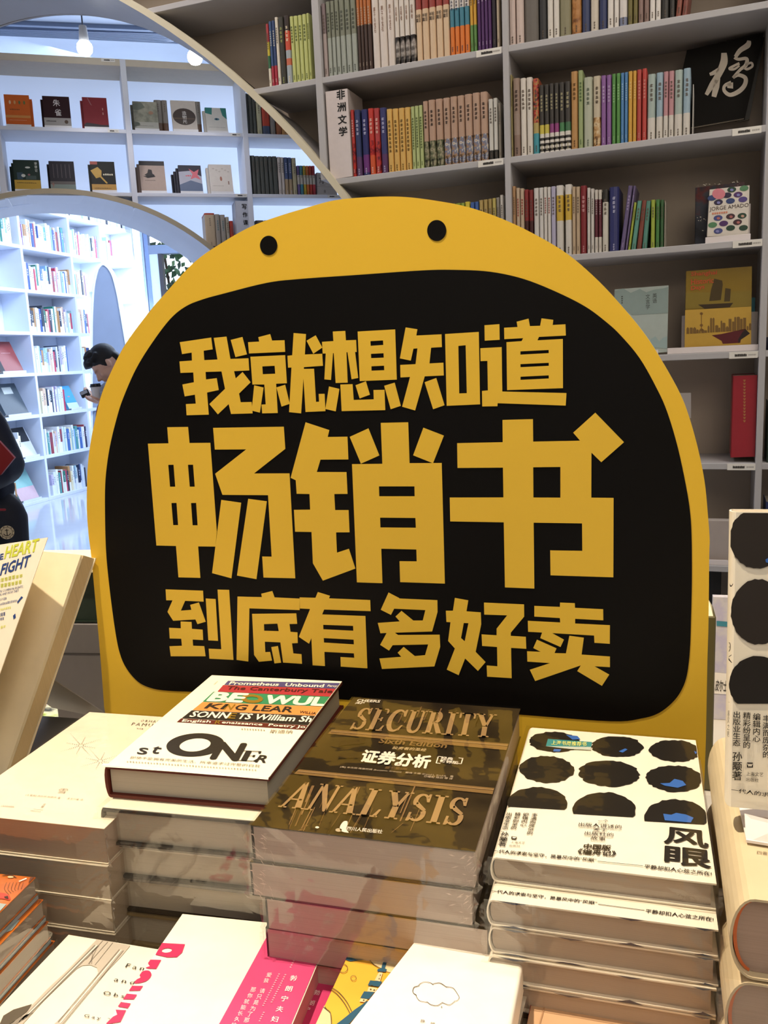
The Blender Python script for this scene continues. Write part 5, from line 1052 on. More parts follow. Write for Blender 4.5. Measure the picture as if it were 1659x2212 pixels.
# ---- serif capitals drawn by hand for the big book title
def serif(ch):
    I = lambda x: [[(x - .09, 0), (x + .09, 0), (x + .09, 1), (x - .09, 1)], [(x - .22, 0), (x + .22, 0), (x + .22, .05), (x - .22, .05)], [(x - .22, .95), (x + .22, .95), (x + .22, 1), (x - .22, 1)]]
    def arc(cx_, cy_, rx, ry, a0, a1, w0, w1, n=14, wm=None):
        o = []
        for i in range(n):
            t0, t1 = i / n, (i + 1) / n; wf = lambda t: w0 + (w1 - w0) * t if wm is None else (w0 * (1 - t) + w1 * t) + (wm - (w0 + w1) / 2) * math.sin(math.pi * t)
            P = lambda t, s: (cx_ + (rx + s * wf(t) / 2) * math.cos(math.radians(a0 + (a1 - a0) * t)), cy_ + (ry + s * wf(t) / 2 * .8) * math.sin(math.radians(a0 + (a1 - a0) * t)))
            o.append([P(t0, -1), P(t1, -1), P(t1, 1), P(t0, 1)])
        return o
    R_ = lambda x0, x1, y0, y1: [(x0, y0), (x1, y0), (x1, y1), (x0, y1)]
    if ch == 'I': return I(.25), .5
    if ch == 'E': return I(.24) + [R_(.3, .75, 0, .05), R_(.3, .72, .95, 1), R_(.3, .55, .49, .53), [(.70, 0), (.78, .24), (.75, .24), (.64, .04)], [(.66, 1), (.72, 1), (.72, .78), (.69, .78)], R_(.52, .56, .42, .6)], .8
    if ch == 'L': return I(.24) + [R_(.3, .74, 0, .05), [(.68, 0), (.78, .28), (.75, .28), (.6, .04)]], .8
    if ch == 'T': return I(.42) + [R_(.08, .76, .95, 1), [(.06, 1), (.1, 1), (.1, .76), (.06, .76)], [(.74, 1), (.78, 1), (.78, .76), (.74, .76)]], .84
    if ch == 'A': return [[(.08, 0), (.14, 0), (.46, 1), (.40, 1)], [(.38, 1), (.50, 1), (.84, 0), (.64, 0)], R_(.22, .66, .3, .35), R_(0, .26, 0, .045), R_(.54, .94, 0, .045)], .96
    if ch == 'N': return [R_(.12, .18, 0, 1), [(.08, 1), (.28, 1), (.82, 0), (.72, 0)], R_(.74, .80, 0, 1), R_(.02, .28, 0, .045), R_(.64, .9, .955, 1), R_(.02, .16, .955, 1)], .92
    if ch == 'Y': return [[(.02, 1), (.22, 1), (.5, .46), (.36, .42)], [(.68, 1), (.75, 1), (.5, .42), (.42, .46)], R_(.34, .52, 0, .46), R_(.22, .64, 0, .05), R_(-.04, .32, .95, 1), R_(.58, .88, .95, 1)], .86
    if ch == 'U': return [R_(.14, .31, .3, 1), R_(.68, .74, .3, 1), R_(.04, .42, .95, 1), R_(.58, .86, .95, 1)] + arc(.465, .3, .24, .27, 180, 360, .17, .06), .9
    if ch == 'R': return I(.24) + arc(.4, .74, .22, .24, -90, 90, .05, .05, wm=.17) + [R_(.3, .42, .955, 1.0), R_(.3, .42, .48, .53), [(.38, .5), (.54, .5), (.88, 0), (.68, 0)], R_(.66, .92, 0, .045)], .9
    if ch == 'C': return arc(.46, .5, .34, .46, 55, 305, .05, .05, 20, .19) + [[(.66, .88), (.76, 1), (.78, 1), (.78, .68), (.74, .68)], [(.62, .1), (.78, .3), (.8, .3), (.68, .06)]], .86
    if ch == 'S': return arc(.38, .74, .22, .22, 30, 225, .05, .14, 12, .1) + [[(.18, .64), (.28, .52), (.56, .38), (.62, .44), (.4, .58), (.26, .68)]] + arc(.38, .26, .22, .22, 30, -150, .14, .05, 12, .1) + [[(.54, .84), (.62, 1), (.65, 1), (.65, .7), (.61, .7)], [(.12, .0), (.15, .3), (.11, .3), (.08, 0)], [(.12, 0), (.24, .12), (.18, .18)]], .76
def serif_text(mb, s_, A, B, D, m, shear=.12, gap=.05):
    tot = sum(serif(c)[1] + gap for c in s_) - gap; x = 0; u = (B - A) / (tot + shear); v = D - A; A0 = A; x0_ = x
    for c, du in [(c, du) for du in (0, .028, -.028) for c in s_ + '|']:
        A = A0 + u * du + u.cross(v).normalized() * du * 2e-5
        if c == '|': x = 0; continue
        ps, w = serif(c)
        for p in ps: 
            q_ = [A + u * (x + a + shear * b) + v * b for a, b in p]
            n = (q_[1] - q_[0]).cross(q_[2] - q_[0])
            if n.dot(CAM - q_[0]) < 0: q_ = q_[::-1]
            mb.face(q_, m)
        x += w + gap

CRK = mat('d9c8bc', .3, 'plain')
# ------------------------------------------------------------ (1) dark brown investment book stack
AF, AW = top_frame((541, 1783), (1026, 1840), 1.020)
COV = mat('3a2a16', .3, 'art', cols=['1e1813', '2a2218', '403420', '241c14'], scale=9)
def an_print(mb, fn):
    f = crop(fn, 520, 1490, 2.592); f2 = crop(on_top(AF, .0009), 520, 1490, 2.592); G = mat('a3845a', .4, 'plain'); G2 = mat('86683e', .4, 'plain'); Wt = mat('f0e6d4', .5); r = random.Random(4)
    for i in range(34):      # receding facade streaks of the cover photograph
        x = r.uniform(330, 1000); y = r.uniform(520, 780); l = r.uniform(60, 200); s1 = r.uniform(3, 9)
        q(mb, f, [(x, y), (x + s1, y), (x - l * .42 + s1, min(y + l, 800)), (x - l * .42, min(y + l, 800))], mat(r.choice(['6d5230', '8a6a44', '241a10', '5a4426']), .4))
    for i in range(14):
        x = r.uniform(900, 1400); y = r.uniform(85, 130); q(mb, f, [(x, y + (x - 900) * .07), (x + 8, y + (x - 900) * .07), (x - 20, y + 60 + (x - 900) * .07), (x - 28, y + 60 + (x - 900) * .07)], mat(r.choice(['6a5034', '4a3820', '7a5c3c']), .4))
    for p in ([(560, 285), (700, 270), (690, 300), (545, 315)], [(550, 360), (660, 350), (650, 380), (545, 385)]): q(mb, f, p, mat('241a10', .4))
    for p in ([(510, 222), (1530, 305), (1512, 340), (488, 246)], [(325, 445), (1440, 552), (1425, 586), (298, 470)]): q(mb, f, p, G2)
    for p in ([(505, 230), (1524, 313), (1522, 317), (502, 234)], [(318, 453), (1436, 560), (1434, 564), (314, 457)]): q(mb, f2, p, G)
    serif_text(mb, 'SECURITY', f2(603, 220), f2(1425, 268), f2(655, 98), G)
    serif_text(mb, 'ANALYSIS', f2(212, 655), f2(1262, 768), f2(296, 510), G)
    T3(mb, f2, 'CHEERS', (648, 66), (778, 72), (655, 52), Wt, .02); T3(mb, f2, '湛庐', (637, 80), (690, 80), (645, 68), Wt, .02)
    T3(mb, f2, 'Sixth Edition', (768, 297), (1150, 327), (786, 270), G2, .02); T3(mb, f2, '投资者的圣经', (845, 332), (1035, 345), (855, 316), mat('c9b083', .5), .01)
    T3(mb, f2, '证券分析', (665, 402), (1050, 440), (696, 335), Wt, .05, 3); T3(mb, f2, '经典\n畅销版', (1112, 406), (1215, 418), (1125, 372), Wt, .02)
    for p in ([(1092, 408), (1098, 409), (1110, 372), (1104, 371)], [(1092, 408), (1118, 411), (1118, 414), (1092, 411)], [(1104, 371), (1130, 374), (1130, 377), (1104, 374)], [(1232, 412), (1238, 413), (1247, 382), (1241, 381)], [(1210, 410), (1236, 413), (1236, 416), (1210, 413)], [(1220, 380), (1247, 383), (1247, 386), (1220, 383)]): q(mb, f2, p, Wt)
    poly(mb, f2, ell(882, 415, 20, 11), [], Wt); T3(mb, crop(on_top(AF, .0013), 520, 1490, 2.592), '上', (872, 420), (892, 420), (873, 408), COV, .01)
    T3(mb, f2, '原书第6版', (805, 444), (930, 450), (812, 428), G2, .0, 1); T3(mb, f2, '[美] 本杰明·格雷厄姆 (Benjamin Graham)　戴维·多德 (David L. Dodd)　著', (555, 437), (1190, 492), (560, 426), mat('c9b59a', .5), .0, 1)
    T3(mb, f2, '巴曙松 陈剑 等 译', (1025, 490), (1185, 504), (1030, 478), mat('c9b59a', .5), 0, 1); T3(mb, f2, '四川人民出版社', (590, 786), (790, 806), (598, 764), Wt, .015)
    poly(mb, f2, spline([(560, 790), (556, 765), (575, 738), (596, 736), (598, 756), (590, 780), (604, 800)], 4), [], Wt); poly(mb, f2, ell(428, 770, 11, 6), [], Wt); poly(mb, f2, ell(548, 785, 18, 10), [], mat('b8a88c', .5))
GA = 'wrapped investment volumes under the dark brown book'
PA = mat('b7a79c', .85, 'pages', .1)
book_solid('book', AF, AW, .243, .0285, COV, 'shrink-wrapped dark brown book with big gold serif capitals, top of its stack', GA, t=.0006, prim=an_print, wrap=FILM, pages=PA, inset=.0012, crinkle=True)
zs = [.9908, .9630, .9370, .911, .885]; lab = ['second', 'third', 'fourth', 'fifth', 'lowest']
fl = [(539, 1862), (572, 1940), (573, 2003), (572, 2060), (575, 2120)]
for i, z_ in enumerate(zs):
    B = shifted(AF, fl[i], z_); wv = AW - (.0 if i == 0 else .0)
    book_solid('book', B, wv, .243, (z_ - (zs[i + 1] if i < 4 else TABLE)) - .0006, COV, f'shrink-wrapped thick book, {lab[i]} in the stack under the dark brown gold-lettered copy', GA, t=.0004, wrap=FILM if i < 3 else None, pages=PA, inset=.0006, crinkle=i == 0)

# ------------------------------------------------------------ (2) cream jacketed novel on top of wrapped hardbacks
SF, SW = top_frame((224, 1655), (577, 1676), 1.0285)
_m = SF.pt(SW / 2, 0, 0); SW *= 1.035; _a = math.radians(-1.8); SF = Frame(_m, Vector((SF.ex.x * math.cos(_a) - SF.ex.y * math.sin(_a), SF.ex.x * math.sin(_a) + SF.ex.y * math.cos(_a), 0)), None, Z); SF.ey = Z.cross(SF.ex); SF.O = _m - SF.ex * (SW / 2)
JK = mat('f3ead2', .4, 'paper')
def st_print(mb, fn):
    f = crop(fn, 200, 1440, 2.765); f2 = crop(on_top(SF, .0009), 200, 1440, 2.765); K = mat('241f19', .5)
    for p, c in (([(810, 84), (1530, 100), (1502, 134), (786, 108)], '4c4673'), ([(780, 110), (1502, 135), (1460, 181), (746, 149)], 'a83038'), ([(722, 150), (1460, 182), (1413, 239), (658, 209)], '2f8458'), ([(657, 211), (1411, 241), (1367, 295), (597, 259)], 'e08c48'), ([(592, 261), (1366, 297), (1322, 351), (533, 307)], '211d1c'), ([(528, 309), (1321, 353), (1299, 379), (503, 331)], '5a2019')):
        q(mb, f, p, mat(c, .45, 'paper'))
    Wt = mat('efe6cf', .5); GD = mat('8a6a20', .4); D = mat('4a1418', .5)
    T3(mb, f2, 'Prometheus  Unbound  ', (812, 107), (1378, 124), (826, 88), Wt, .02); T3(mb, f2, 'Percy', (1398, 124), (1492, 127), (1408, 108), Wt, .01)
    T3(mb, f2, 'The Canterbury Tale', (790, 141), (1472, 166), (812, 115), D, .01); T3(mb, f2, 'BE', (688, 203), (884, 212), (735, 154), Wt, .06, 3); T3(mb, f2, 'WUL', (1018, 218), (1408, 235), (1052, 172), Wt, .06, 3)
    poly(mb, f2, ell(952, 191, 66, 26, 28, .05), [ell(954, 190, 36, 11, 20, .05)], GD)
    T3(mb, f2, 'KI', (664, 248), (780, 254), (700, 218), K, .02); T3(mb, f2, 'N', (780, 254), (828, 257), (808, 222), GD, .02); T3(mb, f2, 'G LEAR', (840, 258), (1190, 273), (866, 225), K, .02); T3(mb, f2, 'WILLIA', (1233, 276), (1365, 288), (1240, 262), K, .01)
    T3(mb, f2, 'SONN', (576, 299), (800, 309), (608, 266), Wt, .03); T3(mb, f2, 'E', (806, 309), (850, 311), (822, 276), GD, .02); T3(mb, f2, 'TS William Sh', (858, 311), (1338, 333), (884, 279), Wt, .03)
    T3(mb, f2, 'English ', (528, 333), (700, 340), (542, 314), Wt, .015); T3(mb, f2, 'R', (728, 342), (762, 343), (738, 320), GD, .01); T3(mb, f2, 'enaissance  Poetry Jo', (766, 343), (1302, 374), (778, 324), Wt, .015)
    T3(mb, f2, '斯通纳', (1055, 396), (1190, 400), (1064, 374), mat('8a7f6a', .5), 0, 1); marks_line(mb, f2, (888, 376), (1035, 384), 10, 9, mat('8a7f6a', .5), .6)
    T3(mb, f2, 's', (262, 520), (320, 524), (282, 482), K, .0, 3); T3(mb, f2, 't', (340, 514), (392, 520), (372, 472), K, .01, 3)
    poly(mb, f2, ell(613, 466, 173, 68, 44, -.07), [ell(612, 466, 94, 40, 36, -.12)], K)
    T3(mb, f2, 'N', (708, 546), (862, 557), (766, 452), K, .05, 3); serif_text(mb, 'E', f2(865, 560), f2(985, 566), f2(900, 500), K, .0); T3(mb, f2, 'R', (968, 569), (1034, 573), (1000, 527), K, .02, 3)
    T3(mb, f2, '即使不能拥有完美的生活，所幸追求过完整的自我', (222, 549), (998, 602), (232, 533), mat('7a705c', .5), 0, 1); marks_line(mb, f2, (203, 570), (985, 622), 9, 44, mat('8a806c', .5), .6)
    marks_line(mb, f2, (725, 108), (748, 88), 6, 5, mat('8a806c', .5))
GS = 'books in the stack under the cream jacketed novel'
r1 = book_solid('book', SF, SW, .206, .0295, mat('5e2014', .6, 'cloth'), 'brown cloth hardback in cream jacket with coloured title strips and huge black O', GS, t=.0029, rnd_=.004, prim=st_print, jacket=JK, pages=mat('bcb3a2', .85, 'pages', .1), inset=.0035)
mb = MB()      # jacket edge lifting off the board at the front
n = 16
for i in range(n):
    f0, f1 = i / n, (i + 1) / n; hgt = lambda u: .0022 - .0016 * math.sin(math.pi * u) ** .7
    a, b = SF.pt(SW * f0, -.0010, .0004), SF.pt(SW * f1, -.0010, .0004)
    c_, d_ = SF.pt(SW * f0, -.0022, -hgt(f0) * .35), SF.pt(SW * f1, -.0022, -hgt(f1) * .35)
    mb.face([a, c_, d_, b], JK); mb.face([SF.pt(SW * f0, .001, .0006), a, b, SF.pt(SW * f1, .001, .0006)], JK)
mb.build('jacket_edge', r1)
zz_ = [.9985, .9650, .9335, .9020, .871]; cc = ['1d1a18', '1b1917', '2d2318', '8a7650', '2a2520']; fl = [(214, 1745), (227, 1820), (240, 1893), (244, 1968), (256, 2040)]
for i, z_ in enumerate(zz_):
    B = shifted(SF, fl[i], z_); nm = ['black edged hardback in cream jacket just under the brown cloth book', 'black edged wrapped hardback, third in the coloured-strips stack', 'dark brown edged wrapped hardback, fourth in the coloured-strips stack', 'tan edged wrapped hardback, fifth in the coloured-strips stack', 'lowest wrapped hardback of the coloured-strips stack'][i]
    book_solid('book', B, SW * 1.02, .206, (z_ - (zz_[i + 1] if i < 4 else TABLE)) - .0008, mat(cc[i], .5, 'cloth'), nm, GS, t=.0024, rnd_=.003, jacket=JK if i == 0 else None, wrap=FILM if i < 4 else None, pages=mat('b0a796', .85, 'pages', .1), inset=.0035)

# ------------------------------------------------------------ (3) white book with ink blobs, top of its stack
FF, FW = top_frame((1058, 1850), (1548, 1909), 1.0115)
WJ = mat('f4ecd9', .38, 'paper'); IK = mat('1c1814', .45, 'paper')
def halfblob(cx_, cy_, rx, ry, r, slope=.055):
    o = [(cx_ + rx * math.cos(a) * (1 + r.uniform(-.03, .03)), cy_ + ry * math.sin(a) * (1 + r.uniform(-.05, .05))) for a in [math.pi + math.pi * i / 22 for i in range(23)]]
    return [(cx_ - rx * .98, cy_ + 30 - rx * slope)] + o + [(cx_ + rx * .98, cy_ + 18 + rx * slope), (cx_ + rx * .9, cy_ + 30 + rx * slope)]
def fy_print(mb, fn, B5=(1020, 1560, 2.86)):
    f = crop(fn, *B5); f2 = crop(on_top(FF, .0009), *B5); f3 = crop(on_top(FF, .0013), *B5); r = random.Random(8); BL = mat('3a6ab8', .45); K = mat('1f1a15', .5)
    for x, y, rx, ry in ((508, 122, 155, 62), (897, 150, 160, 64), (1250, 176, 158, 66), (460, 290, 166, 82), (846, 316, 188, 80), (1250, 348, 174, 80)): poly(mb, f, ell(x, y, rx, ry, 52, .04, .05, r), [], IK)
    for x, y, rx, ry in ((402, 500, 186, 100), (816, 545, 196, 112), (1256, 590, 196, 114)): poly(mb, f, halfblob(x, y, rx, ry, r), [], IK)
    for P in ([(580, 78), (650, 85), (668, 105), (620, 108)], [(505, 165), (550, 168), (540, 182), (500, 180)], [(905, 180), (945, 162), (960, 168), (930, 188)], [(1160, 378), (1220, 375), (1250, 350), (1300, 362), (1322, 388), (1270, 405), (1190, 392)], [(1180, 565), (1230, 572), (1260, 560), (1320, 570), (1368, 590), (1350, 620), (1190, 606)], [(1370, 178), (1395, 185), (1380, 198)]): poly(mb, f2, P, [], BL)
    q(mb, f2, [(468, 103), (740, 122), (735, 153), (455, 148)], mat('2f8a8e', .4)); q(mb, f2, [(455, 148), (735, 153), (733, 172), (600, 165)], mat('c4ccc0', .4)); T3(mb, f3, '上海书展推荐书', (488, 140), (706, 150), (492, 112), mat('d8d67a', .5), .01)
    for s_, tx, ty, bx_, by in (('出\n版\n业\n生\n态', 230, 556, 200, 660), ('精\n彩\n纷\n呈\n的', 283, 556, 252, 660), ('编\n辑\n内\n心', 333, 558, 312, 642), ('丰\n满\n而\n庞\n杂\n的', 387, 560, 352, 692)):
        put_text(mb, s_, f2(bx_ - 17, by), f2(bx_ + 21, by + 2), f2(tx - 17, ty), K, .01, 1)
    T3(mb, f2, '孙\n颙\n著', (157, 764), (208, 768), (178, 674), K, .01, 1); q(mb, f2, [(244, 704), (277, 708), (270, 724), (240, 720)], K); T3(mb, f3, 'w', (246, 717), (268, 719), (250, 708), WJ, .04)
    T3(mb, f2, '上海文艺', (237, 746), (324, 751), (241, 734), K, 0, 1); T3(mb, f2, '出版社', (227, 766), (294, 770), (231, 755), K, 0, 1)
    for s_, x0, y0, x1, y1, h in (('一个', 775, 618, 838, 622, 20), ('出版人讲述的', 655, 641, 922, 659, 24), ('关于', 745, 671, 832, 676, 22), ('出版社的', 692, 694, 872, 706, 22), ('故事', 730, 724, 822, 731, 22)): T3(mb, f2, s_, (x0, y0), (x1, y1), (x0 + 4, y0 - h), K, 0, 1); q(mb, f2, [(x0, y0 + 3), (x1, y1 + 3), (x1, y1 + 5), (x0, y0 + 5)], mat('8a8274', .5))
    T3(mb, f2, '中国版', (686, 781), (852, 791), (694, 750), K, .04); T3(mb, f2, '《编舟记》', (650, 812), (885, 828), (658, 780), K, .04)
    T3(mb, f2, '一代人的求索与坚守，是暴风中的“风眼”', (128, 806), (768, 866), (133, 782), K, .015, 1); T3(mb, f2, '平静却扣人心弦之所在!', (1060, 902), (1478, 950), (1066, 876), K, .015, 1); q(mb, f2, [(775, 857), (1055, 885), (1055, 888), (775, 860)], K)
    T3(mb, f2, '风', (1188, 745), (1456, 777), (1192, 645), K, .028, 4); T3(mb, f2, '眼', (1192, 868), (1472, 902), (1196, 762), K, .028, 4)
GF_ = 'wrapped white books with ink blobs'
PF = mat('b5a594', .85, 'pages', .1)
book_solid('book', FF, FW, .212, .0190, WJ, 'white book patterned with black ink blobs and large characters, top of its stack', GF_, t=.0012, rnd_=.0045, prim=fy_print, wrap=FILM, pages=PF, inset=.003)
zf = [.9918, .9715, .9510, .9305, .9100, .8895, .869]; fr_px = [(1552, 2009), (1553, 2072), (1548, 2138), (1546, 2200)]
for i, z_ in enumerate(zf):
    if i < 4: B = shifted(FF, fr_px[i], z_, 'FR', FW)
    else: B = Frame(Vector((FF.O.x, FF.O.y + .004 * (i % 2), z_)), FF.ex, FF.ey, Z)
    def p2(mb, fn, B=B):
        f = crop(on_top(B, .0005), 1020, 1560, 2.86); K = mat('1f1a15', .5)
        T3(mb, f, '一代人的求索与坚守，是暴风中的“风眼”', (116, 1053), (772, 1130), (121, 1030), K, .015, 1); T3(mb, f, '平静却扣人心弦之所在!', (1068, 1178), (1490, 1232), (1073, 1152), K, .015, 1); q(mb, f, [(778, 1122), (1065, 1160), (1065, 1163), (778, 1125)], K)
    lb = ['white book showing one line of print, second in the ink blob stack', 'wrapped white book, third in the ink blob stack', 'wrapped white book, fourth in the ink blob stack', 'wrapped white book, fifth in the ink blob stack', 'wrapped white book, sixth in the ink blob stack', 'wrapped white book, seventh in the ink blob stack', 'wrapped white book at the foot of the ink blob stack'][i]
    rt = book_solid('book', B, FW, .212, (z_ - (zf[i + 1] if i < 6 else TABLE)) - .0009, WJ, lb, GF_, t=.0012, rnd_=.0045, prim=p2 if i == 0 else None, wrap=FILM if i < 5 else None, pages=PF, inset=.003)
    if i < 6:      # dark ink patches wrapping over the cover edge
        mb = MB(); rr = random.Random(i + 3); NV = mat('2c3450', .5)
        for u0, u1 in ((.05, .2), (.3, .45) if i % 2 else (.58, .7), (.9, .99)):
            mb.face([B.pt(FW * u0, -.0004, -.0002), B.pt(FW * (u0 + u1) / 2, -.0004, -.0016), B.pt(FW * u1, -.0004, -.0002)], NV)
            pts_ = [B.pt(FW * u, -.0004, -(z_ - (zf[i + 1] if i < 6 else TABLE)) + .0012 + h_) for u, h_ in ((u0, 0), (u0 + .04, rr.uniform(.0005, .002)), ((u0 + u1) / 2, rr.uniform(.001, .0026)), (u1, 0))]; mb.face(pts_, NV)
        mb.build('ink_edge', rt, kind='stuff')

# ------------------------------------------------------------ (4) pale plain book left (ORHAN PAMUK)
PFr, _ = top_frame((-91, 1757), (225, 1790), .990)
PWd = .1495
PFr = Frame(onz(225, 1790, .990) - PFr.ex * PWd, PFr.ex, PFr.ey, Z)
def pm_print(mb, fn):
    f = crop(fn, 0, 1520, 3.95); K = mat('5a4c3c', .5); Gy = mat('8c7f6c', .5); r = random.Random(2)
    T3(mb, f, 'ORHAN', (1196, 153), (1360, 163), (1208, 135), K, -.008, 1, space=1.3); T3(mb, f, 'PAMUK', (1118, 184), (1345, 198), (1134, 160), K, -.008, 1, space=1.3); T3(mb, f, 'KAR', (1166, 215), (1222, 220), (1172, 205), K, -.005, 1)
    T3(mb, f, '雪', (482, 762), (556, 766), (512, 722), Gy, -.01, 2); T3(mb, f, '[土耳其] 奥尔罕·帕慕克 著　　沈志兴等 译', (214, 786), (704, 828), (226, 770), Gy, -.005, 1)
    T3(mb, f, '文\n景', (342, 886), (366, 888), (372, 850), Gy, 0, 1); q(mb, f, [(285, 897), (365, 905), (365, 907), (285, 899)], Gy); marks_line(mb, f, (262, 915), (350, 926), 9, 7, Gy, .6); T3(mb, f, '上海人民出版社', (2, 876), (120, 884), (6, 864), Gy, 0, 1)
    for cx_, cy_ in ((690, 355), (855, 487)):
        for k in range(8):
            a = math.pi * k / 4 + .3
            for j in range(1, 12):
                if j > (11 if k % 2 else 7): break
                rr_ = 5 + j * 16; x, y = cx_ + rr_ * math.cos(a) * 1.05, cy_ + rr_ * math.sin(a) * .62 - rr_ * math.cos(a) * .0
                s1 = 4.2 - j * .22; mb.face([f(x - s1, y), f(x, y + s1), f(x + s1, y), f(x, y - s1)], Gy)
GP = 'pale novels stacked at the left'
book_solid('book', PFr, PWd, .21, .0315, mat('f0e4cb', .4, 'paper'), 'pale cream book with two dotted stars on its cover, top of left stack', GP, t=.0006, prim=pm_print, wrap=FILM, pages=mat('a99684', .85, 'pages', .1), inset=.001)
for i, (z_, p_) in enumerate(((.958, (232, 1872)), (.9265, (240, 1948)), (.8975, (248, 2020)), (.869, (252, 2092)))):
    B = shifted(PFr, p_, z_, 'FR', PWd)
    book_solid('book', B, PWd, .21, (z_ - [.9265, .8975, .869, TABLE][i]) - .0008, mat('e6dcc6', .4, 'paper'), f'wrapped pale book, {["second", "third", "fourth", "lowest"][i]} in the left stack under the dotted star cover', GP, t=.0006, wrap=FILM if i < 3 else None, pages=mat('a89a88', .85, 'pages', .1), inset=.001)

# ------------------------------------------------------------ (5) pink and white book in front
def back_frame(pBL, pBR, z, d, w=None):
    BL_, BR_ = onz(*pBL, z), onz(*pBR, z); ex = (BR_ - BL_).normalized(); ey = Z.cross(ex); w = w or (BR_ - BL_).length
    return Frame(BL_ - ey * d, ex, ey, Z), w
KF, KW = back_frame((394, 1974), (717, 2007), .912, .185)
def pk_print(mb, fn):
    f = crop(fn, 300, 1940, 3.318); f2 = crop(on_top(KF, .0009), 300, 1940, 3.318); c = mat('d84878', .42, 'paper'); Wt = mat('f4dfe0', .5); rd = mat('d0325c', .45)
    q(mb, f, [(968, 182), (1384, 219), (1000, 1120), (455, 1120)], c)
    g = crop(fn, 0, 1860, 4.1475); g2 = crop(on_top(KF, .0009), 0, 1860, 4.1475)
    poly(mb, g, [(1452, 733), (1658, 744), (1632, 818), (1585, 860), (1500, 862), (1392, 838)], [ell(1495, 800, 46, 20, 14, -.1)], rd)
    poly(mb, g, [(1346, 882), (1445, 885), (1400, 965), (1330, 962), (1300, 955), (1345, 940), (1325, 915)], [], rd)
    poly(mb, g, spline([(1282, 985), (1335, 982), (1357, 1020), (1320, 1068), (1260, 1090), (1200, 1092), (1225, 1060), (1258, 1042), (1250, 1018)], 4), [], rd)
    for p in ([(1170, 1115), (1283, 1118), (1252, 1160), (1145, 1160)], [(1128, 1186), (1228, 1196), (1200, 1238), (1098, 1236)], [(1083, 1262), (1172, 1275), (1145, 1318), (1052, 1302)]): poly(mb, g, p, [], rd)
    poly(mb, g, [(1030, 1330), (1130, 1336), (1080, 1440), (960, 1460), (945, 1455), (1010, 1395), (1050, 1375)], [], rd)
    for ch, x, y in (('勃', 1078, 592), ('朗', 1043, 666), ('宁', 1012, 738), ('夫', 978, 812), ('妇', 942, 884)): T3(mb, f2, ch, (x, y), (x + 50, y + 5), (x + 14, y - 40), Wt, .015)
    x, y = 910, 565
    for ch in '爱我': T3(mb, f2, ch, (x, y), (x + 36, y + 3), (x + 10, y - 32), Wt, 0, 1); x -= 20; y += 40
    x, y = 862, 680
    for ch in '请只是为了那': T3(mb, f2, ch, (x, y), (x + 36, y + 3), (x + 10, y - 34), Wt, 0, 1); x -= 22.5; y += 42
    x, y = 796, 672
    for ch in '那你就能长久地': T3(mb, f2, ch, (x, y), (x + 36, y + 3), (x + 10, y - 34), Wt, 0, 1); x -= 23; y += 42
    for x0, y0, n_ in ((1120, 415, 6), (1045, 545, 14), (1000, 540, 16), (890, 815, 5)):
        for j in range(n_): a_, b_ = x0 - j * 7.6, y0 + j * 15; q(mb, f2, [(a_, b_), (a_ + 12, b_ + 1), (a_ + 10, b_ + 9), (a_ - 2, b_ + 8)], mat('ee9ab0', .5))
book_solid('book', KF, KW, .185, .023, mat('f8efdc', .4, 'paper'), 'white book with a broad pink band and pink letters, bottom centre-left', 'front row books', t=.0008, prim=pk_print, pages=mat('c9949c', .85, 'pages', .1), inset=.0015)
for i in range(2):
    B = Frame(KF.pt(.002 - .004 * i, .003, 0) - Z * (.0236 * (i + 1)), KF.ex, KF.ey, Z); book_solid('book', B, KW, .18, (.0232 if i == 0 else .0245), mat('efe6d4', .4, 'paper'), f'{["second", "third"][i]} book under the pink banded white book', 'front row books', t=.0008, pages=PAGES, inset=.0015)
# second pink copy peeping out on the right
K2 = Frame(KF.pt(KW - .045, -.008, -.012), KF.ex, KF.ey, Z)
K2 = Frame(onz(752, 2036, .893) - KF.ey * .17 - KF.ex * .03, KF.ex, KF.ey, Z)
def p2_print(mb, fn):
    f = crop(fn, 300, 1940, 3.318)
    for ch, x, y in (('勃', 1248, 692), ('朗', 1210, 766), ('宁', 1178, 812)): T3(mb, f, ch, (x, y), (x + 42, y + 5), (x + 14, y - 36), mat('f4dfe0', .5), .01)
book_solid('book', K2, .047, .170, .018, mat('c23a6c', .42, 'paper'), 'second pink book showing between the pink banded and the yellow book', 'front row books', t=.0008, prim=p2_print, inset=.0015)
B = Frame(K2.pt(0, 0, -.0185), K2.ex, K2.ey, Z); book_solid('book', B, .047, .17, B.O.z - TABLE - .0003, mat('b8b0a0', .5), 'plain book under the second pink book', 'front row books', t=.0008)

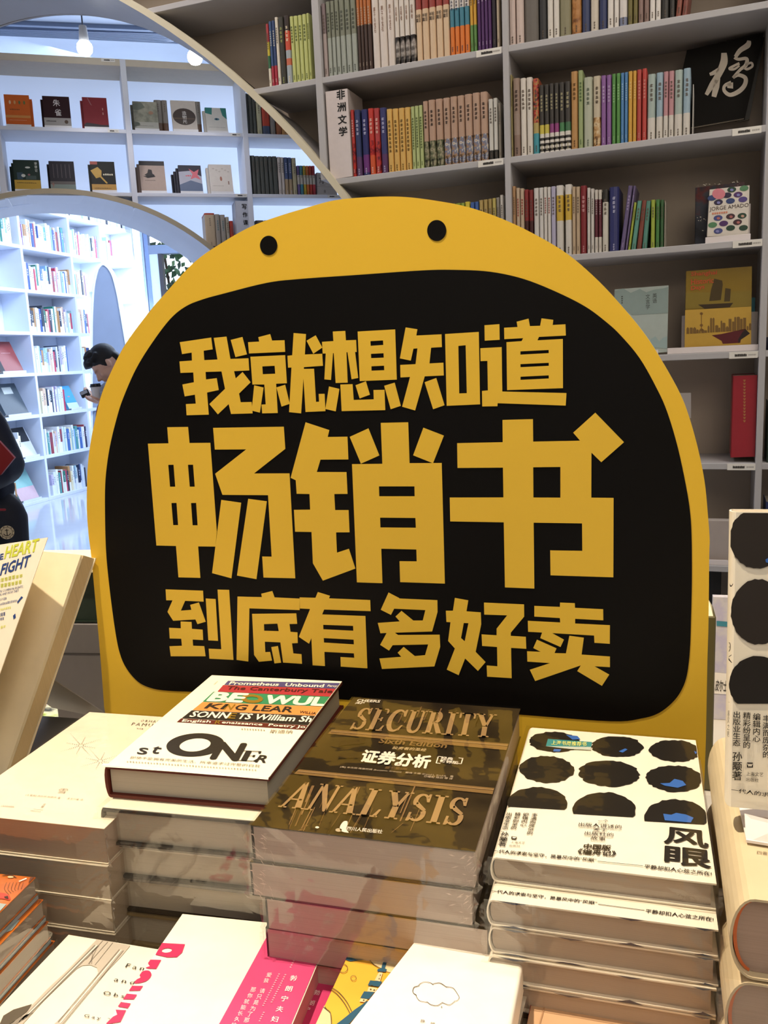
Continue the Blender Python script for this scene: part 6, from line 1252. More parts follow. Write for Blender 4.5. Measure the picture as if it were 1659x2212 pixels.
# ------------------------------------------------------------ (6) yellow illustrated book
YF, YW = back_frame((775, 2012), (900, 2030), .922, .17, .088)
YC = (640, 1980, 3.318)
def yl_print(mb, fn):
    f = crop(fn, *YC); f2 = crop(on_top(YF, .0009), *YC); cr_ = mat('dfc99a', .5, 'paper'); te = mat('2c5870', .45, 'paper'); ln = mat('5a4c30', .5)
    poly(mb, f, spline([(590, 122), (548, 160), (520, 210), (510, 247), (660, 238), (815, 218), (880, 160), (760, 140)], 4), [], cr_)
    poly(mb, f, [(370, 236), (420, 242), (470, 210), (526, 195), (510, 243), (700, 235), (812, 222), (770, 285), (640, 300), (500, 308), (385, 320), (345, 306)], [], te)
    poly(mb, f, spline([(527, 312), (640, 302), (758, 290), (700, 380), (668, 400), (610, 370), (560, 345)], 3), [], cr_)
    for p in ([(628, 300), (660, 298), (636, 368), (610, 366)], [(583, 376), (620, 365), (650, 378), (640, 396), (580, 392)], [(530, 456), (618, 466), (592, 502), (512, 492)], [(486, 535), (560, 541), (522, 590), (458, 584)], [(508, 605), (420, 665), (330, 738), (280, 775), (372, 775), (450, 690), (525, 610)]): poly(mb, f2, p, [], te)
    for p in ([(592, 398), (620, 402), (600, 464), (562, 456)], [(520, 502), (582, 512), (566, 541), (508, 536)], [(464, 586), (512, 592), (490, 614), (452, 608)]): poly(mb, f2, p, [], cr_)
    for p in ([(600, 415), (606, 416), (603, 424), (597, 423)], [(592, 440), (598, 441), (595, 449), (589, 448)], [(530, 515), (540, 517), (537, 526), (527, 524)], [(555, 520), (565, 522), (562, 531), (552, 529)], [(480, 593), (490, 595), (487, 603), (477, 601)], [(535, 488), (550, 490), (550, 494), (535, 492)]): poly(mb, crop(on_top(YF, .0012), *YC), p, [], ln)
    def outline(pts, w=4, closed=False): brush(mb, f2, pts + ([pts[0]] if closed else []), [w, w], ln)
    outline(ell(335, 370, 33, 30, 10), 4, True); outline(ell(410, 440, 20, 18, 8), 3, True)
    outline([(232, 512), (290, 552), (345, 620), (385, 692)], 5); outline([(240, 500), (305, 542), (362, 610), (398, 680)], 5); outline([(170, 628), (210, 660), (245, 690), (252, 775)], 5); outline([(590, 122), (548, 160), (520, 210), (510, 247)], 4); outline([(527, 312), (560, 345), (610, 372)], 4)
    poly(mb, f, [(172, 632), (210, 664), (243, 694), (250, 775), (105, 775)], [], cr_)
book_solid('book', YF, YW, .17, .02, mat('eab03c', .42, 'paper'), 'yellow illustrated book with a blue pagoda, bottom centre', 'front row books', t=.0008, prim=yl_print, inset=.0015)
B = Frame(YF.pt(0, 0, -.0206), YF.ex, YF.ey, Z); book_solid('book', B, YW, .17, .0300, mat('d9a23a', .5), 'second yellow book under the pagoda cover', 'front row books', t=.0008)
B = Frame(YF.pt(0, 0, -.0510), YF.ex, YF.ey, Z); book_solid('book', B, YW, .17, B.O.z - TABLE - .0003, mat('d9a23a', .5), 'lowest yellow book under the pagoda cover', 'front row books', t=.0008)

# ------------------------------------------------------------ (7) plain white book with a cloud outline
zb_, zf_ = .943, .968
cBL, cBR = onz(902, 2027, zb_), onz(1122, 2069, zb_); cFL = onz(700, 2284, zf_); cFR = onz(1080, 2284, zf_)
ex = (cBR - cBL).normalized(); ez = (cFR - cFL).cross(cBL - cFL).normalized()
CF = Frame(cFL, (cFR - cFL).normalized(), ez.cross((cFR - cFL).normalized()), ez)
cw = (cFR - cFL).length; root = empty('book', (cFL + cFR + cBL + cBR) / 4 - Z * .02, 'plain cream white book with a small cloud outline, bottom centre-right', 'book', 'front row books')
WC = mat('f8f2e4', .4, 'paper'); dn = -ez
ring4 = []
for A_, B_, C_ in ((cFL, cFR, cBR), (cFR, cBR, cBL), (cBR, cBL, cFL), (cBL, cFL, cFR)):
    pass
def roundc(P4, r=.004):
    o = []
    for i in range(4):
        p, a, b = P4[i], P4[i - 1], P4[(i + 1) % 4]; u = (a - p).normalized() * r; v = (b - p).normalized() * r
        for t in (0, .33, .67, 1): o.append(p + u * (1 - t) ** 2 + v * t ** 2)
    return o
R0 = roundc([cFL, cFR, cBR, cBL]); mb = MB(); mb.prism([p + dn * .0015 for p in R0], R0, WC)
sp_ = [cFR, cBR]; e_ = CF.ex
for i in range(6):      # rounded right spine
    a0, a1 = math.pi / 2 - math.pi / 2 * i / 6 * 1.0, math.pi / 2 - math.pi / 2 * (i + 1) / 6
    o0, o1 = e_ * (.003 * math.cos(a0)) + dn * (.003 * (1 - math.sin(a0))), e_ * (.003 * math.cos(a1)) + dn * (.003 * (1 - math.sin(a1)))
    mb.face([cFR + o0, cFR + o1, cBR + o1, cBR + o0], WC)
mb.face([cFR + e_ * .003 + dn * .003, cFR + e_ * .003 + dn * .018, cBR + e_ * .003 + dn * .018, cBR + e_ * .003 + dn * .003], WC)
R1 = [p + dn * .019 for p in R0]; mb.prism([p + dn * .0012 for p in R1], R1, WC); mb.build('cover', root)
Ri = [c + (p - c) * .985 for p in R0 for c in [(cFL + cFR + cBL + cBR) / 4]]
mb = MB(); mb.prism([p + dn * .0188 for p in Ri], [p + dn * .0016 for p in Ri], mat('d6c6b4', .9, 'pages', .1)); mb.build('pages', root)
mb = MB(); fc = lambda h: crop(lambda x, y: onp(x, y, cFL + ez * h, ez), 640, 1980, 3.318); f2 = fc(.0005)
ctrl = [(835, 530), (845, 505), (878, 495), (882, 485), (915, 468), (960, 473), (980, 486), (985, 480), (1030, 475), (1075, 503), (1080, 502), (1125, 512), (1155, 553), (1158, 558), (1168, 578), (1155, 600), (1133, 606), (1130, 612), (1095, 632), (1047, 615), (1045, 617), (1010, 636), (965, 630), (938, 610), (932, 612), (885, 602), (862, 575), (860, 562), (840, 548)]
brush(mb, f2, ctrl + [ctrl[0]], [5, 3, 4, 3, 3, 4, 3, 5], mat('5a4636', .5)); poly(mb, f2, ell(1042, 646, 4, 6, 8), [], mat('8a8272', .5))
for ch, x, y in (('静', 888, 757), ('她', 960, 775)): T3(mb, f2, ch, (x, y), (x + 32, y + 3), (x + 4, y - 22), mat('6a5c4c', .5), 0, 1)
mb.build('cover_print', root, kind='stuff')
for i in range(3):
    O_ = Vector((cBL.x, cBL.y, 0)) - Z.cross(ex) * .15; zt_ = [.9215, .8985, .870][i]; B = Frame(Vector((O_.x, O_.y, zt_)) - ex * .004, ex, Z.cross(ex), Z)
    book_solid('book', B, .083, .146, zt_ - [.8985, .870, TABLE][i] - .0007, mat('ddd4c2', .4, 'paper'), f'wrapped book, {["second", "third", "lowest"][i]} in the stack under the cloud cover', 'front row books', t=.001, wrap=FILM if i == 0 else None)

# ------------------------------------------------------------ (8) white bridge book bottom left
HF, HW = back_frame((148, 2019), (345, 2051), .899, .175, .118)
def fm_print(mb, fn):
    f = crop(fn, 0, 1860, 4.1475); f2 = crop(on_top(HF, .0009), 0, 1860, 4.1475); K = mat('2c2620', .5); g1, g2, g3 = mat('bdb2a2', .5), mat('8f8577', .5), mat('efe5d2', .5)
    poly(mb, f, [(868, 700), (1168, 756), (1090, 850), (870, 1080), (545, 1475), (470, 1475), (800, 1150), (878, 1000), (868, 955), (810, 930), (740, 935), (690, 962), (400, 1240), (190, 1475), (110, 1475), (420, 1150), (600, 980)], [], g1)
    for a, b, w in (((850, 752), (170, 1440), 7), ((885, 756), (230, 1400), 7), ((1070, 790), (520, 1440), 7), ((1105, 800), (560, 1460), 7), ((920, 712), (770, 880), 4), ((965, 722), (790, 920), 4), ((1010, 730), (850, 930), 4), ((830, 800), (820, 920), 5), ((870, 770), (800, 920), 5)):
        brush(mb, f2, [a, ((a[0] + b[0]) / 2, (a[1] + b[1]) / 2), b], [w, w], g2)
    for a, b in (((868, 754), (200, 1420)), ((1088, 795), (540, 1450))): brush(mb, f2, [a, ((a[0] + b[0]) / 2, (a[1] + b[1]) / 2), b], [9, 9], g3)
    poly(mb, f2, [(30, 1385), (120, 1330), (288, 1280), (240, 1350), (160, 1410), (60, 1475), (-10, 1475)], [], mat('5c5345', .5)); poly(mb, f2, [(160, 1405), (300, 1352), (240, 1400), (120, 1475), (90, 1475)], [], g2)
    T3(mb, f2, 'Fame', (1120, 950), (1378, 1000), (1142, 915), K, 0, 2, space=1.5); T3(mb, f2, 'and', (1016, 1073), (1196, 1107), (1038, 1040), K, 0, 2, space=1.5); T3(mb, f2, 'Obscurity', (914, 1203), (1478, 1302), (936, 1162), K, 0, 2, space=1.5); T3(mb, f2, 'Gay Talese', (745, 1402), (1230, 1490), (762, 1368), K, 0, 2, space=1.5)
book_solid('book', HF, HW, .175, .026, mat('f1e6d0', .4, 'paper'), 'cream book with a grey suspension bridge drawing, bottom left', 'front row books', t=.0008, prim=fm_print, inset=.0015)
B = Frame(HF.pt(.002, .001, -.0266), HF.ex, HF.ey, Z); book_solid('book', B, HW, .173, B.O.z - TABLE - .0003, mat('e8ddc8', .4, 'paper'), 'second cream book under the bridge drawing cover', 'front row books', t=.0008)

# ------------------------------------------------------------ (9) orange illustrated paperbacks at the left edge
OC = [(77, 1895), (93.5, 1943), (105, 1990), (119, 2032), (130, 2075), (140, 2118)]
oe = KF.ex; z_ = .958; ORG = mat('c46a2c', .35, 'art', cols=['a0521e', 'c0661f', 'cf7428', 'b05c20'], scale=16)
for i, p_ in enumerate(OC):
    zt_ = z_ - .0195 * i; P_ = onz(*p_, zt_); ow, od = .13, .19; ex_ = KF.ex; ey_ = Z.cross(ex_)
    B = Frame(P_ - ex_ * ow - ey_ * od, ex_, ey_, Z)
    def op(mb, fn, B=B, i=i):
        f = crop(on_top(B, .0005), 0, 1860, 4.1475); lb_ = mat('a8b4b0', .4); rd = mat('d8482c', .4); dk = mat('4a2c18', .5)
        if i == 0:
            poly(mb, f, [(-20, 375), (58, 385), (0, 450), (-30, 470)], [], lb_); poly(mb, f, spline([(-20, 285), (50, 290), (92, 320), (85, 350), (40, 340), (-20, 330)], 3), [], rd); poly(mb, crop(on_top(B, .0009), 0, 1860, 4.1475), [(35, 318), (70, 310), (78, 340), (45, 332)], [], dk)
            brush(mb, crop(on_top(B, .0007), 0, 1860, 4.1475), [(20, 130), (70, 122), (120, 135), (150, 150)], [4, 8, 8, 3], dk); poly(mb, crop(on_top(B, .0007), 0, 1860, 4.1475), ell(95, 142, 28, 9, 12), [], mat('e0c090', .5))
            for k in range(6): brush(mb, f, [(60 + 30 * k, 190), (40 + 30 * k, 250), (80 + 22 * k, 300 - 12 * k)], [3, 3], dk)
            poly(mb, f, [(270, 145), (322, 140), (300, 190), (270, 200)], [], mat('6a3a20', .4)); poly(mb, crop(on_top(B, .0011), 0, 1860, 4.1475), [(165, 180), (235, 150), (240, 158), (175, 184)], [], mat('f0e4d0', .3))
        else:
            x, y = OC[i]; g = on_top(B, .0005); 
            poly(mb, g, [(x - 68, y + 48), (x - 50, y + 44), (x - 68, y + 66), (x - 92, y + 76)], [], lb_); poly(mb, g, [(x - 52, y + 30), (x - 44, y + 28), (x - 54, y + 44), (x - 62, y + 46)], [], rd); poly(mb, g, [(x - 8, y + 2), (x - 2, y + 1), (x - 6, y + 10), (x - 11, y + 12)], [], mat('6a3a20', .4))
    book_solid('book', B, ow, od, .0150 if i < 5 else B.O.z - TABLE - .0006, ORG, f'glossy orange illustrated paperback at the left edge, {["topmost", "second from top", "third from top", "fourth from top", "fifth from top", "lowest"][i]}', 'orange paperbacks at the left edge', t=.0008, prim=op, wrap=FILM if i < 4 else None, pages=mat('958a80', .8, 'pages', .1), inset=.001)
    if i < 5:
        mb = MB(); mb.box(B, .0, ow, 0, od, -.0188, -.0160, mat('8fa4ac', .4, 'paper')); mb.build('cover_flap', None, label=f'blue grey leaflet between orange paperbacks, {ORD[i]} gap from the top', cat='leaflet')

# ------------------------------------------------------------ (10) beige book bottom right
BF, BWd = back_frame((1153, 2138), (1536, 2207), .915, .15)
def bg_print(mb, fn): 
    f = crop(fn, 1020, 1560, 2.596); q(mb, f, [(425, 1512), (432, 1513), (380, 1700), (372, 1700)], mat('a8805c', .5)); q(mb, f, [(345, 1500), (352, 1501), (302, 1700), (292, 1700)], mat('9c3a30', .5))
book_solid('book', BF, BWd, .15, .028, mat('caa27c', .5, 'paper'), 'plain light brown book at the bottom right', 'front row books', t=.001, prim=bg_print)
B = Frame(BF.pt(0, 0, -.0285), BF.ex, BF.ey, Z); book_solid('book', B, BWd, .15, B.O.z - TABLE - .0003, mat('caa27c', .5, 'paper'), 'second light brown book beneath the plain one, bottom right', 'front row books', t=.001)

# ------------------------------------------------------------ (11) thick cream books at the right
RF = Frame(onz(1578, 1935, 1.043), FF.ex, FF.ey, Z)
e_ = (onz(1530, 1590, 1.043) - RF.O).normalized(); RF = Frame(RF.O, Vector((e_.y, -e_.x, 0)), e_, Z)
CRM = mat('cfbd9a', .5, 'paper'); TP = mat('b59c8c', .85, 'pages', .1)
def cr_print(mb, fn): f = crop(fn, 1400, 1500, 3.108); T3(mb, f, '四書', (730, 1070), (800, 1078), (732, 1048), mat('7a6a50', .5), .0, 1)
for i, (zt_, th) in enumerate(((1.043, .051), (.9905, .050), (.939, .048), (.8895, .0490))):
    B = Frame(Vector((RF.O.x - .0015 * i, RF.O.y, zt_)), RF.ex, RF.ey, Z)
    rt = book_solid('book', B, .15, .212, th, CRM, f'thick cream book with rounded spine and orange lining, {["topmost", "second", "third", "lowest"][i]} in the right stack', 'thick cream books', t=.0016, rnd_=.013, prim=cr_print if i == 0 else None, pages=TP, inset=.005, wrap=FILM if i == 1 else None)
    mb = MB()
    for k in range(14):      # orange endpaper line inside the spine curve
        pr_ = []
        for a_ in (k, k + 1):
            t_ = math.pi * .55 + math.pi * .9 * a_ / 14
            for o_ in (.0022, .0042): pr_.append((.013 + (.013 - o_) * math.cos(t_), -th / 2 + (th / 2 - o_) * math.sin(t_)))
        mb.face([B.pt(pr_[0][0], .0035, pr_[0][1]), B.pt(pr_[1][0], .0035, pr_[1][1]), B.pt(pr_[3][0], .0035, pr_[3][1]), B.pt(pr_[2][0], .0035, pr_[2][1])], mat('d8703a', .5))
    mb.build('endpaper', rt)

# ------------------------------------------------------------ (12) upright display copy at the right, on a white stand
def lean_frame(pB, zB, pT, ln, pT2):
    B_ = onz(*pB, zB); d_ = ray(*pT); oc = CAM - B_; a = d_.dot(d_); b = 2 * d_.dot(oc); c = oc.dot(oc) - ln * ln
    disc = b * b - 4 * a * c; t = (-b + math.sqrt(max(disc, 0))) / (2 * a); T_ = CAM + d_ * t; T2 = onz(*pT2, T_.z); return B_, T_, T2
uB = onz(1568, 1742, 1.060); ux = FF.ex.copy(); ub = Vector((-ux.y, ux.x, 0)); best = None
for k_ in range(-20, 120):
    th_ = math.radians(k_ * .5); uyv = ub * math.sin(th_) + Z * math.cos(th_)
    for l_ in range(180, 300, 2):
        P_ = px(uB + uyv * (l_ / 1000)); e_ = math.hypot(P_[0] - 1577, P_[1] - 1108)
        if best is None or e_ < best[0]: best = (e_, th_, l_ / 1000, uyv.copy())
uy = best[3]; uT = uB + uy * best[2]; uz = ux.cross(uy).normalized()
UF = Frame(uB, ux, uy, uz)
if UF.ez.dot(CAM - uB) < 0: UF.ez = -UF.ez
def up_print(mb, fn):
    f = crop(fn, 1400, 1050, 3.4034); r = random.Random(12); K = mat('1f1a15', .5); f2 = crop(on_top(UF, .0009), 1400, 1050, 3.4034); DK = mat('2e2823', .4, 'paper'); BLm = mat('3a6ab8', .45)
    poly(mb, f, [(x, max(y, 190)) for x, y in ell(800, 385, 200, 222, 48, 0, .02, r)], [], DK); poly(mb, f, ell(812, 925, 205, 240, 48, 0, .02, r), [], DK)
    o = [(x, min(y, 1600)) for x, y in ell(800, 1455, 205, 205, 48, 0, .015, r)]; poly(mb, f, o, [], mat('221e1a', .4, 'paper')); q(mb, f2, [(862, 540), (900, 520), (900, 570), (866, 560)], BLm)
    g = crop(fn, 1400, 1500, 3.108); g2 = crop(on_top(UF, .0009), 1400, 1500, 3.108)
    for s_, x, y0, y1, w in (('出\n版\n业\n生\n态', 568, 112, 345, 52), ('精\n彩\n纷\n呈\n的', 636, 118, 360, 52), ('编\n辑\n内\n心', 702, 125, 318, 52), ('丰\n满\n而\n庞\n杂\n的', 768, 138, 425, 52), ('孙\n颙\n著', 564, 385, 575, 66)): put_text(mb, s_, g2(x, y1), g2(x + w, y1 + 3), g2(x + 2, y0), K, .01, 2)
    q(mb, g2, [(664, 457), (704, 458), (704, 492), (664, 491)], K); T3(mb, crop(on_top(UF, .0012), 1400, 1500, 3.108), 'w', (668, 484), (700, 485), (668, 466), WJ, .05)
    T3(mb, g2, '上海文艺', (658, 545), (772, 552), (660, 518), K, 0, 1); T3(mb, g2, '出版社', (658, 583), (742, 590), (660, 558), K, 0, 1); T3(mb, g2, '一代人的求索与坚守', (556, 655), (1020, 720), (560, 625), K, .01, 1)
    T3(mb, crop(on_top(UF, .0009), 1400, 1500, 3.108), '暴\n风\n之\n眼', (522, 285), (544, 287), (520, 108), K, 0, 1); q(mb, g2, [(520, 50), (548, 52), (548, 54), (520, 52)], mat('b8ac98', .5))
    h_ = crop(on_top(UF, .0009), 1480, 1080, 5.53); brush(mb, h_, [(520, 790), (520, 960), (545, 1030), (572, 1000)], [10, 12, 14, 4], K); brush(mb, h_, [(492, 1710), (535, 1712), (532, 1800), (492, 1800)], [7, 8, 7], K); brush(mb, h_, [(492, 1755), (535, 1758)], [5, 5], K); brush(mb, h_, [(555, 1850), (500, 1890)], [6, 10], K); brush(mb, h_, [(492, 1840), (520, 1900), (558, 1945)], [6, 16, 6], K)
rt = book_solid('book', UF, .15, (uT - uB).length, .02, WJ, 'upright display copy with large black ink blobs at the right edge', GF_, t=.0012, rnd_=.003, prim=up_print, pages=PF)
sB = onz(1612, 1775, 1.0445); mb = MB(); us = Frame(Vector((sB.x, sB.y, 1.0445)), ux, Vector((-ux.y, ux.x, 0)), Z); ST_ = mat('efe6e2', .3)
t = empty('book_stand', us.pt(.06, .03, 0), 'white metal stand carrying the upright ink blob book', 'book stand')
p0, p1, p2, p3 = onz(1608, 1757, 1.058), onz(1700, 1780, 1.058), onz(1700, 1832, 1.0452), onz(1612, 1818, 1.0452)
mb.prism([p0 + Z * -.001, p1 - Z * .001, p2 - Z * .0006, p3 - Z * .0006], [p0, p1, p2, p3], ST_); mb.build('lip', t)
mb = MB(); q0, q1 = p3, p2; bk = us.ey * .075; mb.prism([q0, q1, q1 + bk, q0 + bk], [v + Z * .0012 for v in (q0, q1, q1 + bk, q0 + bk)], ST_); mb.build('base', t)
mb = MB(); c0 = UF.pt(.045, .0, -.0225); c1 = UF.pt(.14, .0, -.0225); c2_ = UF.pt(.14, .12, -.0225); c3_ = UF.pt(.045, .12, -.0225); mb.prism([v - uz * .0012 for v in (c0, c1, c2_, c3_)], [c0, c1, c2_, c3_], ST_); mb.build('back_plate', t)

# ------------------------------------------------------------ (13) leaning open book at the left
hB, hT, hT2 = lean_frame((9, 1676), .935, (174, 1198), .232, (92, 1191))
hx_ = (hT - hT2); hx_.z = 0; hx_ = hx_.normalized(); hy = (hT - hB); wdt = .15
LF = Frame(hB - hx_ * wdt, hx_, hy.normalized(), hx_.cross(hy.normalized()).normalized())
if LF.ez.dot(CAM - hB) < 0: LF.ez = -LF.ez
LF.ey = LF.ez.cross(LF.ex); hd = hy.length
rt = empty('book', LF.pt(wdt / 2, 0, -.018), 'open paperback leaning back, its lime and blue lettered front cover lifted, left edge', 'book'); LP = mat('e9dcbd', .55, 'paper')
def lp(u, v, w_): return LF.O + LF.ex * u * wdt + hy * v + LF.ez * w_
mb = MB()
for k in range(5):      # a few curled first leaves
    a = .0008 + .0006 * k; sh = .006 * k / 5
    mb.prism([lp(0, 0, -a - .0004), lp(1 + sh, 0, -a - .0004), lp(1 + sh * 1.2, 1 - .004 * k, -a - .0004), lp(0, 1 - .004 * k, -a - .0004)], [lp(0, 0, -a), lp(1 + sh, 0, -a), lp(1 + sh * 1.2, 1 - .004 * k, -a), lp(0, 1 - .004 * k, -a)], LP)
mb.build('first_leaves', rt, kind='stuff')
mb = MB(); mb.prism([lp(0, 0, -.0205), lp(1.0, 0, -.0205), lp(1.0, 1, -.0205), lp(0, 1, -.0205)], [lp(0, 0, -.0045), lp(1.0, 0, -.0045), lp(1.0, 1, -.0045), lp(0, 1, -.0045)], mat('c8b48e', .85, 'pages', .1, axis=(2500, 3, 3))); mb.build('pages', rt)
mb = MB(); mb.prism([lp(0, 0, -.0222), lp(1.01, 0, -.0222), lp(1.01, 1.003, -.0222), lp(0, 1.003, -.0222)], [lp(0, 0, -.021), lp(1.01, 0, -.021), lp(1.01, 1.003, -.021), lp(0, 1.003, -.021)], LP); mb.box(LF, -.001, 0, 0, hd, -.0222, -.0005, LP); mb.build('back_cover', rt)
# lifted front cover
hinge = lp(0, 1, 0); d_ = ray(103, 1161); oc = CAM - hinge; a = d_.dot(d_); b = 2 * d_.dot(oc); c = oc.dot(oc) - (wdt * 1.02) ** 2; disc = b * b - 4 * a * c
tt = (-b - math.sqrt(max(disc, 0))) / (2 * a); FT = CAM + d_ * tt
fv = FT - hinge; FCx = fv.normalized()
d2 = ray(-10, 1432); # lower right of the flap follows the book edge
mb = MB(); CV = mat('f4e7cf', .45, 'paper'); NS = 10
bow = LF.ez * .012
def fp_(s_, v, off=0): 
    n_ = FCx.cross(hy.normalized())
    return hinge + fv * s_ + hy * (v - 1) + bow * math.sin(math.pi * s_) * 0 + n_ * off
for i in range(NS):
    s0, s1 = i / NS, (i + 1) / NS; mb.prism([fp_(s0, 0, -.0006), fp_(s1, 0, -.0006), fp_(s1, 1, -.0006), fp_(s0, 1, -.0006)], [fp_(s0, 0), fp_(s1, 0), fp_(s1, 1), fp_(s0, 1)], CV)
mb.build('front_cover', rt)
nrm = FCx.cross(hy.normalized()).normalized(); 
if nrm.dot(CAM - FT) < 0: nrm = -nrm
f = lambda x, y: onp(x, y, FT + nrm * .0004, nrm)
mb = MB(); GR = mat('c8cf3c', .5); NV = mat('24407e', .5)
for s_, bl, br, tl, m_, bo in (('HEART', (9, 1206.5), (79, 1190), (15, 1181), GR, .032), ('E', (0, 1209), (6.5, 1207.5), (1, 1197), NV, .03), ('FIGHT', (0, 1243), (61, 1223), (6, 1219), NV, .032)): T3(mb, f, s_, bl, br, tl, m_, bo)
marks_line(mb, f, (-30, 1264), (50, 1246), 9, 10, GR, .8); marks_line(mb, f, (-30, 1276), (48, 1260), 9, 10, GR, .8, 2)
T3(mb, f, "COUPLE'S GUIDE TO FIFTEEN COMMON FIGHTS,", (-60, 1294), (50, 1270), (-59, 1288), NV, .0, 1); T3(mb, f, 'WHAT THEY REALLY MEAN, AND HOW THEY', (-50, 1299), (40, 1279), (-49, 1293), NV, 0, 1); T3(mb, f, 'CAN BRING YOU CLOSER', (-45, 1304), (14, 1295), (-44, 1299), NV, 0, 1)
marks_line(mb, f, (-20, 1312), (38, 1299), 5, 16, NV, .8, 3); marks_line(mb, f, (-10, 1321), (24, 1314), 5, 9, GR, .8, 4); marks_line(mb, f, (-8, 1334), (12, 1329), 8, 4, NV, .8, 5); marks_line(mb, f, (-8, 1343), (9, 1338), 7, 4, NV, .8, 6); marks_line(mb, f, (-10, 1362), (13, 1354), 6, 4, GR, .8, 7)
poly(mb, f, [(37, 1300), (46, 1288), (50, 1290), (45, 1295), (38, 1304)], [], NV); poly(mb, f, [(28, 1330), (33, 1325), (34, 1334), (29, 1338)], [], NV)
mb.build('cover_print', rt, kind='stuff')
# stand plate behind it
t = empty('book_stand', Vector((hB.x - .02, hB.y + .05, TABLE)), 'grey metal book stand behind the leaning open paperback', 'book stand'); SM = mat('a9a39b', .4)
s0 = hB - hx_ * .03 - LF.ez * .024; s1 = hB + hx_ * .012 - LF.ez * .024
g0, g1 = onp(150, 1450, hB - LF.ez * .03, LF.ey.cross(LF.ex) * 1), None
bkz = LF.pt(wdt * .95, hd * .45, -.0235); bk0 = LF.pt(wdt * .35, hd * .45, -.0235); bt1 = LF.pt(wdt * .98, 0, -.0235); bt0 = LF.pt(wdt * .35, 0, -.0235)
mb = MB(); mb.prism([v - LF.ez * .0012 for v in (bt0, bt1, bkz, bk0)], [bt0, bt1, bkz, bk0], SM); mb.build('back_plate', t)
away = Vector((-LF.ez.x, -LF.ez.y, 0)).normalized(); gp = Vector((bkz.x, bkz.y, .9352)) + away * .085 + hx_ * .018; gq = Vector((bk0.x, bk0.y, .9352)) + away * .085
mb = MB(); mb.prism([gq, gp, bkz - LF.ez * .0014, bk0 - LF.ez * .0014], [gq + away * .0012, gp + away * .0012, bkz - LF.ez * .0014 + away * .0012, bk0 - LF.ez * .0014 + away * .0012], mat('8d8781', .4)); mb.build('rear_leg', t)
# the pile the leaning book and its stand rest on
LB = Frame(Vector((hB.x - .155, hB.y - .012, 0)), Vector((1, 0, 0)), Vector((0, 1, 0)), Z)
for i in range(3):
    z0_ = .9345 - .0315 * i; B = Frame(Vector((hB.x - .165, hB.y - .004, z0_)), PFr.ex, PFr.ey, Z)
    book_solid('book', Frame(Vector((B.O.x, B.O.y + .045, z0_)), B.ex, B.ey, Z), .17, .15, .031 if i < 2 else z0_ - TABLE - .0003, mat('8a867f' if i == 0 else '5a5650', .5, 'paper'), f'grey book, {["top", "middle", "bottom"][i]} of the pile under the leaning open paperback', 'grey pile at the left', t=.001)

# ------------------------------------------------------------ (14) things behind the sign
GB = Frame(Vector((-.60, 1.14, 0)), Vector((.985, -.17, 0)).normalized(), Vector((.17, .985, 0)).normalized(), Z)
zc = [GB.hit(160, y)[1] for y in (1204, 1236, 1345, 1412, 1560)]
xl = GB.hit(95, 1300)[0]; xr = GB.hit(330, 1300)[0]
mb = MB(); mb.bbox(GB, xl, xr, 0, .05, TABLE + .0005, zc[2] - .001, mat('6f6a69', .5, 'paper'), .002); mb.box(GB, xl + .001, xr - .001, -.0006, 0, zc[3], zc[3] + .0012, mat('3a3634', .5)); mb.build('box', label='grey box behind the left side of the yellow sign', cat='box')
B = Frame(GB.pt(xl, 0.001, zc[1]), GB.ex, GB.ey, Z); book_solid('book', B, xr - xl, .045, zc[1] - zc[2], mat('1d2a20', .4, 'paper'), 'thick dark green book on the grey box behind the sign', None, t=.002, pages=mat('1f2c22', .5))
B = Frame(GB.pt(xl - .05, -.005, zc[0]), GB.ex, GB.ey, Z); book_solid('book', B, xr - xl + .05, .05, zc[0] - zc[1] - .0006, mat('e6dabc', .5, 'paper'), 'cream book on the dark green book behind the sign', None, t=.002, pages=mat('efe3c4', .7, 'paper'))
mb = MB(); b_ = onz(150, 1590, .8405); mb.box(Frame(b_, PFr.ex, PFr.ey, Z), -.1, .1, -.02, .1, 0, .002, mat('8fae3c', .5, 'art', cols=['2c2a24', 'a8c04a', 'd8dcc0', '3a3a2c'], scale=30)); mb.build('leaflet', label='green and orange printed sheet under the box behind the sign', cat='leaflet')
# wrapped white pack on the wall shelf seen right of the sign
xa, xb = solve_x(F1, 1526, .73, .02), solve_x(F1, 1572, .73, .02); zt_ = F1.hit(1550, 1124, .02)[1]
t = empty('book', F1.pt((xa + xb) / 2, .02, .73), 'white shrink-wrapped book standing on the low shelf right of the sign', 'book'); mb = MB(); mb.bbox(F1, xa - .08, xb + .03, .02, .05, .7355, zt_, mat('dcd2cc', .3, 'paper'), .001); mb.build('cover', t)
mb = MB(); mb.box(F1, xa - .081, xb + .031, .0185, .019, .735, zt_ + .001, FILM2); mb.build('plastic_wrap', t)
stand(F1, xa - .09, xb + .03, .73, .02, 'book_stand', 'white stand under the wrapped book right of the sign', 'white display stands', hb=.03, hl=.016, depth=.04)
mb = MB(); xa, xb = solve_x(F1, 1500, .44, .1), solve_x(F1, 1554, .44, .1); mb.bbox(F1, xa, xb, .10, .15, .4405, F1.hit(1540, 1222, .1)[1], mat('1c1a18', .5), .002); mb.build('box', label='black box on the low shelf between the sign and upright book', cat='box')
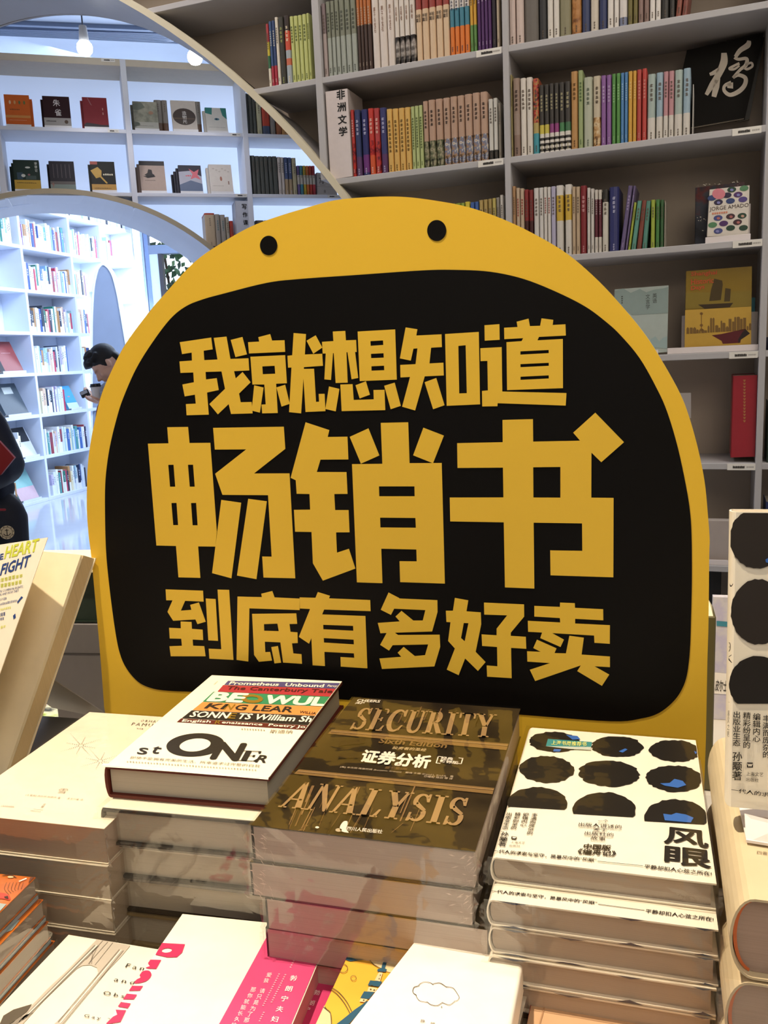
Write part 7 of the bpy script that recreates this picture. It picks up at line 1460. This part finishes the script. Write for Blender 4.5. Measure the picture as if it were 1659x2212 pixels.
# olive book and loose magazines between sign and upright copy
OF = Frame(Vector((.33, .93, 0)), FF.ex, FF.ey, Z); o0 = OF.hit(1500, 1335)[0]; o1 = OF.hit(1547, 1335)[0]; zt_ = OF.hit(1540, 1332)[1]
t = empty('book', OF.pt((o0 + o1) / 2, 0, TABLE), 'olive green wrapped book standing behind the right edge of the sign', 'book')
mb = MB(); mb.bbox(OF, o0, o1, 0, .05, TABLE + .0005, zt_, mat('5a5230', .35, 'paper'), .0015); mb.build('cover', t)
mb = MB(); mb.prism([OF.pt(o0 + .002, .002, zt_), OF.pt(o1 - .003, .002, zt_), OF.pt(o1 - .001, .045, zt_ ), OF.pt(o0 + .002, .045, zt_)], [OF.pt(o0 + .002, .012, zt_ + .012), OF.pt(o1 - .006, .012, zt_ + .012), OF.pt(o1 - .008, .035, zt_ + .014), OF.pt(o0 + .002, .035, zt_ + .014)], mat('efe0b8', .5, 'paper')); mb.build('paper_wrap', t)
MF = Frame(Vector((.42, 1.12, 0)), FF.ex, FF.ey, Z)
t = empty('magazine', MF.pt(.02, 0, TABLE), 'pale printed magazine with a teal band right of the sign', 'magazine'); m0 = MF.hit(1538, 1400)[0]; m1 = MF.hit(1600, 1400)[0]; fM = on_face(MF, -.0006)
zA_, zB_ = MF.hit(1555, 1290)[1], MF.hit(1555, 1600)[1]
mb = MB(); mb.box(MF, m0, m1, 0, .012, TABLE + .0005, zA_, mat('bdb8bc', .5, 'art', cols=['a8a4b0', 'c4bfc2', 'b4aec4', 'd0cac8'], scale=30)); mb.build('cover', t)
mb = MB(); q(mb, fM, [(1548, 1341), (1572, 1343), (1572, 1354), (1548, 1352)], mat('3a7f92', .5)); q(mb, fM, [(1540, 1452), (1572, 1455), (1572, 1500), (1540, 1498)], mat('e6dfd6', .5)); T3(mb, on_face(MF, -.0012), '皮尔士', (1544, 1492), (1570, 1495), (1546, 1468), mat('2a2420', .5), .01)
mb.build('cover_print', t, kind='stuff')
mb = MB(); mb.box(MF, m0 + .0, m1, .02, .06, TABLE + .0005, zB_ + .02, mat('8a8890', .5)); mb.build('box', label='grey box behind the pale magazine, right of the sign', cat='box')

# ================================================================== PEOPLE
def caps_mesh(caps, voxel, smooth=4):
    """one continuous surface from tapered capsules and ellipsoids: union by voxel remesh"""
    bm = bmesh.new()
    for c in caps:
        if c[0] == 'e':      # ellipsoid: centre, radii, rotation matrix
            _, ce, rad, rot = c; m = Matrix.Translation(ce) @ rot.to_4x4() @ Matrix.Diagonal((*rad, 1))
            bmesh.ops.create_icosphere(bm, subdivisions=3, radius=1, matrix=m)
        else:
            p0, r0, p1, r1 = c; d = p1 - p0; L_ = d.length
            rot = d.to_track_quat('Z', 'Y').to_matrix().to_4x4()
            bmesh.ops.create_cone(bm, segments=16, radius1=r0, radius2=r1, depth=L_, cap_ends=True, matrix=Matrix.Translation((p0 + p1) / 2) @ rot)
            for p, r in ((p0, r0), (p1, r1)): bmesh.ops.create_icosphere(bm, subdivisions=2, radius=r, matrix=Matrix.Translation(p))
    me = bpy.data.meshes.new('b'); bm.to_mesh(me); bm.free(); o = bpy.data.objects.new('b', me); sc.collection.objects.link(o)
    m = o.modifiers.new('r', 'REMESH'); m.mode = 'VOXEL'; m.voxel_size = voxel; m2 = o.modifiers.new('s', 'SMOOTH'); m2.iterations = smooth; m2.factor = .5
    out = bpy.data.meshes.new_from_object(o.evaluated_get(bpy.context.evaluated_depsgraph_get())); bpy.data.objects.remove(o); bpy.data.meshes.remove(me)
    return out
def body_part(name, caps, voxel, m, parent, smooth=4, label=None):
    me = caps_mesh(caps, voxel, smooth); me.name = name; off = Vector(parent.location)
    for v in me.vertices: v.co -= off
    me.materials.clear(); me.materials.append(m); me.polygons.foreach_set('use_smooth', [True] * len(me.polygons))
    o = bpy.data.objects.new(name, me); sc.collection.objects.link(o); o.parent = parent; return tag(o, label)
def at(x, y, Y): d = ray(x, y); return CAM + d * (Y / d.y)
SKIN = mat('dba98e', .5, 'wall', bump=.05); HAIR = mat('17120f', .6, 'cloth', bump=.4)
I3 = Matrix.Identity(3)
def rotm(f_, u_):       # local x=face forward, z=up of head
    f_ = f_.normalized(); l = u_.cross(f_).normalized(); u_ = f_.cross(l); return Matrix((f_, l, u_)).transposed()
def head_caps(C_, M, s=1.0):
    P = lambda x, y, z: C_ + M @ (Vector((x, y, z)) * s)
    return [('e', P(-.012, 0, .028), Vector((.094, .074, .088)) * s, M), ('e', P(.022, 0, -.030), Vector((.066, .058, .066)) * s, M), ('e', P(.048, 0, -.075), Vector((.034, .036, .026)) * s, M),
            (P(.082, 0, .012), .008 * s, P(.107, 0, -.022), .012 * s), ('e', P(.093, .012, -.026), Vector((.010, .007, .006)) * s, M), ('e', P(.093, -.012, -.026), Vector((.010, .007, .006)) * s, M),
            ('e', P(.084, 0, -.048), Vector((.012, .023, .006)) * s, M), ('e', P(.082, 0, -.058), Vector((.011, .019, .006)) * s, M), ('e', P(.077, 0, .028), Vector((.014, .052, .008)) * s, M),
            ('e', P(.060, .040, -.022), Vector((.022, .020, .022)) * s, M), ('e', P(.060, -.040, -.022), Vector((.022, .020, .022)) * s, M),
            ('e', P(-.008, .077, -.006), Vector((.018, .007, .030)) * s, M), ('e', P(-.008, -.077, -.006), Vector((.018, .007, .030)) * s, M)]
def hand_caps(W_, dirv, palm_n, side, curl, s=1.0):
    """palm + four unequal fingers + thumb leaving the side of the palm"""
    d = dirv.normalized(); n = palm_n.normalized(); w = d.cross(n).normalized() * side; out = [('e', W_ + d * .045 * s, Vector((.048, .040, .016)) * s, Matrix((d, w, n)).transposed())]
    for i, (o_, L_) in enumerate(((-.028, .066), (-.010, .076), (.009, .071), (.027, .055))):
        p = W_ + d * .078 * s + w * o_ * s; dd = d.copy(); a = curl * (1 + .12 * i)
        for k, f_ in enumerate((.45, .32, .23)):
            dd = (dd * math.cos(a) + n * math.sin(a)).normalized(); q_ = p + dd * L_ * f_ * s; out.append((p, (.0092 - .0009 * k) * s, q_, (.0086 - .0010 * k) * s)); p = q_; n2 = n
            n = (n * math.cos(a) - (dd * 0)).normalized() if n.length else n2
        n = palm_n.normalized()
    p = W_ + d * .020 * s - w * .030 * s; t1 = p + (d * .6 - w * .75 + n * .25).normalized() * .036 * s; t2 = t1 + (d * .85 - w * .1 + n * .5).normalized() * .030 * s
    out += [(p, .013 * s, t1, .011 * s), (t1, .011 * s, t2, .009 * s)]; return out
# ---- man looking down at a small camera, coffee cup in hand
YM = 5.95
hc = at(231, 789, YM); ground = Vector((at(262, 900, YM).x, YM + .05, 0))
man = empty('person', ground, 'dark-haired man in grey sweater looking down at a small camera in his hands', 'person')
Ff = Vector((-.62, -.30, -.72)); Uf = Vector((-.66, -.08, .74)); Mh = rotm(Ff, Uf)
neck = hc + Vector((.10, .03, -.10)); chest = at(264, 878, YM); chest.z -= .02; pel = Vector((ground.x + .02, ground.y + .03, .90)); sh_l = chest + Vector((-.02, -.17, .13)); sh_r = chest + Vector((-.02, .17, .13))
h1 = at(213, 868, YM - .10); h2 = at(200, 858, YM - .02)
el1 = at(252, 905, YM - .16); el2 = at(250, 912, YM + .10); w1 = at(228, 866, YM - .12); w2 = at(221, 868, YM + .02)
caps = head_caps(hc, Mh, 1.06) + [(neck + Vector((-.02, 0, .03)), .056, chest + Vector((0, 0, .14)), .062)]
caps += [('e', chest + Vector((.02, 0, .02)), Vector((.125, .18, .19)), I3), (chest, .14, pel, .135), ('e', pel, Vector((.13, .165, .13)), I3), (sh_l, .058, sh_r, .058)]
caps += [(sh_l, .056, el1, .043), (el1, .040, w1, .027), (sh_r, .056, el2, .043), (el2, .040, w2, .027)]
for sgn in (-1, 1):
    hp = pel + Vector((0, .09 * sgn, -.05)); kn = Vector((ground.x - .02, ground.y + .10 * sgn, .48)); an = Vector((ground.x + .03, ground.y + .11 * sgn, .09)); caps += [(hp, .085, kn, .056), (kn, .054, an, .038), (an - Z * .05, .036, an + Vector((-.15, 0, -.058)), .030)]
caps += hand_caps(w1, (h1 - w1) + Vector((-.05, 0, .0)), Vector((.1, .2, 1)), 1, .35, 1.0) + hand_caps(w2, at(190, 852, YM) - w2, Vector((-.1, -.5, .8)), -1, .42, 1.0)
body_part('body', caps, .0075, SKIN, man, 2)
P = lambda x, y, z: hc + Mh @ (Vector((x, y, z)) * 1.06)
hcaps = [('e', P(-.022, 0, .052), Vector((.102, .088, .092)), Mh), ('e', P(.055, 0, .088), Vector((.052, .062, .030)), Mh)]
r = random.Random(4)
for i in range(46):      # tufts
    a = r.uniform(-1.6, 1.6); b = r.uniform(.25, 1.35); v = Vector((math.cos(b) * math.cos(a) * .08 + .0, math.sin(a) * math.cos(b) * .085, .05 + math.sin(b) * .085)); hcaps.append((P(*v), .016, P(*(v * 1.13 + Vector((.016, 0, -.006)))), .006))
hcaps += [('e', P(-.075, 0, -.005), Vector((.036, .066, .052)), Mh), ('e', P(.005, .074, .018), Vector((.020, .010, .036)), Mh), ('e', P(.005, -.074, .018), Vector((.020, .010, .036)), Mh)]
body_part('hair', hcaps, .007, HAIR, man, 2)
for sgn in (-1, 1):
    mb = MB(); c_ = P(.083, .030 * sgn, .004); e1, e2, e3 = Mh @ Vector((0, 1, 0)), Mh @ Vector((0, 0, 1)), Mh @ Vector((1, 0, 0))
    mb.face([c_ + e1 * .013 * math.cos(t) + e2 * .0035 * math.sin(t) + e3 * .004 for t in [2 * math.pi * k / 10 for k in range(10)]], mat('1a1412', .3)); mb.face([c_ + e1 * .018 * math.cos(t) + e2 * (.021 + .003 * math.sin(t)) + e3 * .006 for t in [2 * math.pi * k / 10 for k in range(10)]], HAIR); mb.build('eye', man)
mb = MB(); c_ = P(.094, 0, -.053); mb.face([c_ + e1 * .019 * math.cos(t) + e2 * .0028 * math.sin(t) + e3 * .003 for t in [2 * math.pi * k / 10 for k in range(10)]], mat('7a3a36', .5)); mb.build('mouth', man)
GSW = mat('8a8c94', .85, 'cloth', bump=.4)
sw = [('e', chest + Vector((.02, 0, .02)), Vector((.140, .195, .205)), I3), (chest, .155, pel + Z * .02, .150), (sh_l, .070, sh_r, .070), (sh_l, .068, el1, .056), (el1, .054, el1.lerp(w1, .45), .046), (sh_r, .068, el2, .056), (el2, .054, el2.lerp(w2, .45), .046), (neck + Vector((.02, 0, -.02)), .066, chest + Vector((0, 0, .15)), .08), (at(243, 842, YM + .02), .035, at(246, 880, YM), .05)]
body_part('sweater', sw, .010, GSW, man, 5)
tr = [('e', pel, Vector((.145, .178, .14)), I3)]
for sgn in (-1, 1):
    hp = pel + Vector((0, .09 * sgn, -.05)); kn = Vector((ground.x - .02, ground.y + .10 * sgn, .48)); an = Vector((ground.x + .03, ground.y + .11 * sgn, .13)); tr += [(hp, .098, kn, .070), (kn, .068, an, .055)]
body_part('trousers', tr, .011, mat('2a3040', .85, 'cloth'), man, 5)
for sgn in (-1, 1): 
    an = Vector((ground.x + .03, ground.y + .11 * sgn, .06)); body_part('shoe', [(an, .044, an + Vector((-.02, 0, -.018)), .042), (an + Vector((-.02, 0, -.02)), .040, an + Vector((-.17, 0, -.026)), .034)], .009, mat('e0e0dc', .5), man, 3)
# cup
cb = at(211, 866, YM - .07); cup = empty('coffee_cup', cb, 'white paper coffee cup with black lid held by the man', 'cup'); dn_ = Vector((-.04, 0, 1)).normalized()
mb = MB(); mb.tube([cb, cb + dn_ * .095], [.026, .036], mat('e6e2de', .5), 20); mb.build('cup_body', cup)
mb = MB(); mb.tube([cb + dn_ * .095, cb + dn_ * .101, cb + dn_ * .102, cb + dn_ * .116], [.0395, .0395, .036, .034], mat('1a191b', .35), 20); mb.build('lid', cup)
# small camera
cc_ = at(184, 850, YM - .05); Fc = Frame(cc_, Vector((.93, .1, .35)).normalized(), Vector((0, 1, 0)), Z); Fc.ey = Vector((-.1, 1, 0)).normalized(); Fc.ez = Fc.ex.cross(Fc.ey).normalized(); Fc.ey = Fc.ez.cross(Fc.ex)
cmr = empty('compact_camera', cc_ - Z * .03, 'small silver and black camera in the man’s hands', 'camera')
mb = MB(); mb.bbox(Fc, -.030, .030, -.014, .014, -.024, .022, mat('26272b', .4), .004); mb.build('camera_body', cmr)
mb = MB(); mb.bbox(Fc, -.025, .022, -.0160, -.0142, -.002, .019, mat('b8bcc4', .3), .001); mb.build('screen', cmr)
mb = MB(); mb.tube([Fc.pt(.005, .0185, -.004), Fc.pt(.005, .04, -.004)], [.020, .018], mat('a4a8b0', .35), 16); mb.build('lens', cmr)
# dark red bag hanging at his side
bgp = at(225, 912, YM - .34); bag = empty('shoulder_bag', bgp - Z * .28, 'dark red cloth bag hanging below the man’s forearm', 'bag')
body_part('bag_body', [('e', bgp - Z * .02, Vector((.045, .11, .16)), I3), ('e', bgp - Z * .16, Vector((.06, .13, .12)), I3)], .012, mat('7a1424', .8, 'cloth'), bag, 5)
mb = MB(); mb.tube([bgp + Vector((0, -.07, .08)), bgp + Vector((.06, -.04, .20)), el1 + Vector((0, 0, .055)), bgp + Vector((.06, .05, .20)), bgp + Vector((0, .07, .08))], .008, mat('5a1020', .8), 8); mb.build('strap', bag)

# ---- person in a navy jacket at the left edge, red folder in hand
YN = 2.8
def an_(x, y, dy=0): return at(x, y, YN + dy)
nav = mat('0e1120', .62, 'cloth', bump=.5, spec=.25); feet = Vector((an_(-118, 1000).x, YN + .05, 0))
p2_ = empty('person', feet, 'person in a shiny navy jacket holding a red folder, cut by the left edge', 'person')
sh = an_(-95, 850); sh2 = sh + Vector((-.36, .05, .02)); elb = an_(8, 1003, -.03); wr = an_(-50, 1032, -.22); che = (sh + sh2) / 2 + Vector((0, 0, -.12)); pel2 = Vector((feet.x + .02, feet.y, .92)); hd2 = (sh + sh2) / 2 + Vector((0, -.02, .28))
caps = head_caps(hd2, rotm(Vector((.3, -.9, -.25)), Z)) + [(hd2 - Z * .06, .05, (sh + sh2) / 2, .06), ('e', che, Vector((.19, .12, .20)), I3), (che, .13, pel2, .14), (sh, .05, elb, .04), (elb, .038, wr, .026), (sh2, .05, sh2 + Vector((-.06, -.02, -.3)), .04), (sh2 + Vector((-.06, -.02, -.3)), .038, wr + Vector((-.2, 0, 0)), .026)]
caps += hand_caps(wr, Vector((-.8, -.3, .2)), Vector((.2, .8, .5)), 1, .5) + hand_caps(wr + Vector((-.2, 0, 0)), Vector((.6, -.3, .2)), Vector((-.2, .8, .5)), -1, .5)
LG = []
for sgn in (-1, 1):
    hp = pel2 + Vector((.10 * sgn, 0, -.04)); kn = Vector((feet.x + .13 * sgn, feet.y - .02, .48)); ak = Vector((feet.x + .14 * sgn, feet.y + .02, .09)); caps += [(hp, .08, kn, .055), (kn, .052, ak, .037), (ak - Z * .05, .035, ak + Vector((.02 * sgn, -.16, -.058)), .03)]; LG.append((hp, kn, ak))
body_part('body', caps, .010, SKIN, p2_, 2)
body_part('hair', [('e', hd2 + Vector((-.01, .02, .05)), Vector((.088, .098, .085)), I3), ('e', hd2 + Vector((-.01, .05, -.01)), Vector((.08, .06, .07)), I3)], .010, HAIR, p2_, 3)
jk = [('e', che, Vector((.215, .145, .22)), I3), (che, .16, pel2 + Z * .06, .165), (sh + Vector((0, 0, -.01)), .075, sh2, .075), (sh, .075, sh.lerp(elb, .5) + Vector((.01, 0, 0)), .078), (sh.lerp(elb, .5) + Vector((.01, 0, 0)), .078, elb, .066), (elb, .066, elb.lerp(wr, .5), .064), (elb.lerp(wr, .5), .064, elb.lerp(wr, .92), .05), (sh2, .075, sh2 + Vector((-.06, -.02, -.3)), .068), (sh2 + Vector((-.06, -.02, -.3)), .066, wr + Vector((-.22, 0, 0)), .05)]
body_part('jacket', jk, .010, nav, p2_, 3)
tr2 = [('e', pel2 - Z * .02, Vector((.18, .15, .12)), I3)]
for hp, kn, ak in LG: tr2 += [(hp, .10, kn, .075), (kn, .073, ak + Z * .04, .055)]
tr2 += [(an_(-52, 1095), .085, an_(-28, 1170, -.02), .092)]
body_part('trousers', tr2, .011, mat('10121c', .7, 'cloth'), p2_, 4)
mb = MB(); bc = an_(15, 1150, -.125); nb = (CAM - bc).normalized(); rb = nb.cross(Z).normalized() * -1; ub_ = rb.cross(nb) * -1; 
if ub_.z < 0: ub_ = -ub_
TN = mat('b8a88c', .8, 'cloth'); DKb = mat('2c2420', .8)
dd = lambda x, y, o=0: bc + rb * x * .0215 + ub_ * y * .0215 + nb * o
mb.prism([dd(math.cos(t), math.sin(t), -.05) for t in [2 * math.pi * k / 28 for k in range(28)]], [dd(math.cos(t), math.sin(t)) for t in [2 * math.pi * k / 28 for k in range(28)]], TN)
for k in range(28):
    t0, t1 = 2 * math.pi * k / 28, 2 * math.pi * (k + 1) / 28; mb.face([dd(.78 * math.cos(t0), .78 * math.sin(t0), .0004), dd(.78 * math.cos(t1), .78 * math.sin(t1), .0004), dd(.72 * math.cos(t1), .72 * math.sin(t1), .0004), dd(.72 * math.cos(t0), .72 * math.sin(t0), .0004)], DKb)
def bl(a, b, w): 
    d_ = Vector((b[0] - a[0], b[1] - a[1])).normalized(); n_ = Vector((-d_.y, d_.x)) * w / 2; mb.face([dd(a[0] - n_.x, a[1] - n_.y, .0005), dd(b[0] - n_.x, b[1] - n_.y, .0005), dd(b[0] + n_.x, b[1] + n_.y, .0005), dd(a[0] + n_.x, a[1] + n_.y, .0005)], DKb)
bl((0, .5), (0, -.5), .12); bl((-.25, .3), (.25, .3), .1)
for k in range(8): a0, a1 = math.pi * (1.1 + .8 * k / 8), math.pi * (1.1 + .8 * (k + 1) / 8); bl((.48 * math.cos(a0), -.02 + .48 * math.sin(a0)), (.48 * math.cos(a1), -.02 + .48 * math.sin(a1)), .12)
for k in range(10): a0 = 2 * math.pi * k / 10; bl((.88 * math.cos(a0), .88 * math.sin(a0)), (.88 * math.cos(a0 + .2), .88 * math.sin(a0 + .2)), .1)
mb.build('anchor_patch', p2_)
mb = MB(); f0, f1, f2_, f3 = an_(-60, 925, -.18), an_(-2, 953, -.18), an_(31, 989, -.18), an_(-10, 1040, -.18); mb.prism([v + Vector((0, .012, 0)) for v in (f0, f3, f2_, f1)], [f0, f3, f2_, f1], mat('7c1a1c', .5)); mb.build('folder', label='dark red folder held across the navy jacket at the left edge', cat='folder')
mb = MB(); 
for sgn in (0,): mb.tube([an_(-60, 1098, -.085), an_(-10, 1101, -.105), an_(11, 1101, -.06)], .004, mat('8a1c22', .7), 6)
mb.build('belt_piping', p2_, label='thin red piping at the jacket hem')
